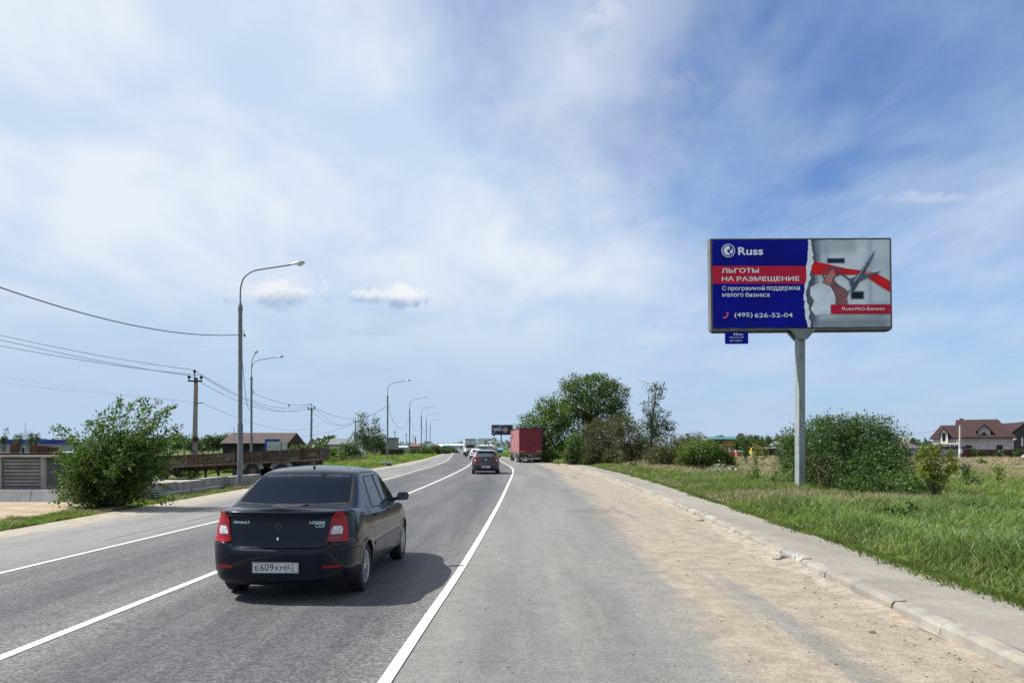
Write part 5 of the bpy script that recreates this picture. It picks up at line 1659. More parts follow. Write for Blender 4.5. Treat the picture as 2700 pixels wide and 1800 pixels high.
    flat('handset_print', [Z(*p) for p in hs], mat('print_pink', (.75, .10, .19), .42))
    small = mat('print_faint', (.40, .43, .47), .42)
    for (x0, x1, y) in ((1580, 2140, 1060), (1420, 2140, 1088)):
        x = x0; q = random.Random(x0)
        while x < x1:
            wd = q.uniform(14, 50)
            flat('small_print', [Z(x, y - 5), Z(min(x + wd, x1), y - 5), Z(min(x + wd, x1), y + 5), Z(x, y + 5)], small); x += wd + 7
    # the little owner's plate under the frame
    sg = part(MB().box((.86, -.01, -.31), (.80, .03, .40)), 'owner_plate', BLUE)
    for txt, x, z, wd, h, bo in (('Russ', .84, -.21, .24, .062, .03), ('(495) 626-5202', .60, -.325, .50, .065, 0), ('МО 15955 А', .63, -.43, .42, .06, 0)):
        o = lettering('lettering', txt, (x, -.030, z), (1, 0, 0), (0, 0, 1), wd, h, WHT, sg, bold=bo)
    lo = MB().add([(.78 + .032 * math.cos(t), -.030, -.18 + .032 * math.sin(t)) for t in [2 * math.pi * k / 14 for k in range(14)]], [tuple(range(14))])
    lo.build('emblem_disc', WHT, sg)
    MB().box((.55, .0, -.11), (.04, .02, .06)).build('hanger', BLACK_PL, sg)
    return root
billboard()

def far_billboard():
    D = 215; p = GX(1321.6, D)
    root = empty('billboard', p, 0, 'small far billboard with a dark purple poster left of the parked trailer', 'billboard')
    x0 = P(1296, 0, D).x - p.x; w_ = 6.2; zt = P(0, 1119.5, D).z - p.z; zbm = P(0, 1146, D).z - p.z; H = zt - zbm
    MB().tube([(0, .2, -.2), (0, .2, zbm)], .2, 10).build('post', mat('far_post', (.25, .27, .28), .6), root)
    MB().box((x0 + w_ / 2, .2, zbm + H / 2), (w_, .5, H)).build('panel', mat('far_poster_navy', (.012, .010, .045), .45), root)
    def fl(nm, poly, m): MB().add([(x0 + a * w_, -.06 - fl.k, zbm + b * H) for a, b in poly], [tuple(range(len(poly)))]).build(nm, m, root); fl.k += .004
    fl.k = 0
    fl('corner_print', [(0, .62), (.33, .97), (0, .97)], mat('far_magenta', (.15, .01, .05), .45))
    fl('stripe_print', [(.24, .68), (.30, .68), (.56, .97), (.46, .97)], mat('far_grey', (.35, .35, .42), .45))
    fl('stripe_print', [(.02, .1), (.08, .1), (.22, .36), (.16, .36)], mat('far_grey', (.35, .35, .42), .45))
    for z in (.62, .47): fl('lettering', [(.06, z - .05), (.46, z - .05), (.46, z + .04), (.06, z + .04)], mat('far_white', (.55, .55, .6), .45))
    fl('round_print', [(.64 + .13 * math.cos(t), .5 + .26 * math.sin(t)) for t in [2 * math.pi * k / 20 for k in range(20)]], mat('far_orange', (.45, .22, .16), .45))
    fl('round_print', [(.65 + .07 * math.cos(t), .52 + .12 * math.sin(t)) for t in [2 * math.pi * k / 16 for k in range(16)]], mat('far_lilac', (.30, .25, .5), .45))
    MB().box((x0 + .7, 0, zbm - .15), (.8, .05, .25)).build('owner_plate', mat('far_poster_navy', (.012, .010, .045)), root)
far_billboard()

def far_sign():
    D = 300; p = GX(1280, D)
    root = empty('sign_board', p, 0, 'pale far roadside board with a teal figure above the queue', 'sign')
    a = P(1263, 1169, D) - p; b = P(1289, 1155, D) - p
    MB().box(((a.x + b.x) / 2, 0, (a.z + b.z) / 2), (b.x - a.x, .3, b.z - a.z)).build('panel', mat('pale_board', (.58, .62, .66), .6), root)
    MB().add([(a.x + 2.2, -.16, a.z + .1), (a.x + 3.0, -.16, a.z + .1), (a.x + 2.7, -.16, b.z - .3), (a.x + 2.3, -.16, b.z - .6)], [(0, 1, 2, 3)]).build('teal_print', mat('teal_print', (.03, .20, .25), .5), root)
    MB().add([(a.x + 3.1 + .5 * math.cos(t), -.17, (a.z + b.z) / 2 + .6 * math.sin(t)) for t in [k * math.pi / 6 for k in range(12)]], [tuple(range(12))]).build('round_print', mat('rose_print', (.45, .25, .25), .5), root)
    for z in (.35, .65): MB().box((a.x + .9, -.16, a.z + (b.z - a.z) * z), (1.0, .02, .2)).build('lettering', mat('rose_print', (.45, .25, .25)), root)
    gb = MB().box((a.x - .5, .1, a.z - .2), (8.5, .4, .22)); gb.build('gantry_beam', BLACK_PL, root)
    for x in (a.x - 3.5, b.x - 1.2): MB().box((x, .1, (a.z) / 2 - .2), (.15, .15, a.z)).build('gantry_post', mat('far_post', (.25, .27, .28)), root)
far_sign()

# ---------------------------------------------------------------- rubbish in the gutter by the kerb
def crumple(name, loc, size, m, label, seed, cat, flat=.5):
    r = random.Random(seed); bm = bmesh.new()
    bmesh.ops.create_icosphere(bm, subdivisions=3, radius=1)
    ph = [(Vector((r.uniform(-1, 1), r.uniform(-1, 1), r.uniform(-1, 1))).normalized(), r.uniform(.15, .55)) for _ in range(26)]
    for v in bm.verts:
        n = v.co.normalized(); d = 1.0
        for a, t in ph:
            k = n.dot(a)
            if k > t: d = min(d, 1 - .55 * (k - t))
        d *= 1 + .10 * math.sin(9 * n.x + seed) * math.sin(7 * n.y) + r.uniform(-.04, .04)
        v.co = Vector((n.x * size[0] * d, n.y * size[1] * d, max(-.1, n.z) * size[2] * d))
    for f in bm.faces: f.smooth = False
    me = bpy.data.meshes.new(name); bm.to_mesh(me); bm.free(); me.materials.append(m)
    o = bpy.data.objects.new(name, me); COL.objects.link(o); o.location = loc; o.rotation_euler = (0, 0, r.uniform(0, 6))
    tag(o, label, cat)
bagm = mat('white_plastic_bag', (.36, .345, .31), .5, var=.2, dirt=(.25, .19, .13), dirt_amt=.3, dscale=9)
ragm = mat('grey_rag', (.26, .24, .21), .8, var=.35, scale=12, dirt=(.07, .055, .045), dirt_amt=.5, dscale=9)
g = G(2103, 1487); crumple('plastic_bag', (g.x, g.y, 0.03), (.15, .16, .17), bagm, 'crumpled white plastic bag lying against the kerb', 3, 'bag')
g = G(2068, 1476); crumple('rag', (g.x, g.y, 0.02), (.18, .26, .13), ragm, 'dirty grey and white rag lying in the gutter left of the plastic bag', 8, 'rag')
g = G(2128, 1510); crumple('paper_scrap', (g.x, g.y, 0.0), (.09, .11, .045), bagm, 'small white scrap of paper on the sand in front of the plastic bag', 12, 'litter')
dm = mat('leaf_litter', (.13, .085, .045), .9, var=.4)
for i, (x, y, s, lb) in enumerate([(1848, 1372, .13, 'dry brown twigs caught in the gutter beyond the plastic bag'), (2346, 1620, .07, 'dry brown leaf lying on the sand halfway to the camera'), (1614, 1307, .07, 'dark clod lying alone on the far sandy shoulder'), (2300, 1665, .05, 'small dark clod beside the dry brown leaf')]):
    g = G(x, y); crumple('litter', (g.x, g.y, 0.0), (s, s * 1.3, s * .35), dm, lb, 20 + i, 'litter')
# ---------------------------------------------------------------- buildings and fences
def bmat(name, col, **k):
    k.setdefault('rough', .85); k.setdefault('var', .15); return mat(name, col, **k)
DARKWIN = mat('dark_opening', (.008, .009, .011), .3, var=0)
TRIMW = mat('white_trim', (.6, .6, .58), .6)

def block_mat(name, a, b, sx, sz):
    """courses of pale building blocks"""
    m = bpy.data.materials.new(name); m.use_nodes = True
    w = NT(m.node_tree); bs = m.node_tree.nodes['Principled BSDF']
    tc = w.new('ShaderNodeTexCoord').outputs['Object']; X, Y, Z = w.sep(tc)
    v = w.comb(w.math('ADD', X, Y), Z, 0)
    br = w.new('ShaderNodeTexBrick'); w.set(br.inputs['Vector'], v)
    br.inputs['Scale'].default_value = 1; br.inputs['Brick Width'].default_value = sx; br.inputs['Row Height'].default_value = sz
    br.inputs['Mortar Size'].default_value = .018; br.inputs['Color1'].default_value = (*a, 1); br.inputs['Color2'].default_value = (*b, 1); br.inputs['Mortar'].default_value = (.16, .155, .15, 1)
    n = w.ramp(w.noise(tc, 1.3, 5, .6), .3, .7, .85, 1.12)
    w.set(bs.inputs['Base Color'], w.mix(1.0, br.outputs['Color'], w.comb(n, n, n), 'MULTIPLY')); bs.inputs['Roughness'].default_value = .9
    return m

def tile_mat(name, col, row=.35):
    m = bpy.data.materials.new(name); m.use_nodes = True
    w = NT(m.node_tree); bs = m.node_tree.nodes['Principled BSDF']
    tc = w.new('ShaderNodeTexCoord').outputs['Object']; X, Y, Z = w.sep(tc)
    st = w.math('FRACT', w.math('DIVIDE', Z, row * .6)); sx = w.math('FRACT', w.math('DIVIDE', w.math('ADD', X, Y), row))
    f = w.math('MULTIPLY', w.ramp(st, 0, .35, .7, 1.08), w.ramp(sx, 0, .3, .85, 1.04))
    f = w.math('MULTIPLY', f, w.ramp(w.noise(tc, 1.1, 5, .6), .3, .7, .85, 1.15))
    w.set(bs.inputs['Base Color'], w.mix(1.0, (*col, 1), w.comb(f, f, f), 'MULTIPLY')); bs.inputs['Roughness'].default_value = .7; bs.inputs['Specular IOR Level'].default_value = .25
    bp = w.new('ShaderNodeBump'); bp.inputs['Distance'].default_value = .04; w.set(bp.inputs['Height'], w.math('ADD', st, sx)); w.set(bs.inputs['Normal'], bp.outputs[0])
    return m

def roof_solid(x0, x1, y0, y1, z, h, hl=0.0, hr=0.0, th=.14):
    """ridge along x; hl, hr: how far the ridge stops short of each end (hips)"""
    ym = (y0 + y1) / 2
    vs = [(x0, y0, z - th), (x1, y0, z - th), (x1, y1, z - th), (x0, y1, z - th), (x0, y0, z), (x1, y0, z), (x1, y1, z), (x0, y1, z), (x0 + hl, ym, z + h), (x1 - hr, ym, z + h)]
    return MB().add(vs, [(3, 2, 1, 0), (0, 1, 5, 4), (1, 2, 6, 5), (2, 3, 7, 6), (3, 0, 4, 7), (4, 5, 9, 8), (6, 7, 8, 9), (5, 6, 9), (7, 4, 8)])
def roof_solid_y(x0, x1, y0, y1, z, h, th=.12):
    xm = (x0 + x1) / 2
    vs = [(x0, y0, z - th), (x1, y0, z - th), (x1, y1, z - th), (x0, y1, z - th), (x0, y0, z), (x1, y0, z), (x1, y1, z), (x0, y1, z), (xm, y0, z + h), (xm, y1, z + h)]
    return MB().add(vs, [(3, 2, 1, 0), (0, 1, 5, 4), (1, 2, 6, 5), (2, 3, 7, 6), (3, 0, 4, 7), (4, 5, 8), (6, 7, 9), (5, 6, 9, 8), (7, 4, 8, 9)])

def window(parent, x, z, w_, h, y=-.0, frame=True, m=DARKWIN, fm=TRIMW):
    if frame:
        mb = MB()
        for sx in (-1, 1): mb.box((x + sx * w_ / 2, y - .02, z), (.07, .07, h + .07))
        for sz in (-1, 1): mb.box((x, y - .023, z + sz * h / 2), (w_ - .07, .064, .07))
        f = mb.build('window', fm, parent)
        MB().box((x, y - .005, z), (w_ - .08, .012, h - .08)).build('pane', m, f)
    else:
        MB().box((x, y - .005, z), (w_, .012, h)).build('window', m, parent)

def house(name, px, D, w_, d, hw, rh, wall, roof, label, cat='house', rz=0.0, wins=(), hips=(0, 0), over=.35, gable_front=False, z=None, windows_frame=True):
    """simple house: origin at its front left ground corner"""
    g = GX(px, D)
    if z is not None: g.z = z
    root = empty(name, g, rz, label, cat)
    MB().box((w_ / 2, d / 2, hw / 2 - .2), (w_, d, hw + .4)).build('wall', wall, root)
    if rh > 0:
        if gable_front:
            MB().prism([(0, 0), (w_, 0), (w_ / 2, rh)], (0, .02, hw), (1, 0, 0), (0, 0, 1), -(d - .04)).build('gable', wall, root)
            for s in (0, 1):
                a = Vector((-over if s == 0 else w_ + over, 0, hw - over * rh / (w_ / 2))); b = Vector((w_ / 2, 0, hw + rh))
                n = Vector((-(b.z - a.z), 0, b.x - a.x)).normalized()
                if n.z < 0: n = -n
                vs = [a + Vector((0, -over, 0)), b + Vector((0, -over, 0)), b + Vector((0, d + over, 0)), a + Vector((0, d + over, 0))]
                vs += [v + n * .14 for v in vs]
                MB().add(vs, [(3, 2, 1, 0), (4, 5, 6, 7), (0, 1, 5, 4), (1, 2, 6, 5), (2, 3, 7, 6), (3, 0, 4, 7)]).build('roof', roof, root)
        else:
            roof_solid(-over, w_ + over, -over, d + over, hw + .14, rh, *hips).build('roof', roof, root)
    else:
        MB().box((w_ / 2, d / 2, hw + .08), (w_ + .2, d + .2, .16)).build('roof', roof, root)
    for (x, z_, ww, hh) in wins: window(root, x, z_, ww, hh, frame=windows_frame)
    return root

def left_yard():
    gy = bmat('fence_concrete', (.17, .17, .17), bump=.008, bscale=25, scale=2, dirt=(.10, .06, .04), dirt_amt=.35, dscale=1.5, streak=True)
    gy2 = bmat('fence_concrete_pale', (.24, .235, .225), bump=.008, bscale=25, scale=2)
    D = 24.6
    def X(px): return (px - 1350) / FPX * D
    zt = P(0, 1208, D).z; zb = P(0, 1291, D).z
    root = empty('concrete_fence', (X(118), D, 0), 0, 'grey ribbed concrete fence section at the far left edge', 'fence')
    x0 = X(-150) - X(118)
    MB().box((x0 / 2, .06, (zt + zb) / 2), (-x0, .08, zt - zb)).build('panel', gy, root)
    n = 9
    for b0, b1 in ((X(-150), X(4)), (X(8), X(112))):
        for i in range(n):
            z = zb + (zt - zb) * (i + .5) / n
            MB().box(((b0 + b1) / 2 - X(118), -.01, z), (b1 - b0 - .1, .06, (zt - zb) / n * .45)).build('rib', gy2 if i % 3 else gy, root)
    for px in (5, 116): MB().box((X(px) - X(118), -.03, (zt + zb) / 2 + .02), (.10, .14, zt - zb + .06)).build('post', gy2, root)
    MB().box(((x0) / 2 + .15, -.02, zt + .075), (-x0 + .5, .34, .07)).build('coping', bmat('coping_tan', (.36, .31, .24)), root)
    root = empty('foundation_blocks', (0, 24.1, 0), 0, 'pale low row of concrete foundation blocks below the ribbed fence', 'wall')
    bl = bmat('block_pale', (.33, .33, .325), scale=1.5, bump=.006, bscale=20, dirt=(.20, .19, .18), dirt_amt=.3, dscale=1.2)
    xs = [X(-170), X(-20) - .02, X(110), X(215), X(330)]
    for a, b in zip(xs[:-1], xs[1:]):
        MB().add([(a + .012, -.12, -.05), (b - .012, -.12, -.05), (b - .012, .45, -.05), (a + .012, .45, -.05), (a + .012, .0, .36), (b - .012, .0, .36), (b - .012, .45, .36), (a + .012, .45, .36)],
                 [(3, 2, 1, 0), (4, 5, 6, 7), (0, 1, 5, 4), (1, 2, 6, 5), (2, 3, 7, 6), (3, 0, 4, 7)]).build('block', bl, root)
    # low dark shed with things stored on its roof
    D2 = 27.5
    def X2(px): return (px - 1350) / FPX * D2
    root = empty('low_shed', (X2(-150), D2, 0), 0, 'low flat-roofed grey shed behind the ribbed fence', 'shed')
    w_ = X2(122) - X2(-150); zr = P(0, 1200, D2).z
    MB().box((w_ / 2, 1.6, zr / 2 - .1), (w_, 3.0, zr)).build('wall', bmat('shed_wall', (.10, .10, .10)), root)
    MB().box((w_ / 2 + .1, 1.5, zr + .04), (w_ + .5, 3.5, .10)).build('roof', bmat('tar_roof', (.012, .012, .012)), root)
    bz = P(0, 1201, D2).z
    MB().box(((X2(122) + X2(238)) / 2, D2 + 2.8, bz), (X2(238) - X2(122), .16, .10)).build('pipe_rail', bmat('tar_roof', (.012, .012, .012)), None, label='dark horizontal beam running from the shed into the wind-blown bush', cat='beam')
    MB().box(((X2(116) + X2(205)) / 2, D2 + 4, bz + .13), (X2(205) - X2(116), .3, .07)).build('pale_plank', bmat('plank_pale', (.34, .35, .36)), None, label='pale plank lying above the dark beam behind the bush', cat='plank')
    z0 = zr + .09
    wd = [bmat('crate_orange', (.20, .075, .025), var=.35, scale=8), bmat('crate_brown', (.14, .055, .03), var=.35, scale=8)]
    for (a, b, tp, lb, m) in ((57, 77.5, 1173.5, 'left brown wooden crate on the low shed roof', wd[0]), (80, 99, 1174.5, 'right reddish wooden crate on the low shed roof', wd[1])):
        h = P(0, tp, D2 + .8).z - z0; ww = X2(b) - X2(a)
        r_ = empty('wooden_crate', (X2(a), D2 + .5, z0), 0, lb, 'crate', 'crates on the low shed roof')
        MB().box((ww / 2, .25, h / 2), (ww - .04, .46, h - .02)).build('box', wd[1], r_)
        for k in range(5): MB().box((ww * (k + .5) / 5, -.0, h / 2), (ww / 5 - .012, .03, h)).build('slat', m, r_)
    r_ = empty('small_chest', (X2(101), D2 + .6, z0), 0, 'small dark chest with yellow base and lid right of the wooden crates', 'chest')
    MB().box((.09, .2, .13), (.19, .3, .14)).build('body', wd[1], r_); MB().box((.09, .2, .03), (.23, .34, .05)).build('base', bmat('ochre', (.42, .22, .05)), r_); MB().box((.09, .2, .22), (.21, .32, .04)).build('lid', bmat('ochre2', (.35, .22, .10)), r_)
    for i, (px, tp) in enumerate(((14, 1180), (35, 1178), (48, 1177))):
        MB().box((X2(px), D2 + 1, z0 + (P(0, tp, D2 + 1).z - z0) / 2), (.05, .06, P(0, tp, D2 + 1).z - z0)).build('short_post', bmat('tar_roof', (.012, .012, .012)), None, label=['left', 'middle', 'right'][i] + ' of three short dark posts on the low shed roof', cat='post', group='short posts on the low shed roof')
    MB().box((X2(0), D2 + .8, z0 + .18), (.16, .3, .40)).build('rusty_barrel', wd[1], None, label='rust-red upright stack on the shed roof cut by the left edge', cat='stack')
    # parapet along the road
    root = empty('concrete_parapet', (-12.15, 24.6, 0), 0, 'stained low concrete parapet wall between the bush and the nearest lamp', 'wall')
    pc = bmat('parapet_concrete', (.22, .215, .195), scale=2, bump=.008, bscale=22, dirt=(.10, .095, .08), dirt_amt=.4, dscale=1.4, streak=True)
    y = 0
    for L_, h, off in ((2.3, .50, 0), (2.4, .47, .03), (2.4, .50, -.02), (2.4, .46, .02), (1.8, .44, 0)):
        MB().box((-.22 + off, y + L_ / 2, h / 2 - .03), (.40, L_ - .02, h + .06)).build('wall_block', pc, root)
        y += L_
    for y0 in (0, 2.9): MB().box((.12, y0 + 1.4, .08), (.30, 2.7, .20)).build('footing', pc, root)
    sl = GX(988, 66.5)
    r_ = empty('concrete_slab', (sl.x, 66.5, 0), R(4), 'pale concrete slab lying at the far edge of the left shoulder', 'slab')
    MB().box((0, 0, .18), (3.2, .5, .30)).build('slab', bmat('block_pale', (.33, .33, .325)), r_); MB().box((0, -.27, .07), (3.0, .1, .16)).build('support', DARK, r_)
    # blue warehouse
    D3 = 172
    def X3(px): return (px - 1350) / FPX * D3
    gz = ground_z(D3)
    root = empty('blue_warehouse', (X3(-260), D3, gz), 0, 'long low blue warehouse beyond the yard at the far left', 'warehouse')
    w_ = X3(182) - X3(-260); zt = P(0, 1158, D3).z - gz; zm_ = P(0, 1170, D3).z - gz
    MB().box((w_ / 2, 10, zm_ / 2), (w_, 20, zm_)).build('wall', bmat('warehouse_grey', (.28, .30, .32)), root)
    cb = bmat('warehouse_blue', (.008, .022, .28), rough=.5)
    k = 12
    for i in range(k): MB().box((w_ * (i + .5) / k, -.12, (zt + zm_) / 2), (w_ / k - .05, .12, zt - zm_)).build('cladding_panel', cb, root)
    MB().box((w_ / 2, 10, zt - .02), (w_ + .2, 20.4, .12)).build('roof', bmat('roof_pale', (.35, .38, .42)), root)
    for i, (px, tp) in enumerate(((66.5, 1113), (71.5, 1133))):
        a = GX(px, 165); MB().tube([a, P(px, tp, 165)], .05, 5).build('thin_mast', GALV, None, label=('taller' if i == 0 else 'shorter') + ' of two thin masts at the blue warehouse', cat='mast', group='thin masts at the blue warehouse')
    # brown barn
    D4 = 110; gz = ground_z(D4)
    def X4(px): return (px - 1350) / FPX * D4
    zeave = P(0, 1168.5, D4).z - gz; w_ = X4(762) - X4(583)
    root = house('brown_barn', 587, D4, w_ - .6, 8.6, zeave - .1, 1.62, bmat('barn_wall', (.008, .007, .006)), tile_mat('barn_roof', (.056, .034, .032)), 'long dark barn with a brown gabled roof behind the rusty trailer', 'barn', over=.3,
                 wins=[(1.5, 1.0, .9, .7), (4.2, 1.0, .9, .7), (6.2, .9, 1.2, 1.4)], windows_frame=False)
    a = P(617, 1143, 114); MB().tube([a, a + Vector((0, 0, 1.0))], .04, 5).build('aerial', IRON, None, label='thin aerial rising from the left end of the barn ridge', cat='aerial')
    g = GX(697, 96); h = P(0, 1159.5, 96).z - g.z
    r_ = empty('blue_container', g, 0, 'small blue container partly behind the white one in front of the barn', 'container'); MB().box((.7, 1, h / 2), (1.3, 2, h)).build('body', bmat('container_blue', (.02, .07, .30)), r_); MB().box((.9, .8, h + .06), (1.6, 1.6, .14)).build('roof', bmat('container_blue', (.02, .07, .30)), r_)
    g = GX(704.5, 93); h = P(0, 1164, 93).z - g.z; w_ = 40 / FPX * 93
    r_ = empty('white_container', g, 0, 'white box container standing behind the rusty trailer', 'container'); wm = bmat('container_white', (.42, .44, .44), dirt=(.3, .31, .31), dirt_amt=.3)
    MB().box((w_ / 2, 1, h / 2), (w_, 2, h)).build('body', wm, r_)
    for k in range(7): MB().box((w_ * .85 * (k + .5) / 7, -.03, h / 2), (.06, .06, h - .1)).build('rib', wm, r_)
    MB().box((w_ * .93, -.04, h / 2), (.06, .08, h)).build('corner_post', IRON, r_)
    g = GX(602, 58)
    r_ = empty('covered_stack', g, 0, 'low stack under a pale sheet seen over the rusty trailer', 'stack'); zz = P(0, 1190, 58).z
    MB().box((1.5, .6, zz / 2 - .05), (2.9, 1.2, zz - .1)).build('stack', BLACK_PL, r_)
    MB().add([(0, -.1, zz - .28), (3.05, -.1, zz - .02), (3.05, 1.3, zz + .02), (0, 1.3, zz - .2), (0, -.1, zz - .36), (3.05, -.1, zz - .12)], [(0, 1, 2, 3), (4, 5, 1, 0)]).build('sheet', bmat('sheet_pale', (.45, .45, .43)), r_)
    a = P(530, 1201, 52)
    MB().add([(a.x - 1.2, 52, a.z - .05), (a.x - .9, 52, a.z + .06), (a.x, 52, a.z + .12), (a.x + .6, 52, a.z + .05), (a.x + .65, 53.2, a.z), (a.x - 1.1, 53.2, a.z), (a.x - 1.15, 52, a.z - .16), (a.x + .62, 52, a.z - .12)], [(0, 1, 2, 3, 4, 5), (6, 7, 3, 2, 1, 0)]).build('pale_sheet', bmat('sheet_pale', (.45, .45, .43)), None, label='small pale sheet over the left half of the rusty trailer', cat='sheet')
    house('grey_roof_house', 868, 152, 4.6, 6, 2.2, 1.2, bmat('wall_pale', (.38, .39, .37)), bmat('roof_grey', (.13, .14, .14)), 'small house with grey roofs in the greenery right of the second power pole', wins=[(1.2, 1.2, .8, .8)])
    house('pale_house', 905, 160, 3.2, 5, 2.9, .9, bmat('wall_white', (.46, .46, .44)), bmat('roof_pale', (.35, .38, .42)), 'pale little house behind the dark green tree', wins=[(1.0, 1.6, .7, .9)], gable_front=True)
    h = P(0, 1154, 160).z - ground_z(160)
    house('beige_block', 1017.5, 160, 2.0, 5, h - .1, 0, bmat('wall_beige', (.24, .22, .19)), bmat('roof_dark', (.08, .075, .07)), 'plain grey beige windowless block left of the short power pole', 'building')
    D5 = 130; g = GX(1004, D5); root = empty('dark_fence', g, 0, 'dark board fence low behind the first lamps past the trailer', 'fence'); L_ = 60 / FPX * D5; h = P(0, 1184, D5).z - g.z
    for k in range(12): MB().box((L_ * (k + .5) / 12, 0, h / 2), (L_ / 12 - .03, .05, h + .02 * (k % 3))).build('board', bmat('fence_black', (.018, .015, .014)), root)
    house('brown_house', 1079, 190, 2.4, 4, 1.9, .7, bmat('wall_brown', (.20, .13, .09)), bmat('roof_rust', (.14, .07, .05)), 'low brown house between the third and fourth lamps past the trailer', wins=[(.7, 1, .5, .6), (1.7, 1, .5, .6)])
    house('white_shed', 1046, 210, 3.4, 4, 1.7, .5, bmat('wall_white', (.46, .46, .44)), bmat('roof_pale', (.35, .38, .42)), 'low white shed behind the dark board fence', 'shed')
    g = GX(1095.5, 205); MB().tube([g, P(1095.5, 1151, 205)], [.22, .16], 8).build('red_chimney', bmat('brick_red', (.25, .06, .045)), None, label='slim reddish chimney beyond the low brown house', cat='chimney')
    # beyond the road end
    def far(px0, px1, ytop, D, col, rc, lb, rh=.8, cat='building'):
        w_ = (px1 - px0) / FPX * D; h = P(0, ytop, D).z - ground_z(D) - rh
        r_ = house('far_building', px0, D, w_, 12, max(.8, h), rh, bmat('far_%s' % lb[:9].replace(' ', '_'), col), bmat('farroof_%s' % lb[:9].replace(' ', '_'), rc), lb, cat)
        n = max(2, int((px1 - px0) / 6))
        for k in range(n): MB().box((w_ * (k + .5) / n, -.04, max(.8, h) * .55), (w_ / n * .4, .05, max(.8, h) * .3)).build('window', DARKWIN, r_)
    far(1141, 1152, 1172, 430, (.26, .08, .05), (.2, .07, .05), 'rust-red shed at the left of the far buildings')
    far(1153, 1166, 1173.5, 440, (.38, .33, .26), (.3, .3, .3), 'beige shed between the rust-red and the teal one')
    far(1168, 1181, 1172.5, 450, (.06, .16, .18), (.08, .2, .22), 'dark teal shed among the far buildings')
    far(1150, 1236, 1170.5, 640, (.50, .55, .60), (.62, .66, .70), 'very long white warehouse on the horizon beyond the road', 1.0, 'warehouse')
    far(1262, 1298, 1172, 620, (.42, .46, .50), (.5, .54, .58), 'pale warehouse on the horizon right of the queue', 1.0, 'warehouse')
    house('kiosk', 1299, 165, 1.0, 2.0, 1.35, .28, bmat('wall_white', (.46, .46, .44)), bmat('roof_rust', (.14, .07, .05)), 'small white kiosk with a red roof between the hatchback and the trailer', 'kiosk', over=.15)
    house('teal_shed', 1311, 190, 1.4, 2.0, 1.0, .6, bmat('wall_plum', (.07, .05, .12)), bmat('roof_teal', (.06, .25, .30)), 'little shed with a bright teal roof at the far billboard foot', 'shed', over=.15)
    for i, px in enumerate((1294, 1289, 1281)):
        g = GX(px, 230); MB().tube([g, g + Vector((0, 0, 1.9))], .10, 6).build('far_post', bmat('post_rose', (.36, .24, .19)), None, label=['right', 'middle', 'left'][i] + ' of three rosy posts beside the red-roofed kiosk', cat='post', group='rosy posts beside the kiosk')
left_yard()

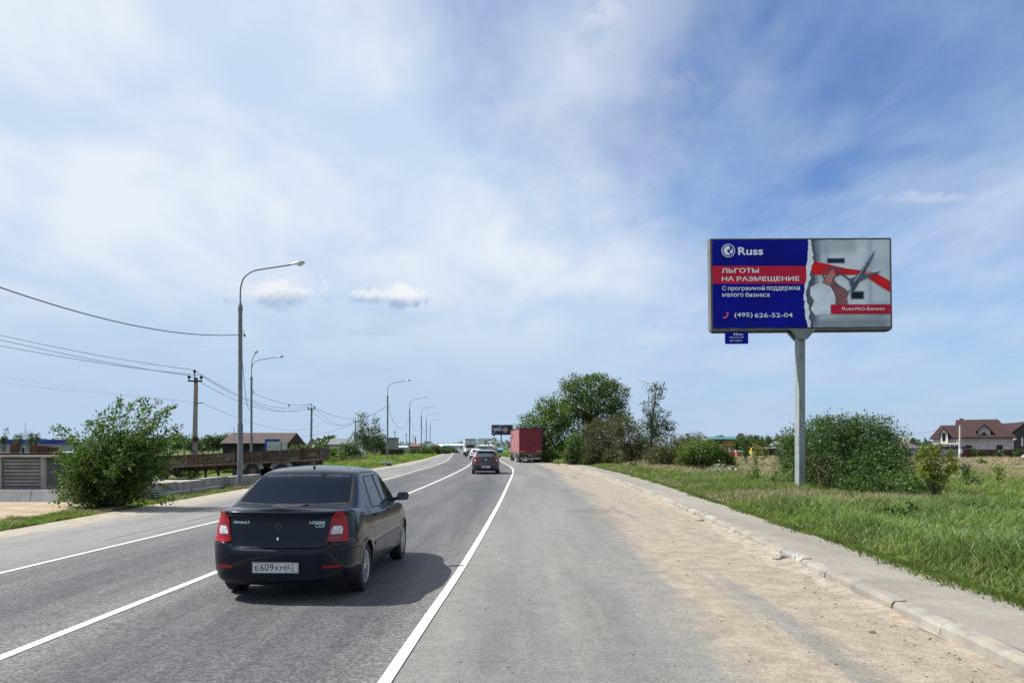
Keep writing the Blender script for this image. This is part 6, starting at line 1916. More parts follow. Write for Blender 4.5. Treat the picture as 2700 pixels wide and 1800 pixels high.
def right_side():
    # yellow wooden house with a green roof
    D = 150; gz = ground_z(D); s = D / FPX
    zt = P(0, 1151, D).z - gz; ze = P(0, 1157.5, D).z - gz; zf = P(0, 1173, D).z - gz
    yw = bmat('timber_yellow', (.36, .185, .055), var=.2, scale=3)
    root = house('timber_house', 1880, D, 53 * s, 5, ze - .1, zt - ze, yw, bmat('roof_green', (.03, .16, .13), rough=.4), 'yellow timber house with a flat-pitched green roof beyond the dry meadow', rz=R(-8),
                 wins=[(22 * s, (ze + zf) / 2 + .1, .35, .75), (30 * s, (ze + zf) / 2 + .2, .2, .35)], windows_frame=False, over=.5)
    MB().box((2.0, -.25, zf), (5.0, .6, .12)).build('balcony_floor', bmat('plank_pale', (.34, .35, .36)), root)
    MB().tube([(.15, -.3, 0), (.15, -.3, zt + .3)], .08, 6).build('corner_pipe', CONCP, root)
    house('grey_shed', 1853, 155, 1.6, 4, P(0, 1158, 155).z - ground_z(155) - .3, .4, bmat('barn_wall2', (.09, .09, .08)), bmat('roof_grey', (.13, .14, .14)), 'dull grey-roofed building left of the yellow timber house', 'building')
    # beige gabled house with stepped blockwork
    D = 172; s = D / FPX; gz = ground_z(D)
    root = house('gabled_house', 1932, D, 36 * s, 7, P(0, 1163, D).z - gz, P(0, 1142, D).z - P(0, 1163, D).z, block_mat('block_far', (.45, .44, .43), (.36, .35, .35), .6, .3), bmat('roof_tan', (.33, .25, .19)),
                 'unfinished beige house with a steep gable beyond the dry meadow', gable_front=True, rz=R(-22), wins=[(18 * s, P(0, 1160, D).z - gz, .5, .8), (24 * s, P(0, 1148, D).z - gz, .5, .9), (9 * s, 2.2, .5, .6)], windows_frame=False)
    for k in range(5): MB().box((.35 + k * .22, -.08, 2.6 + k * .27), (.20, .1, .22)).build('stepped_block', TRIMW, root)
    def shed(px0, px1, yt, D, m, rm, lb, door=None):
        s = D / FPX; h = P(0, yt, D).z - ground_z(D)
        r_ = house('small_shed', px0, D, (px1 - px0) * s, 1.4, h - .1, 0, m, rm, lb, 'shed')
        if door: MB().box(((px1 - px0) * s / 2, -.03, h * .45), ((px1 - px0) * s * .7, .05, h * .8)).build('door', door, r_)
    shed(1927, 1940, 1184.5, 122, bmat('shed_white', (.4, .4, .4)), bmat('roof_dark', (.08, .075, .07)), 'small shed with a crimson door behind the bright shrub', bmat('door_crimson', (.33, .015, .03)))
    shed(1942, 1957, 1188.5, 121, bmat('shed_orange', (.42, .085, .03)), TRIMW, 'small orange and white shed right of the crimson-doored one', bmat('door_plum', (.16, .06, .07)))
    D = 160; s = D / FPX
    r_ = house('long_shed', 2006, D, 50 * s, 4, P(0, 1181, D).z - ground_z(D) - .15, .2, bmat('fence_maroon_dark', (.05, .018, .016)), bmat('roof_grey', (.13, .14, .14)), 'long low dark red shed right of the yellow excavator', 'shed')
    for k in range(6): MB().box((50 * s * (k + .5) / 6, -.04, .6), (50 * s / 6 - .06, .05, 1.1)).build('wall_panel', bmat('fence_maroon_dark', (.05, .018, .016)), r_)
    house('hip_house', 2043, 195, 2.0, 3, 2.0 + .3, 1.1, bmat('wall_white', (.46, .46, .44)), bmat('roof_grey', (.13, .14, .14)), 'small white house with a grey hipped roof touching the big shrub', hips=(1.1, 1.1), wins=[(.6, 1.4, .3, .6), (1.4, 1.4, .3, .6)], windows_frame=False)
    # excavator
    D = 140; g = GX(1992, D); yl = mat('excavator_yellow', (.60, .36, .02), .5, var=.15)
    root = empty('excavator', g, 0, 'yellow excavator with a bent arm at the far side of the dry meadow', 'excavator')
    for s in (-.5, .5):
        MB().prism([(-.95, .0), (.95, .0), (1.1, .2), (.95, .42), (-.95, .42), (-1.1, .2)], (0, s - .15, 0), (1, 0, 0), (0, 0, 1), -.3).build('track', IRON, root)
    MB().box((-.15, 0, .78), (1.7, 1.3, .55)).build('body', yl, root)
    MB().box((-.55, -.2, 1.28), (.75, .8, .65)).build('cab', yl, root); MB().box((-.55, -.62, 1.33), (.6, .03, .45)).build('cab_window', CLEARG, root); MB().box((-.55, -.2, 1.64), (.85, .9, .06)).build('cab_roof', yl, root)
    MB().bar((.1, -.1, 1.0), (.35, -.1, 2.15), .16).bar((.35, -.1, 2.1), (1.1, -.1, 1.65), .14).build('boom', yl, root)
    MB().bar((1.1, -.1, 1.7), (1.25, -.1, .7), .12).build('stick', yl, root)
    MB().prism([(1.1, .7), (1.4, .7), (1.35, .2), (1.0, .3)], (0, -.35, 0), (1, 0, 0), (0, 0, 1), -.5).build('bucket', yl, root)
    MB().box((-1.0, -.9, .35), (.3, .2, .7)).build('white_post', TRIMW, None, label='white thing standing left before the excavator', cat='post').location = g
    # fences
    D = 101
    def X(px, d=D): return (px - 1350) / FPX * d
    root = empty('grey_fence', (X(2372), D, 0), R(-1), 'pale blue-grey sheet fence left of the dormer house', 'fence'); gz = ground_z(D)
    fm = [bmat('sheet_bluegrey', (.20, .23, .26), rough=.5, streak=True, dirt=(.27, .29, .31), dirt_amt=.3), bmat('sheet_bluegrey2', (.16, .19, .21), rough=.5)]
    n = 6; w_ = (X(2532) - X(2372)) / n; h = P(0, 1184, D).z - gz
    for k in range(n):
        MB().box((w_ * (k + .5), 0, gz + h / 2), (w_ - .05, .05, h)).build('fence_panel', fm[k % 2], root)
        MB().box((w_ * k, -.05, gz + h / 2 + .02), (.08, .08, h + .06)).build('fence_post', bmat('post_maroon', (.09, .03, .03)), root)
    D = 97
    root = empty('maroon_fence', (X(2534, D), D, 0), R(-1), 'maroon profiled metal fence in front of the dormer house', 'fence'); gz = ground_z(D)
    n = 11; w_ = 2.0 * .62; h = P(0, 1185, D).z - gz; mm = bmat('sheet_maroon', (.075, .016, .014), rough=.45, var=.1)
    for k in range(n):
        mb = MB(); q = 10; vs = []
        for i in range(q + 1):
            x = w_ * k + .02 + (w_ - .04) * i / q; y = .03 * (i % 2)
            vs += [(x, y, gz + .02), (x, y, gz + h)]
        mb.add(vs, [(2 * i, 2 * i + 2, 2 * i + 3, 2 * i + 1) for i in range(q)]).build('fence_panel', mm, root)
        MB().box((w_ * k, .07, gz + h / 2), (.08, .08, h)).build('fence_post', mm, root)
    MB().box((w_ * n / 2, 0.015, gz + h + .02), (w_ * n, .07, .04)).build('cap_rail', bmat('cap_rose', (.20, .12, .12)), root)
    sg = MB().add([(.0 + .18 * math.cos(t), -.06, .18 * math.sin(t)) for t in [k * math.pi / 6 for k in range(12)]], [tuple(range(12))]).build('round_sign', bmat('sign_pale_blue', (.35, .50, .60)), None, label='small pale blue round sign on the maroon fence', cat='sign')
    sg.location = P(2633, 1189.5, D - .05)
    # roofs and sheds behind the grey fence
    house('grey_roof_shed', 2396, 108, 3.9, 3, P(0, 1182, 108).z - ground_z(108) - .1, .35, bmat('barn_wall2', (.09, .09, .08)), bmat('roof_slate', (.085, .08, .085)), 'low shed with a dark grey roof behind the grey fence', 'shed', over=.2)
    house('blue_shed', 2478, 106, 3.9, 3, P(0, 1178, 106).z - ground_z(106) - .1, 0, bmat('wall_slate_blue', (.07, .085, .12)), bmat('edge_navy', (.012, .025, .12)), 'flat shed with a dark blue roof edge left of the pale pole', 'shed')
    house('gable_house_far', 2385, 205, 38 / FPX * 205, 6, 1.5, P(0, 1154, 205).z - ground_z(205) - 1.5, bmat('wall_greyblue', (.12, .13, .14)), bmat('roof_grey', (.13, .14, .14)), 'far grey gabled house left of the dormer house', gable_front=True, wins=[(1.4, 1.9, .4, .5), (2.5, 1.9, .4, .5)])
    house('brown_roof_house', 2372, 150, 40 / FPX * 150, 5, P(0, 1176, 150).z - ground_z(150), .55, bmat('wall_brick', (.16, .06, .04)), bmat('roof_rust', (.14, .07, .05)), 'low house with a rust-brown roof left of the dormer house')
    # ---- the house with the dormer
    D = 112; s = D / FPX; gz = ground_z(D)
    def Hx(x): return ((x / 7.35 + 2380) - 1350) * s
    def Hz(y): return EYE - (y / 7.35 + 1080 - HOR) * s - gz
    x0 = Hx(1130); K = 1 / 20.3; W_ = (2190 - 1130) / 7.35 * K; rz = R(-31)
    root = empty('dormer_house', (x0, D + 1.2, gz), rz, 'unfinished white block house with a dark brown tiled roof and a gabled dormer', 'house')
    blk = block_mat('block_white', (.47, .48, .49), (.40, .41, .42), .62, .26)
    til = tile_mat('tile_brown', (.040, .017, .018), .36)
    hw = Hz(545); hr = Hz(235) - hw
    dp = 7.5
    MB().box((W_ / 2, dp / 2, hw / 2 - .2), (W_, dp, hw + .4)).build('wall', blk, root)
    roof_solid(-.25, W_ + .45, -.55, dp + .5, hw + .12, hr + .35, .2, (2250 - 1940) / 7.35 * K, th=.16).build('roof', til, root)
    for x, ww in (((1372 - 1130), 135), ((1960 - 1130), 120)):
        window(root, x / 7.35 * K, Hz(725), ww / 7.35 * K, .68, frame=False)
    # dormer
    xa = (1555 - 1130) / 7.35 * K; xb = (1790 - 1130) / 7.35 * K; zd = Hz(410); za = Hz(300)
    dm_ = MB().add([(xa, -.06, hw - .3), (xb, -.06, hw - .3), (xb, -.06, zd), ((xa + xb) / 2, -.06, za), (xa, -.06, zd)] + [(xa, 3.4, hw - .3), (xb, 3.4, hw - .3), (xb, 3.4, zd), ((xa + xb) / 2, 3.4, za), (xa, 3.4, zd)],
                   [(0, 1, 2, 3, 4), (9, 8, 7, 6, 5), (0, 5, 6, 1), (1, 6, 7, 2), (2, 7, 8, 3), (3, 8, 9, 4), (4, 9, 5, 0)])
    dmo = dm_.build('dormer', blk, root)
    for sgn in (-1, 1):
        xe = (xa - .28) if sgn < 0 else (xb + .28); xm = (xa + xb) / 2
        a = Vector((xe, -.45, zd - .22)); b = Vector((xm, -.45, za + .10)); c = b + Vector((0, 3.9, 0)); d_ = a + Vector((0, 3.9, 0)); up = Vector((0, 0, .12))
        MB().add([a, b, c, d_, a + up, b + up, c + up, d_ + up], [(3, 2, 1, 0), (4, 5, 6, 7), (0, 1, 5, 4), (1, 2, 6, 5), (2, 3, 7, 6), (3, 0, 4, 7)]).build('dormer_roof', til, dmo)
    window(dmo, (xa + xb) / 2 - .05, Hz(485), 80 / 7.35 * K, 110 / 7.35 * K, y=-.06, frame=False)
    gut = MB().bar((-.25, -.58, hw - .02), (W_ + .45, -.58, hw - .02), .10).build('gutter', BLACK_PL, root)
    MB().bar((W_ + .1, -.1, hw - .1), (W_ + .1, -.1, 0), .08).build('downpipe', TRIMW, root)
    # left wing with its steep white gable and terrace
    xl = -(1130 - 670) / 7.35 * K
    zw = Hz(560)
    MB().box((xl / 2, 3.2, zw / 2 - .2), (-xl - .02, 5.0, zw + .4)).build('wing_wall', blk, root)
    roof_solid(xl - .5, .2, .3, 6.2, zw + .1, Hz(295) - zw, 1.5, 0).build('wing_roof', til, root)
    x1 = -(1130 - 825) / 7.35 * K; x2 = -(1130 - 965) / 7.35 * K; zg = Hz(355); ze = Hz(470); xm = (x1 + x2) / 2 - .1
    wt = bmat('plaster_white', (.60, .58, .52))
    g2 = MB().add([(x1, .1, .5), (x2, .1, .5), (x2, .1, ze), (xm, .1, zg), (x1, .1, ze)] + [(x1, 2.5, .5), (x2, 2.5, .5), (x2, 2.5, ze), (xm, 2.5, zg), (x1, 2.5, ze)],
                  [(0, 1, 2, 3, 4), (9, 8, 7, 6, 5), (0, 5, 6, 1), (1, 6, 7, 2), (2, 7, 8, 3), (3, 8, 9, 4), (4, 9, 5, 0)]).build('white_gable', wt, root)
    for sgn in (-1, 1):
        xe = x1 - .2 if sgn < 0 else x2 + .35
        a = Vector((xe, -.15, ze - .22)); b = Vector((xm, -.15, zg + .08)); c = b + Vector((0, 3.2, 0)); d_ = a + Vector((0, 3.2, 0)); up = Vector((0, 0, .11))
        MB().add([a, b, c, d_, a + up, b + up, c + up, d_ + up], [(3, 2, 1, 0), (4, 5, 6, 7), (0, 1, 5, 4), (1, 2, 6, 5), (2, 3, 7, 6), (3, 0, 4, 7)]).build('gable_roof', til, g2)
    window(g2, xm + .05, Hz(525), .42, 1.35, y=.1, frame=False)
    MB().box((xl / 2 + .15, -.5, Hz(655)), (-xl + .5, 1.3, .24)).build('terrace', wt, root)
    for k in range(5): MB().box((xl + .1 + k * (-xl) / 4.4, -.95, Hz(665) / 2), (.18, .18, Hz(665))).build('terrace_pillar', wt, root)
    window(root, xl * .72, Hz(700), .8, .5, y=.69, frame=False)
    # dark neighbour at the right edge
    D = 124; s = D / FPX
    g = GX(2672, D)
    root = empty('dark_house', g, R(-10), 'dark grey gabled house cut by the right edge', 'house')
    dk = bmat('wall_charcoal', (.035, .04, .05)); ww = 6.5; hw = P(0, 1134, D).z - g.z; ha = P(0, 1116, D).z - g.z
    MB().add([(0, 0, -.3), (ww, 0, -.3), (ww, 0, hw), (1.7, 0, ha), (0, 0, hw)] + [(0, 7, -.3), (ww, 7, -.3), (ww, 7, hw), (1.7, 7, ha), (0, 7, hw)],
             [(0, 1, 2, 3, 4), (9, 8, 7, 6, 5), (0, 5, 6, 1), (1, 6, 7, 2), (2, 7, 8, 3), (3, 8, 9, 4), (4, 9, 5, 0)]).build('wall', dk, root)
    for a, b in (((-.5, hw - .5), (1.7, ha + .08)), ((1.7, ha + .08), (ww + .5, hw - .1))):
        MB().add([(a[0], -.5, a[1]), (b[0], -.5, b[1]), (b[0], 7.5, b[1]), (a[0], 7.5, a[1]), (a[0], -.5, a[1] + .16), (b[0], -.5, b[1] + .16), (b[0], 7.5, b[1] + .16), (a[0], 7.5, a[1] + .16)],
                 [(3, 2, 1, 0), (4, 5, 6, 7), (0, 1, 5, 4), (1, 2, 6, 5), (2, 3, 7, 6), (3, 0, 4, 7)]).build('roof', til, root)
    sc_ = MB().box((1.25, -.06, P(0, 1164, D).z - g.z), (.16, .08, 1.35)); 
    for k in range(4): sc_.box((1.42, -.07, P(0, 1156 + 6 * k, D).z - g.z), (.2, .08, .1))
    sc_.build('window', TRIMW, root)
    MB().box((.2, -.05, P(0, 1157, D).z - g.z), (.35, .3, .3)).build('lamp_box', TRIMW, root)
    # strip of pale road before the fences
    MB().add([(X(2440, 96), 95.4, ground_z(95) + .03), (X(2720, 96) + 6, 95.0, ground_z(95) + .03), (X(2720, 96) + 6, 96.4, ground_z(96) + .03), (X(2440, 96), 96.6, ground_z(96) + .03)], [(0, 1, 2, 3)]).build('field_road', bmat('pale_track', (.30, .28, .26)), kind='structure')
right_side()
# ---------------------------------------------------------------- plants
def unit(a):
    return a / np.maximum(np.linalg.norm(a, axis=1, keepdims=True), 1e-9)

def leaf_arrays(C, size, r, wind=(0, 0, 0), up=0.35, aspect=0.5, jitter=0.35, D=None):
    """rhombic, slightly folded leaves at the points C"""
    n = len(C)
    if D is None: D = r.normal(size=(n, 3))
    d = unit(D + np.array(wind) + r.normal(size=(n, 3)) * .35)
    nn = r.normal(size=(n, 3)) + np.array([0, 0, up * 2.2])
    s = unit(np.cross(d, nn)); nrm = np.cross(s, d)
    L = size * (1 + jitter * r.uniform(-1, 1, (n, 1))); Wd = L * aspect * .5
    base = C; tip = C + d * L - nrm * L * .10
    mid = C + d * L * .45
    a = mid + s * Wd + nrm * L * .07; b = mid - s * Wd + nrm * L * .07
    V = np.stack([base, a, tip, b], 1).reshape(-1, 3)
    F = np.arange(4 * n).reshape(n, 4)
    return V, F

def tubes(paths, sides=4):
    """paths: list of (points (k,3), radii (k,))"""
    V = []; F = []; n0 = 0
    for P_, Rr in paths:
        P_ = np.asarray(P_, float); k = len(P_)
        t = unit(np.gradient(P_, axis=0)); ref = np.array([.31, .22, .92]) if abs(t[0][2]) < .9 else np.array([1., .1, .1])
        x = unit(np.cross(t, ref)); y = np.cross(t, x)
        ang = np.arange(sides) * 2 * np.pi / sides
        ring = P_[:, None, :] + (x[:, None, :] * np.cos(ang)[None, :, None] + y[:, None, :] * np.sin(ang)[None, :, None]) * np.asarray(Rr)[:, None, None]
        V.append(ring.reshape(-1, 3))
        i = np.arange(k - 1)[:, None] * sides; j = np.arange(sides)[None, :]; j2 = (j + 1) % sides
        F.append(np.stack([n0 + i + j, n0 + i + j2, n0 + i + sides + j2, n0 + i + sides + j], -1).reshape(-1, 4))
        n0 += k * sides
    return np.concatenate(V), np.concatenate(F)

BARK = mat('bark_grey', (.085, .07, .055), .9, var=.35, scale=7, bump=.01, bscale=20)
BIRCH = mat('bark_birch', (.42, .40, .36), .8, var=.2, scale=3, dirt=(.05, .045, .04), dirt_amt=.3, dscale=6)
TWIG = mat('bark_twig', (.06, .045, .03), .9, var=.3)
L_MID = leaf_mat('leaf_mid', [(.036, .07, .014), (.063, .108, .022), (.10, .152, .034), (.048, .088, .018)])
L_DARK = leaf_mat('leaf_dark', [(.025, .058, .014), (.040, .085, .020), (.065, .12, .028), (.03, .065, .018)], rough=.4)
L_SHINY = leaf_mat('leaf_shiny', [(.035, .075, .016), (.055, .105, .024), (.075, .13, .03), (.04, .085, .02), (.16, .20, .10)], rough=.5, spec=.25)
L_OLIVE = leaf_mat('leaf_olive', [(.055, .063, .026), (.08, .085, .038), (.12, .12, .06), (.06, .072, .028)])
L_SILVER = leaf_mat('leaf_silver', [(.035, .06, .025), (.06, .09, .04), (.12, .155, .09), (.04, .065, .028)], rough=.55)
L_YELLOW = leaf_mat('leaf_yellow_green', [(.17, .20, .025), (.22, .25, .03), (.14, .19, .03), (.19, .21, .04)], trans=.45)
L_BRIGHT = leaf_mat('leaf_bright', [(.055, .10, .014), (.085, .14, .022), (.12, .18, .032), (.065, .115, .018)])
L_BLOSSOM = leaf_mat('blossom_white', [(.55, .56, .50), (.62, .62, .56), (.45, .50, .38), (.58, .58, .52)], trans=.2)
L_FAR = leaf_mat('leaf_far', [(.035, .065, .02), (.055, .095, .028), (.08, .125, .04), (.05, .08, .028)])

def plant(name, loc, label, cat, blobs, n_clump, per, leaf, lm, seed, crad=.35, stems=None, stem_r=.05, base_spread=.1, bark=TWIG, wind=(0, 0, 0),
          trunk=None, shell=.45, along=.5, group=None, aspect=.5, up=.35, crown_name='crown', blossom=0, arch=.25, sides=4, zmin=.05, tipbias=0.0):
    """stems run from the foot (or the trunk) to leaf clumps spread through the blobs of the crown"""
    r = np.random.default_rng(seed)
    root = empty(name, loc, 0, label, cat, group)
    B = np.array(blobs, float)
    vol = B[:, 3] * B[:, 4] * B[:, 5]; pr = vol ** .75; pr = pr / pr.sum()
    pick = r.choice(len(B), n_clump, p=pr)
    dirs = unit(r.normal(size=(n_clump, 3)))
    rad = shell + (1 - shell) * r.random(n_clump) ** .5
    rad *= 1 + .13 * np.sin(dirs[:, 0] * 5 + seed) * np.sin(dirs[:, 2] * 6 + seed * 2)
    C = B[pick, :3] + dirs * B[pick, 3:] * rad[:, None]
    C = C[C[:, 2] > zmin]; n_clump = len(C)
    trunk_pts = None; paths = []
    if trunk is not None:
        trunk_pts = np.array(trunk, float)          # x, y, z, r
        paths.append((trunk_pts[:, :3], trunk_pts[:, 3]))
    ns = stems if stems is not None else min(n_clump, 60)
    ends = C[r.choice(n_clump, min(ns, n_clump), replace=False)]
    S = []
    for e in ends:
        if trunk_pts is not None:
            k = r.uniform(.35, 1.0); q = k * (len(trunk_pts) - 1); i = int(min(q, len(trunk_pts) - 2)); t = q - i
            b = trunk_pts[i] * (1 - t) + trunk_pts[i + 1] * t
            if b[2] > e[2] + .3: 
                b = trunk_pts[max(0, i - 1)]
            b0 = b[:3]; br = min(stem_r, b[3] * .7)
        else:
            a = r.uniform(0, 6.28); b0 = np.array([math.cos(a), math.sin(a), 0]) * base_spread * r.random(); br = stem_r * r.uniform(.5, 1)
        m = b0 * .45 + e * .55 + np.array([0, 0, np.linalg.norm(e - b0) * arch * r.uniform(.4, 1.2)]) * 1.0 - (np.array([e[0] - b0[0], e[1] - b0[1], 0]) * .15)
        tt = np.linspace(0, 1, 7)[:, None]
        pth = b0 * (1 - tt) ** 2 + 2 * m * tt * (1 - tt) + e * tt ** 2
        pth[1:-1] += r.normal(0, .012 * np.linalg.norm(e - b0), (5, 3))
        paths.append((pth, br * (1 - .85 * np.linspace(0, 1, 7))))
        S.append(pth)
    V, F = tubes(paths, sides)
    np_mesh('trunk' if trunk is not None else 'stem', V, F, bark, root, smooth=True)
    LC = []; LD = []
    q = r.integers(max(1, per // 2), int(per * 1.5) + 1, n_clump)
    idx = np.repeat(np.arange(n_clump), q)
    cs = crad * r.uniform(.55, 1.25, n_clump)
    off = r.normal(size=(len(idx), 3)) * cs[idx][:, None] * np.array([1, 1, .72])
    off += np.array(wind) * cs[idx][:, None] * np.abs(off[:, 2:3]) / crad * .8
    LC.append(C[idx] + off)
    out = unit(C[idx] - B[pick[:1], :3] + off)
    LD.append(out * tipbias + r.normal(size=off.shape))
    if along > 0:
        for pth in S:
            k = int(per * along)
            t = r.uniform(2.2, 6, k); i = np.minimum(t.astype(int), 5); f = (t - i)[:, None]
            pos = pth[i] * (1 - f) + pth[i + 1] * f + r.normal(size=(k, 3)) * crad * .35
            LC.append(pos); LD.append((pth[i + 1] - pth[i]) * 3 + r.normal(size=(k, 3)) * .7)
    P_ = np.concatenate(LC); D_ = np.concatenate(LD)
    ok = P_[:, 2] > .02; P_ = P_[ok]; D_ = D_[ok]
    if blossom:
        sel = r.random(len(P_)) < blossom
        V, F = leaf_arrays(P_[sel], leaf * .8, r, wind, up, .8)
        np_mesh('blossom', V, F, L_BLOSSOM, root)
        P_ = P_[~sel]; D_ = D_[~sel]
    V, F = leaf_arrays(P_, leaf, r, wind, up, aspect, D=D_)
    np_mesh(crown_name, V, F, lm, root)
    return root

def build_near_plants():
    # ---- wind-blown elm bush on the left
    D = 21.3; g = GX(305, D)
    def L(px, py, dy=0.0):
        p = P(px, py, D + dy); return (p.x - g.x, dy, p.z - g.z)
    r = np.random.default_rng(41)
    root = empty('windblown_bush', g, 0, 'large wind-blown elm bush leaning right on the verge before the concrete fence', 'bush')
    paths = []; LP = []; LDv = []
    # long shoots: foot, elbow, tip
    shoots = []
    tips = [(318, 1050), (308, 1062), (372, 1053), (384, 1049), (465, 1068), (450, 1073), (420, 1062), (395, 1075), (345, 1068), (290, 1075), (262, 1090), (250, 1105), (228, 1120), (240, 1115),
            (478, 1122), (505, 1148), (470, 1140), (488, 1160), (200, 1150), (180, 1165), (150, 1190), (138, 1205), (160, 1215), (142, 1245), (150, 1270), (128, 1290), (175, 1285), (170, 1320), (185, 1338), (205, 1340),
            (470, 1190), (475, 1215), (455, 1240), (462, 1265), (448, 1290), (460, 1318), (440, 1330), (400, 1300), (380, 1335), (345, 1300), (250, 1300), (235, 1330), (300, 1290), (320, 1330), (148, 1130), (136, 1128), (152, 1150)]
    for tx, ty in tips: shoots.append((tx, ty, r.uniform(-1.0, 1.0)))
    for _ in range(34):     # longer shoots blown over to the upper right
        t = r.random(); shoots.append((r.uniform(215, 470), 1070 + 70 * t + 45 * r.random() + .25 * abs(r.uniform(-120, 120)), r.uniform(-.9, .9)))
    for _ in range(60):      # low boughs reaching left
        shoots.append((r.uniform(140, 250), r.uniform(1180, 1335), r.uniform(-.9, .9)))
    for _ in range(300):     # inner shoots fill the body
        a = r.uniform(0, 6.28); q = r.random() ** .6
        shoots.append((305 + 138 * q * math.cos(a) + 10 - 30 * q * math.sin(a), 1240 + 92 * q * math.sin(a) - 14 * math.cos(a), r.uniform(-1.3, 1.3) * (1 - .4 * q)))
    for (tx, ty, dy) in shoots:
        e = np.array(L(tx, ty, dy)); e[2] = max(e[2], .12)
        b = np.array([r.uniform(-.22, .22), r.uniform(-.2, .2), 0.0])
        ln = np.linalg.norm(e - b)
        m = np.array([e[0] * .35 + b[0] - .18, e[1] * .5, max(e[2] * .72 + .35, .5)])
        if e[2] < 1.0: m[2] = e[2] + ln * .28
        tt = np.linspace(0, 1, 10)[:, None]
        pth = b * (1 - tt) ** 2 + 2 * m * tt * (1 - tt) + e * tt ** 2 + np.concatenate([np.zeros((1, 3)), r.normal(0, .03, (8, 3)), np.zeros((1, 3))])
        paths.append((pth, .022 * (1 - .86 * np.linspace(0, 1, 10)) * r.uniform(.6, 1.2)))
        k = int(30 + 26 * ln)
        t = 9 * (1 - .72 * r.random(k) ** 1.15); i = np.minimum(t.astype(int), 8); f = (t - i)[:, None]
        tan = unit(pth[i + 1] - pth[i])
        sp = (.05 + .17 * (1 - t / 9))[:, None]
        LP.append(pth[i] * (1 - f) + pth[i + 1] * f + r.normal(size=(k, 3)) * sp)
        side = r.normal(size=(k, 3))
        LDv.append(tan * .8 + side * .8 + np.array([.65, 0, .05]))
    V, F = tubes(paths, 4); np_mesh('stem', V, F, TWIG, root, smooth=True)
    Pp = np.concatenate(LP); Dv = np.concatenate(LDv); ok = Pp[:, 2] > .03
    V, F = leaf_arrays(Pp[ok], .095, r, (.25, 0, 0), .3, .52, D=Dv[ok])
    np_mesh('foliage', V, F, leaf_mat('leaf_elm', [(.032, .07, .012), (.06, .11, .021), (.12, .17, .05), (.04, .082, .015)], rough=.55, trans=.4, spec=.2), root)
    # ---- the big dense shrub behind the billboard post
    D = 25.6; g = GX(2235, D, .08)
    def bl(px, py, rpx, rpy, dy, ry):
        p = P(px, py, D + dy); s = (D + dy) / FPX
        return (p.x - g.x, dy, p.z - g.z, rpx * s, ry, rpy * s)
    plant('large_shrub', g, 'big dense green shrub with pale leaf flecks behind the billboard post', 'shrub',
          [bl(2230, 1205, 135, 90, 1.2, 1.6), bl(2140, 1190, 75, 85, 2.4, 1.2), bl(2280, 1160, 85, 65, 1.0, 1.2), bl(2200, 1145, 60, 48, 1.2, 1.0), bl(2330, 1215, 65, 85, .3, 1.2), bl(2300, 1270, 90, 60, -.6, 1.1),
           bl(2095, 1240, 48, 68, 3.0, 1.0), bl(2085, 1180, 42, 42, 3.2, .9), bl(2365, 1280, 38, 46, -.8, .8), bl(2240, 1285, 90, 42, .2, 1.2), bl(2410, 1300, 22, 30, -1.6, .4), bl(2330, 1292, 60, 42, -3.2, .9), bl(2260, 1290, 50, 36, -2.2, .8), bl(2385, 1290, 34, 40, -3.0, .7), bl(2330, 1235, 62, 62, -1.6, 1.0), bl(2260, 1245, 60, 50, -1.2, 1.0)],
          2900, 17, .082, L_SHINY, 5, crad=.15, stems=150, stem_r=.03, base_spread=1.2, wind=(.15, 0, 0), shell=.55, along=1.2, aspect=.55, crown_name='foliage')
    r = np.random.default_rng(77)      # upright shoots over its top
    top = empty('shrub_shoots', g, 0); paths = []; LP = []
    for _ in range(46):
        px = r.uniform(2090, 2370); t = (px - 2230) / 150
        py = 1095 + 75 * t * t * (1.2 if t > 0 else 1.0) + r.uniform(-18, 14)
        e = np.array(bl(px, py, 1, 1, 1.0 + r.uniform(-.6, .9), 1)[:3]); b = e - np.array([r.uniform(-.12, .1), r.uniform(-.1, .1), r.uniform(.5, .8)])
        tt = np.linspace(0, 1, 5)[:, None]; pth = b * (1 - tt) + e * tt + np.array([.05, 0, 0]) * np.sin(tt * 3.1)
        paths.append((pth, .008 * (1 - .7 * np.linspace(0, 1, 5))))
        k = 26; u = r.random(k)[:, None]; LP.append(b * (1 - u) + e * u + r.normal(size=(k, 3)) * .045)
    sh = [o for o in bpy.data.objects if o.name.startswith('large_shrub')][0]
    V, F = tubes(paths, 4); np_mesh('shoot', V, F, TWIG, sh, smooth=True, kind='stuff')
    V, F = leaf_arrays(np.concatenate(LP), .085, r, (.2, 0, .1), .3, .5); np_mesh('shoot_leaves', V, F, L_SHINY, sh)
    bpy.data.objects.remove(top)
    # ---- yellow-green sapling
    D = 20.6; g = GX(2470, D, .08)
    def S_(px, py, rx, rz, dy=0, ry=.25):
        p = P(px, py, D); s = D / FPX
        return (p.x - g.x, dy, p.z - g.z, rx * s, ry, rz * s)
    plant('sapling', g, 'young yellow-green sapling standing alone right of the big shrub', 'sapling',
          [S_(2438, 1215, 14, 38), S_(2470, 1205, 12, 40, .1), S_(2500, 1215, 12, 35, -.1), S_(2480, 1250, 22, 26), S_(2445, 1245, 22, 16), S_(2432, 1200, 8, 28, .1), S_(2510, 1240, 10, 22), S_(2440, 1232, 26, 8)],
          150, 15, .075, L_YELLOW, 8, crad=.058, stems=26, stem_r=.018, base_spread=.06, shell=.2, along=.8, wind=(.1, 0, 0), arch=.12, crown_name='foliage')
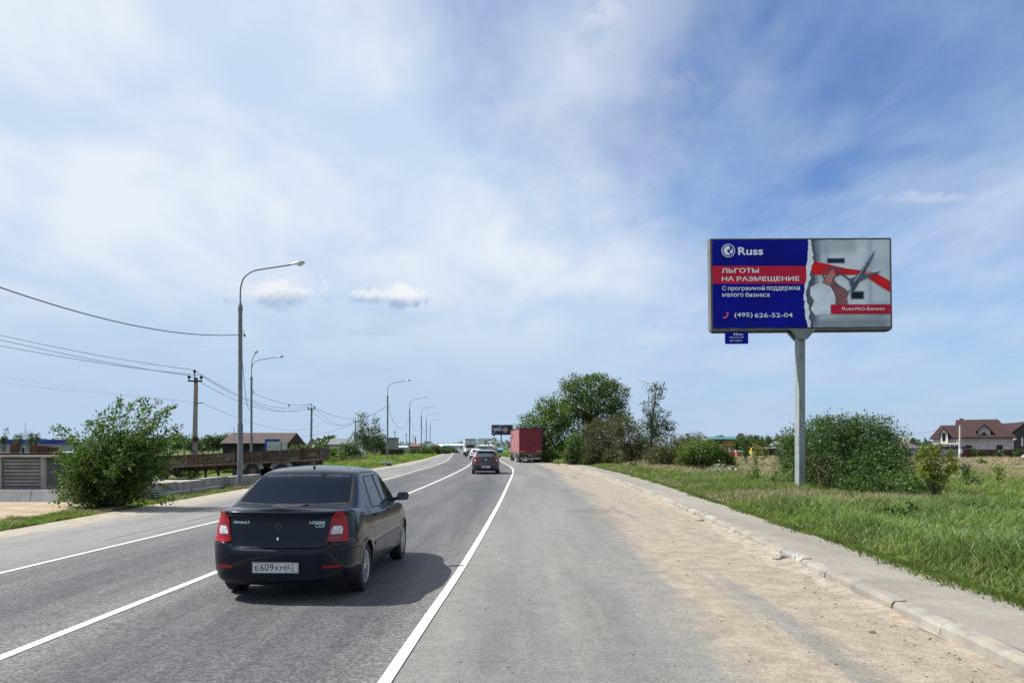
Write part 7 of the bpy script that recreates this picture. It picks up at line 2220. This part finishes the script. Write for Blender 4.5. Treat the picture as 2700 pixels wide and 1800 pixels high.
    # small plants of the meadow
    sp = [(2545, 1250, 40, 30, 12, L_DARK, 'small dark weed bush standing in the dry grass below the maroon fence', 33),
          (2570, 1275, 33, 22, 22, L_MID, 'low spreading weed in the green meadow right of the sapling', 30),
          (2632, 1238, 38, 22, 14, L_YELLOW, 'small yellowish seedling in the dry grass near the right edge', 33),
          (1990, 1240, 46, 12, 14, L_BRIGHT, 'low pale weed left of the billboard post in the far meadow', 33),
          (1966, 1205, 70, 30, 6, L_DARK, 'slim dark seedling in the dry meadow left of the excavator', 60),
          (1992, 1200, 62, 42, 8, L_BRIGHT, 'slim leafy seedling in the dry meadow below the excavator', 55),
          (2012, 1195, 80, 22, 14, L_BRIGHT, 'round green weed at the far side of the dry meadow', 75),
          (2040, 1268, 28, 16, 14, L_MID, 'small weed bush just left of the big shrub', 27),
          (2590, 1222, 58, 12, 9, L_MID, 'thin weed before the maroon fence', 60)]
    for i, (px, py, D, hh, ww, lm, lb, dd) in enumerate(sp):
        D = dd; g = GX(px, D, .05); s = D / FPX
        H = EYE - (py - hh - HOR) * s - g.z; H = max(.5, H)
        plant('meadow_weed', g, lb, 'weed', [(0, 0, H * .6, ww * s, ww * s, H * .42)], 26, 9, .05 + D * .0016, lm, 100 + i, crad=.05 + D * .0015, stems=8, stem_r=.01, shell=.1, along=.5, crown_name='foliage')
    # broad dock plants along the pavement edge
    for i, (px, py, h) in enumerate([(2140, 1375, .34), (1625, 1232, .7), (1596, 1222, .6), (1668, 1238, .4), (2046, 1330, .3), (2390, 1395, .4), (2600, 1400, .45), (2250, 1350, .35)]):
        g = G(px, py); g.z += .1
        plant('dock_plant', g, ['broad-leaved dark weed overhanging the pavement edge in front of the billboard', 'tall dark weed at the foot of the olive bushes', 'leafy dark weed nearest the parked trailer', 'low dark weed in the verge below the olive bushes',
                                'dark weed in the grass left of the billboard post', 'broad-leaved weed in the lush grass below the sapling', 'broad-leaved weed in the lush grass at the right edge', 'grey-green weed in front of the big shrub'][i], 'weed',
              [(0, 0, h * .5, h * .7, h * .7, h * .5)], 12, 5, .16 if i in (0, 4, 5, 6, 7) else .26, L_DARK, 140 + i, crad=.08, stems=8, stem_r=.008, shell=.1, along=.3, aspect=.42, arch=.5, crown_name='foliage')
    # bright tuft in front of the coil pole and others on the left
    for i, (px, D, hpx, wpx, lm, lb) in enumerate([(505, 40, 22, 26, L_BRIGHT, 'bright green tuft at the foot of the nearest power pole'), (668, 45, 24, 22, L_OLIVE, 'olive tuft between the two nearest street lamps'),
                                                  (1036, 84, 14, 10, L_BRIGHT, 'low green tuft at the foot of the lamp beside the birches')]):
        g = GX(px, D); s = D / FPX
        plant('weed_tuft', g, lb, 'weed', [(0, 0, hpx * s * .5, wpx * s, wpx * s, hpx * s * .55)], 60, 12, .09, lm, 160 + i, crad=.12, stems=14, stem_r=.01, shell=.2, along=.4, crown_name='foliage')
build_near_plants()

def build_trees():
    def B(g, D):
        s = D / FPX
        def f(px, py, rpx, rpy, dy=0.0, ry=None):
            p = P(px, py, D + dy); return (p.x - g.x, dy, p.z - g.z, rpx * s, ry if ry else rpx * s, rpy * s)
        return f
    # ---- tall round willow
    D = 96; g = GX(1548, D); b = B(g, D)
    tr = [(0, 0, -.2, .42), (.1, 0, 1.5, .36), (.3, 0, 3.2, .30), (.4, 0, 5.0, .22), (.5, 0, 7.0, .14), (.5, 0, 9.0, .06)]
    plant('willow_tree', g, 'tall round-crowned tree, highest of the group right of the parked trailer', 'tree',
          [b(1555, 1030, 70, 42), b(1500, 1052, 48, 40), b(1610, 1045, 45, 42), b(1560, 1065, 80, 40), b(1628, 1080, 36, 34), b(1590, 1100, 60, 30), b(1490, 1090, 34, 30), b(1520, 1010, 42, 22, 0, 2), b(1580, 1008, 42, 20, 0, 2), b(1640, 1110, 24, 30), b(1520, 1130, 50, 40, 1), b(1540, 1180, 60, 34, 1), b(1600, 1150, 50, 40, 1)],
          1150, 17, .30, L_MID, 21, crad=.36, stems=90, stem_r=.10, bark=BARK, trunk=tr, shell=.62, along=.25, wind=(.12, 0, 0), aspect=.42, sides=5)
    # ---- lower spreading tree at its left
    D = 90; g = GX(1432, D); b = B(g, D)
    tr = [(0, 0, -.2, .34), (.15, 0, 1.5, .28), (.0, 0, 3.0, .20), (.2, 0, 5.0, .10)]
    plant('spreading_tree', g, 'wide bright green tree overhanging the parked trailer', 'tree',
          [b(1440, 1120, 55, 44), b(1395, 1130, 34, 38), b(1470, 1090, 40, 34), b(1375, 1150, 24, 34), b(1430, 1175, 60, 40), b(1480, 1150, 40, 44), b(1500, 1190, 34, 30), b(1360, 1185, 14, 16), b(1440, 1070, 30, 24), b(1460, 1200, 60, 24), b(1520, 1200, 40, 24)],
          820, 17, .27, L_BRIGHT, 22, crad=.32, stems=60, stem_r=.08, bark=BARK, trunk=tr, shell=.55, along=.3, aspect=.5, sides=5)
    # ---- slender loose tree
    D = 62; g = GX(1715, D); b = B(g, D)
    tr = [(0, 0, -.1, .10), (.0, 0, 1.5, .085), (.12, 0, 3.2, .06), (.3, 0, 5.0, .04), (.5, 0, 6.6, .015)]
    plant('slender_tree', g, 'slim open tree with sparse dark leaves standing alone between the olive bushes and the billboard', 'tree',
          [b(1728, 1035, 22, 28), b(1720, 1075, 28, 26), b(1740, 1105, 34, 28), b(1712, 1120, 26, 30), b(1745, 1140, 36, 26), b(1718, 1160, 30, 26), b(1745, 1018, 10, 16), b(1700, 1020, 8, 18), b(1770, 1120, 16, 16)],
          210, 13, .17, L_SILVER, 23, crad=.18, stems=70, stem_r=.03, bark=TWIG, trunk=tr, shell=.25, along=.6, aspect=.5, wind=(.1, 0, 0))
    # ---- olive willow bushes
    specs = [('olive_bush', 70, 1570, [(1570, 1165, 50, 52), (1600, 1135, 45, 38), (1545, 1190, 40, 30), (1590, 1200, 48, 22)], 620, L_OLIVE, .13, 'brownish olive bush directly in front of the tall round tree'),
             ('olive_bush', 68, 1655, [(1655, 1150, 50, 50), (1640, 1120, 36, 28), (1690, 1185, 44, 34), (1640, 1200, 48, 24)], 620, L_OLIVE, .13, 'brownish olive bush at the foot of the slim open tree'),
             ('olive_bush', 58, 1765, [(1765, 1182, 46, 34), (1800, 1195, 34, 30), (1735, 1205, 40, 26)], 560, L_OLIVE, .10, 'low olive bush between the slim tree and the bright shrub'),
             ('green_bush', 66, 1515, [(1515, 1180, 26, 40), (1505, 1200, 22, 22)], 200, L_MID, .14, 'upright green bush beside the shadowed foot of the trees'),
             ('green_bush', 84, 1450, [(1450, 1203, 26, 18), (1480, 1204, 26, 16)], 220, L_BRIGHT, .14, 'low bright bush just right of the parked trailer'),
             ('green_bush', 46, 1850, [(1850, 1192, 52, 34), (1890, 1205, 36, 28), (1810, 1200, 28, 28)], 560, L_BRIGHT, .11, 'dense bright green shrub with white blossom at its right foot'),
             ('green_bush', 46, 1918, [(1915, 1215, 20, 26), (1926, 1232, 12, 14)], 150, L_MID, .10, 'small green bush attached at the right of the bright shrub'),
             ('bare_bush', 66, 1815, [(1815, 1160, 30, 22), (1790, 1158, 20, 14)], 60, L_OLIVE, .10, 'thin nearly bare bush rising behind the bright shrub'),
             ('bare_bush', 80, 1835, [(1835, 1152, 22, 14)], 34, L_OLIVE, .10, 'wispy bush outlined against the sky left of the green-roofed house'),
             ('olive_bush', 84, 1690, [(1690, 1175, 40, 30)], 220, L_OLIVE, .14, 'dull olive bush behind the foot of the slim open tree')]
    for i, (nm, D, px, bs, n, lm, leaf, lb) in enumerate(specs):
        g = GX(px, D, .05); b = B(g, D)
        plant(nm, g, lb, 'bush', [b(x, y, rx, ry) for x, y, rx, ry in bs], n, 15, leaf * 1.15, lm, 30 + i, crad=.20 if D > 60 else .16, stems=50, stem_r=.03, base_spread=.8, shell=.35, along=.8, wind=(.1, 0, 0), crown_name='foliage')
    D = 43.5; g = GX(1908, D, .05); b = B(g, D)
    plant('blossom_bush', g, 'low bush covered with white blossom in front of the bright green shrub', 'bush', [b(1905, 1235, 26, 14), b(1885, 1240, 18, 9)], 70, 9, .10, L_MID, 47, crad=.12, stems=16, stem_r=.012, shell=.3, along=.3, blossom=.7, crown_name='foliage')
    # ---- left: birches and bushes beyond the yard
    D = 118; g = GX(957, D); b = B(g, D)
    plant('birch_tree', g, 'tallest loose birch right of the third power pole', 'tree', [b(955, 1105, 14, 20), b(960, 1130, 18, 20), b(950, 1150, 18, 22), b(965, 1165, 20, 18)], 120, 13, .28, L_SILVER, 61, crad=.36, stems=24, stem_r=.04,
          bark=BIRCH, trunk=[(0, 0, -.3, .12), (0, 0, 2.5, .10), (.2, 0, 5.6, .03)], shell=.3, along=.3, wind=(.3, 0, 0))
    D = 122; g = GX(988, D); b = B(g, D)
    plant('birch_tree', g, 'shorter pointed birch behind the slim plain concrete pole', 'tree', [b(989, 1115, 11, 18), b(985, 1145, 22, 22), b(975, 1170, 30, 20), b(1000, 1165, 20, 22)], 170, 13, .30, L_FAR, 62, crad=.40, stems=24, stem_r=.04,
          bark=BIRCH, trunk=[(0, 0, -.3, .12), (0, 0, 2.5, .10), (0, 0, 5.0, .03)], shell=.3, along=.3, wind=(.2, 0, 0))
    left = [(790, 84, 38, 46, L_MID, 'leafy green bush at the right end of the brown-roofed barn'), (845, 100, 28, 34, L_FAR, 'green bush behind the second power pole'), (880, 72, 40, 44, L_BRIGHT, 'feathery bright bush right of the rusty trailer'),
            (920, 96, 34, 50, L_FAR, 'dark green tree left of the third power pole'), (905, 66, 34, 24, L_OLIVE, 'low olive weed bush on the verge right of the rusty trailer'), (870, 60, 30, 22, L_BRIGHT, 'low bright weeds touching the right end of the rusty trailer'),
            (945, 74, 26, 14, L_OLIVE, 'low grassy bush below the third power pole'), (1020, 145, 14, 12, L_MID, 'small bush left of the grey beige block'), (1055, 190, 20, 10, L_FAR, 'low bush behind the dark yard fence'),
            (1145, 190, 16, 22, L_FAR, 'rounded bush between the two farthest lamps'), (1120, 165, 20, 18, L_MID, 'green bush at the foot of the second last lamp'), (1170, 215, 20, 14, L_FAR, 'bush right of the farthest lamp'), (1095, 175, 14, 14, L_FAR, 'bush before the reddish chimney'),
            (1190, 270, 18, 9, L_FAR, 'low far bush by the road bend')]
    for i, (px, D, wpx, hpx, lm, lb) in enumerate(left):
        g = GX(px, D); s = D / FPX; H = hpx * s
        plant('roadside_bush', g, lb, 'bush', [(0, 0, H * .5, wpx * s * .7, wpx * s * .6, H * .5), (-wpx * s * .4, .5, H * .38, wpx * s * .5, wpx * s * .4, H * .4), (wpx * s * .45, -.3, H * .33, wpx * s * .45, wpx * s * .4, H * .34)],
              150, 13, .13 + D * .0014, lm, 70 + i, crad=.12 + D * .0018, stems=16, stem_r=.03, base_spread=.5, shell=.3, along=.3, wind=(.15, 0, 0), crown_name='foliage')
    # windblown poplars by the blue warehouse
    for i, (px, top, D, lb) in enumerate([(10, 1131, 150, 'windblown poplar at the far left edge before the blue warehouse'), (38, 1143, 152, 'left one of the middle pair of small poplars at the blue warehouse'), (51, 1143, 151, 'right one of the middle pair of small poplars at the blue warehouse'),
                                          (80, 1136, 150, 'left one of the two poplars behind the wooden crates'), (93, 1139, 152, 'right one of the two poplars behind the wooden crates')]):
        g = GX(px, D); s = D / FPX; H = P(px, top, D).z - g.z; w_ = 6.5 * s
        plant('poplar_tree', g, lb, 'tree', [(-.15, 0, H * .45, w_, w_, H * .33), (.15, 0, H * .72, w_ * .75, w_ * .7, H * .24), (.45, 0, H * .9, w_ * .35, w_ * .4, H * .11)], 60, 12, .26, L_SILVER, 90 + i, crad=.24, stems=10, stem_r=.03,
              bark=BARK, trunk=[(0, 0, -.3, .10), (0, 0, H * .5, .07), (.4, 0, H * .92, .02)], shell=.2, along=.2, wind=(.4, 0, 0), group='small windblown poplars before the blue warehouse')
    # birch wood behind the barn and the bush
    r = random.Random(5)
    words_ = ['slender', 'leaning', 'bushy', 'pale-stemmed', 'short', 'tall']
    xs = [(300, 135), (330, 140), (362, 132), (395, 138), (424, 128), (441, 134), (455, 126), (470, 131), (487, 128), (503, 124), (520, 130), (534, 127), (549, 125), (563, 131), (578, 126), (592, 133)]
    for i, (px, D) in enumerate(xs):
        g = GX(px, D); s = D / FPX
        top = 1150 + r.uniform(-7, 9); H = P(px, top, D).z - g.z; w_ = 13 * s * r.uniform(.8, 1.2); ln = r.uniform(-.3, .5)
        plant('young_birch', g, 'young birch in the wood behind the yard, %s from the left of the row' % ['first', 'second', 'third', 'fourth', 'fifth', 'sixth', 'seventh', 'eighth', 'ninth', 'tenth', 'eleventh', 'twelfth', 'thirteenth', 'fourteenth', 'fifteenth', 'last'][i], 'tree',
              [(ln * .5, 0, H * .62, w_, w_, H * .26), (ln, 0, H * .86, w_ * .6, w_ * .6, H * .16)], 85, 12, .30, L_FAR, 200 + i, crad=.36, stems=10, stem_r=.03,
              bark=BIRCH, trunk=[(0, 0, -.2, .11), (ln * .3, 0, H * .4, .09), (ln, 0, H * .92, .02)], shell=.25, along=.2, group='young birches of the wood behind the yard')
    # trees right, far beyond the meadow
    xs = [(1975, 215, 16, 26), (1992, 225, 18, 30), (2008, 230, 15, 24), (2028, 222, 18, 28), (2050, 228, 16, 28), (2070, 215, 15, 24), (1955, 170, 16, 24), (1938, 165, 18, 18), (1915, 160, 14, 12), (1890, 150, 14, 14), (1968, 145, 8, 20), (1925, 210, 18, 22)]
    for i, (px, D, wpx, hpx) in enumerate(xs):
        g = GX(px, D); s = D / FPX; H = (hpx) * s + EYE - g.z; w_ = wpx * s * .62
        plant('meadow_tree', g, ['pointed tree left of the small white house', 'broad tree behind the yellow excavator', 'narrow tree right of the yellow excavator', 'full green tree above the long dark shed', 'tree right behind the long dark shed', 'tree touching the big shrub on its left',
                                 'tree at the foot of the beige gabled house', 'bushy tree right of the green-roofed house', 'bush below the green-roofed house', 'bush left of the green-roofed house', 'thin tree around the far pale pole', 'tree behind the beige gabled house'][i], 'tree',
              [(0, 0, H * .5, w_, w_, H * .42), (0, 0, H * .8, w_ * .6, w_ * .6, H * .22)], 95, 12, .36, L_FAR, 230 + i, crad=.42, stems=10, stem_r=.04, bark=BARK, trunk=[(0, 0, -.2, .16), (0, 0, H * .5, .10), (0, 0, H * .9, .02)], shell=.3, along=.2, group='trees beyond the dry meadow')
    # bushes at the maroon fence
    for i, (px, D, wpx, hpx, lm, lb) in enumerate([(2567, 97, 13, 30, L_BRIGHT, 'bright round bush left in front of the maroon fence'), (2592, 97, 8, 18, L_MID, 'small bush right beside the bright round one at the maroon fence'), (2634, 96, 8, 22, L_DARK, 'dark narrow bush in the middle of the maroon fence'), (2688, 96, 10, 24, L_DARK, 'dark bush at the right end of the maroon fence'), (2445, 108, 14, 40, L_FAR, 'dark tree behind the grey fence left of the dormer house'), (2428, 112, 10, 34, L_FAR, 'thin-topped tree behind the brown shed roof')]):
        g = GX(px, D); s = D / FPX; H = hpx * s + (.4 if D > 100 else 0)
        plant('fence_bush', g, lb, 'bush', [(0, 0, H * .55, wpx * s, wpx * s, H * .48)], 70, 13, .17, lm, 260 + i, crad=.2, stems=10, stem_r=.02, shell=.3, along=.3, crown_name='foliage')
    # the far wooded rim of the plain reads as one mass
    q = np.random.default_rng(3); Pt = []
    for (x0, x1, D, h) in [(60, 300, 300, 6), (-600, 320, 420, 8), (600, 1130, 520, 7), (1130, 1240, 900, 9), (1240, 1420, 640, 11), (1780, 2120, 330, 7.5), (2060, 2800, 420, 7), (820, 1010, 240, 5.5), (2380, 2560, 240, 4)]:
        n = int(abs(x1 - x0) * 5.5)
        px = q.uniform(x0, x1, n); DD = D * q.uniform(.95, 1.08, n)
        hh = h * (.72 + .22 * np.sin(px * .11) * np.sin(px * .037 + 1) + .1 * np.sin(px * .41))
        z = q.random(n) ** .7 * hh
        Pt.append(np.stack([(px - 1350) / FPX * DD, DD, z + np.array([ground_z(d) for d in DD])], 1))
    Pt = np.concatenate(Pt); V, F = leaf_arrays(Pt, 1.6, q, (0, 0, 0), .4, .8)
    V = V.reshape(-1, 3)
    np_mesh('far_woodland', V, F, leaf_mat('leaf_distant', [(.05, .075, .045), (.065, .095, .05), (.08, .11, .06), (.055, .08, .045)]), kind='stuff', label='low dark woods along the far edge of the plain', cat='woods')
build_trees()

# ---------------------------------------------------------------- grass
def blades(pts, h, w_, r, lean=(.35, .0), seg=2):
    """pts (n,3); h, w_ arrays; each blade a bent tapering strip of two quads"""
    n = len(pts); a = r.uniform(0, 2 * np.pi, n); sx = np.cos(a); sy = np.sin(a)
    lx = (lean[0] + r.normal(0, .38, n)) * h; ly = (lean[1] + r.normal(0, .38, n)) * h
    hw = w_ / 2
    V = np.empty((n, 6, 3)); 
    for k, (t, ww) in enumerate(((0, 1.0), (.5, .85), (1.0, .12))):
        cx = pts[:, 0] + lx * t * t; cy = pts[:, 1] + ly * t * t; cz = pts[:, 2] + h * t * (1 - .18 * t)
        V[:, 2 * k, 0] = cx - sx * hw * ww; V[:, 2 * k, 1] = cy - sy * hw * ww; V[:, 2 * k, 2] = cz
        V[:, 2 * k + 1, 0] = cx + sx * hw * ww; V[:, 2 * k + 1, 1] = cy + sy * hw * ww; V[:, 2 * k + 1, 2] = cz
    i = np.arange(n)[:, None] * 6
    F = np.concatenate([i + np.array([0, 1, 3, 2]), i + np.array([2, 3, 5, 4])], 1).reshape(-1, 4)
    return V.reshape(-1, 3), F

def value_noise(x, y, s, seed):
    def h(i, j):
        v = np.sin(i * 127.1 + j * 311.7 + seed * 74.7) * 43758.5453
        return v - np.floor(v)
    x = x / s; y = y / s; i = np.floor(x); j = np.floor(y); fx = x - i; fy = y - j
    fx = fx * fx * (3 - 2 * fx); fy = fy * fy * (3 - 2 * fy)
    return (h(i, j) * (1 - fx) + h(i + 1, j) * fx) * (1 - fy) + (h(i, j + 1) * (1 - fx) + h(i + 1, j + 1) * fx) * fy

G_GRASS = leaf_mat('grass_green', [(.08, .125, .026), (.12, .18, .038), (.18, .235, .062), (.095, .15, .034), (.21, .22, .08)], rough=.55, trans=.4, spec=.3)
G_LUSH = leaf_mat('grass_lush', [(.08, .135, .034), (.12, .19, .048), (.19, .255, .09), (.09, .155, .035), (.23, .245, .10)], rough=.5, trans=.4, spec=.3)
G_BRIGHT = leaf_mat('grass_bright', [(.11, .175, .025), (.14, .215, .033), (.18, .24, .05), (.11, .17, .03)], rough=.55, trans=.45)
G_DRY = leaf_mat('grass_dry', [(.20, .165, .11), (.26, .215, .145), (.32, .27, .18), (.18, .17, .10)], rough=.7, trans=.25)

def build_grass():
    r = np.random.default_rng(12)
    tot = {}
    def put(key, x, y, h, w_, z0=.09, lean=(.3, 0)):
        gz = np.interp(y, np.arange(0, 900, 5), [ground_z(v) for v in range(0, 900, 5)])
        V, F = blades(np.stack([x, y, gz + z0], 1), h, w_, r, lean)
        tot.setdefault(key, []).append((V, F))
    W = lambda y: cW(y)
    # right verge, near to far
    n = 520000
    y = 6.5 + (64 - 6.5) * r.random(n) ** 1.9
    x1 = y * .72 + 1.2; x0 = W(y)
    x = x0 + (x1 - x0) * r.random(n)
    keep = (x1 > x0) & (r.random(n) < np.clip((x1 - x0) / 12, .12, 1.0))
    x = x[keep]; y = y[keep]; x0 = x0[keep]
    thin = r.random(len(x)) < .62; x = x[thin]; y = y[thin]; x0 = x0[thin]
    edge = x - x0
    big = value_noise(x, y, 5, 1); mid = value_noise(x, y, 1.3, 2); fine = value_noise(x, y, .45, 3)
    # height: short at the pavement, lush to the right, wavy
    h = .10 + .37 * np.clip(edge / 1.1, 0, 1) * (.35 + .9 * mid) * (.7 + .5 * big)
    h *= np.clip(1.15 - .008 * (y - 10), .7, 1.2) * (.55 + .6 * r.random(len(x))) 
    wd = (.010 + .00075 * y) * r.uniform(.7, 1.4, len(x))
    # brighter low lawn right of the shrub, dry tufts round the shrub
    shrub = np.exp(-(((x - 11.0) / 3.6) ** 2 + ((y - 22.0) / 3.2) ** 2))
    dry = (value_noise(x, y, 3.2, 5) * .7 + fine * .3 + shrub * .16 + .10 * (r.random(len(x)) - .5) > .76) | (r.random(len(x)) < .05)
    farlawn = (y > 20 + 3 * mid) & (x > 13.0 + 2 * big) & (y < 40)
    drymeadow = (y > 36 + 7 * mid) & (x > 9)
    lush = (edge > .7) & (y < 17 + 3 * mid) & ~dry
    for key, m, hs in (('b', farlawn & ~drymeadow, .8), ('d', (dry & ~farlawn) | drymeadow, 1.15), ('l', lush & ~farlawn & ~drymeadow, 1.1)):
        pass
    cls = np.where(drymeadow, 3, np.where(farlawn, np.where(dry & (r.random(len(x)) < .5), 3, 2), np.where(dry, 3, np.where(lush, 1, 0))))
    for c, key, hs, ws in ((0, 'grass_green', 1.0, 1), (1, 'grass_lush', 1.12, 1.45), (2, 'grass_bright', .62, 1.2), (3, 'grass_dry', 1.1, .8)):
        m = cls == c
        put(key, x[m], y[m], h[m] * hs, wd[m] * ws, lean=(.18, -.03))
    # shaggy edge creeping over the pavement
    n = 15000; y = 6.5 + 50 * r.random(n) ** 1.6; x = W(y) + .05 - np.abs(r.normal(0, .10, n)) * (.3 + 1.4 * value_noise(y, y * 0, .8, 21))
    put('grass_green', x, y, r.uniform(.04, .12, n), np.full(n, .012) + y * .0005, z0=.11, lean=(-.5, 0))
    # dry meadow further out
    n = 46000; y = 40 + 72 * r.random(n) ** 1.3; x = y * r.uniform(.14, .74, n); ok = x > W(np.minimum(y, 71)) + 3; x = x[ok]; y = y[ok]
    m = value_noise(x, y, 9, 7); hh = (.25 + .40 * value_noise(x, y, 2.5, 8)) * r.uniform(.6, 1.3, len(x)) 
    g = (y < 60) & (m > .55)
    put('grass_dry', x[~g], y[~g], hh[~g], .02 + .0010 * y[~g], z0=.0)
    put('grass_green', x[g], y[g], hh[g] * .8, .02 + .0010 * y[g], z0=.0)
    # left verge: a strip of short grass, then weeds along the road into the distance
    n = 42000; y = 11 + 60 * r.random(n) ** 1.7; x = cGL(y) - .05 - r.random(n) ** 1.2 * (1.25 + .4 * value_noise(y, y * 0, 2, 9)) * np.where(y > 32, 2.8, 1.0)
    dr = value_noise(x, y, .8, 10) > .62
    hh = (.05 + .13 * value_noise(x, y, .9, 11)) * r.uniform(.6, 1.4, n)
    put('grass_green', x[~dr], y[~dr], hh[~dr], .010 + .0007 * y[~dr], z0=-.03); put('grass_dry', x[dr], y[dr], hh[dr], .008 + .0006 * y[dr], z0=-.03)
    n = 60000; y = 50 + 190 * r.random(n) ** 1.7; x = cGL(y) - .1 - r.random(n) * (6 + .10 * y)
    hh = (.22 + .50 * value_noise(x, y, 6, 12)) * r.uniform(.5, 1.3, n) * np.clip((cGL(y) - x) / 1.2, .3, 1)
    br = value_noise(x, y, 5, 13); 
    put('grass_bright', x[br > .45], y[br > .45], hh[br > .45], .02 + .0011 * y[br > .45], z0=-.03); 
    put('grass_green', x[br <= .45], y[br <= .45], hh[br <= .45], .02 + .0011 * y[br <= .45], z0=-.03)
    # left meadow behind the yard
    n = 26000; y = 30 + 90 * r.random(n) ** 1.3; x = -y * r.uniform(.30, .72, n); ok = (x < cGL(y) - 8) & ((y > 46) | (x > -16)) ; x = x[ok]; y = y[ok]
    put('grass_green', x, y, r.uniform(.1, .4, len(x)), .02 + .001 * y, z0=-.03)
    # right of the bay beyond the pavement end
    n = 16000; y = 70 + 130 * r.random(n) ** 1.4; x = cK(y) + .1 + r.random(n) * (4 + .05 * y)
    ok = ~((y < 84) & (x < 3.6)); x = x[ok]; y = y[ok]
    put('grass_green', x, y, r.uniform(.2, .7, len(x)), .02 + .0011 * y, z0=-.03)
    for key, L in tot.items():
        V = []; F = []; k = 0
        for v, f in L:
            V.append(v); F.append(f + k); k += len(v)
        m = {'grass_green': G_GRASS, 'grass_lush': G_LUSH, 'grass_bright': G_BRIGHT, 'grass_dry': G_DRY}[key]
        lab = {'grass_green': 'mid green grass of the verges on both sides of the road', 'grass_lush': 'lush blue-green grass along the pavement at the right', 'grass_bright': 'short bright green grass beyond the big shrub', 'grass_dry': 'pale dry straw grass of the far meadow'}[key]
        np_mesh(key, np.concatenate(V), np.concatenate(F), m, kind='stuff', label=lab, cat='grass')
build_grass()
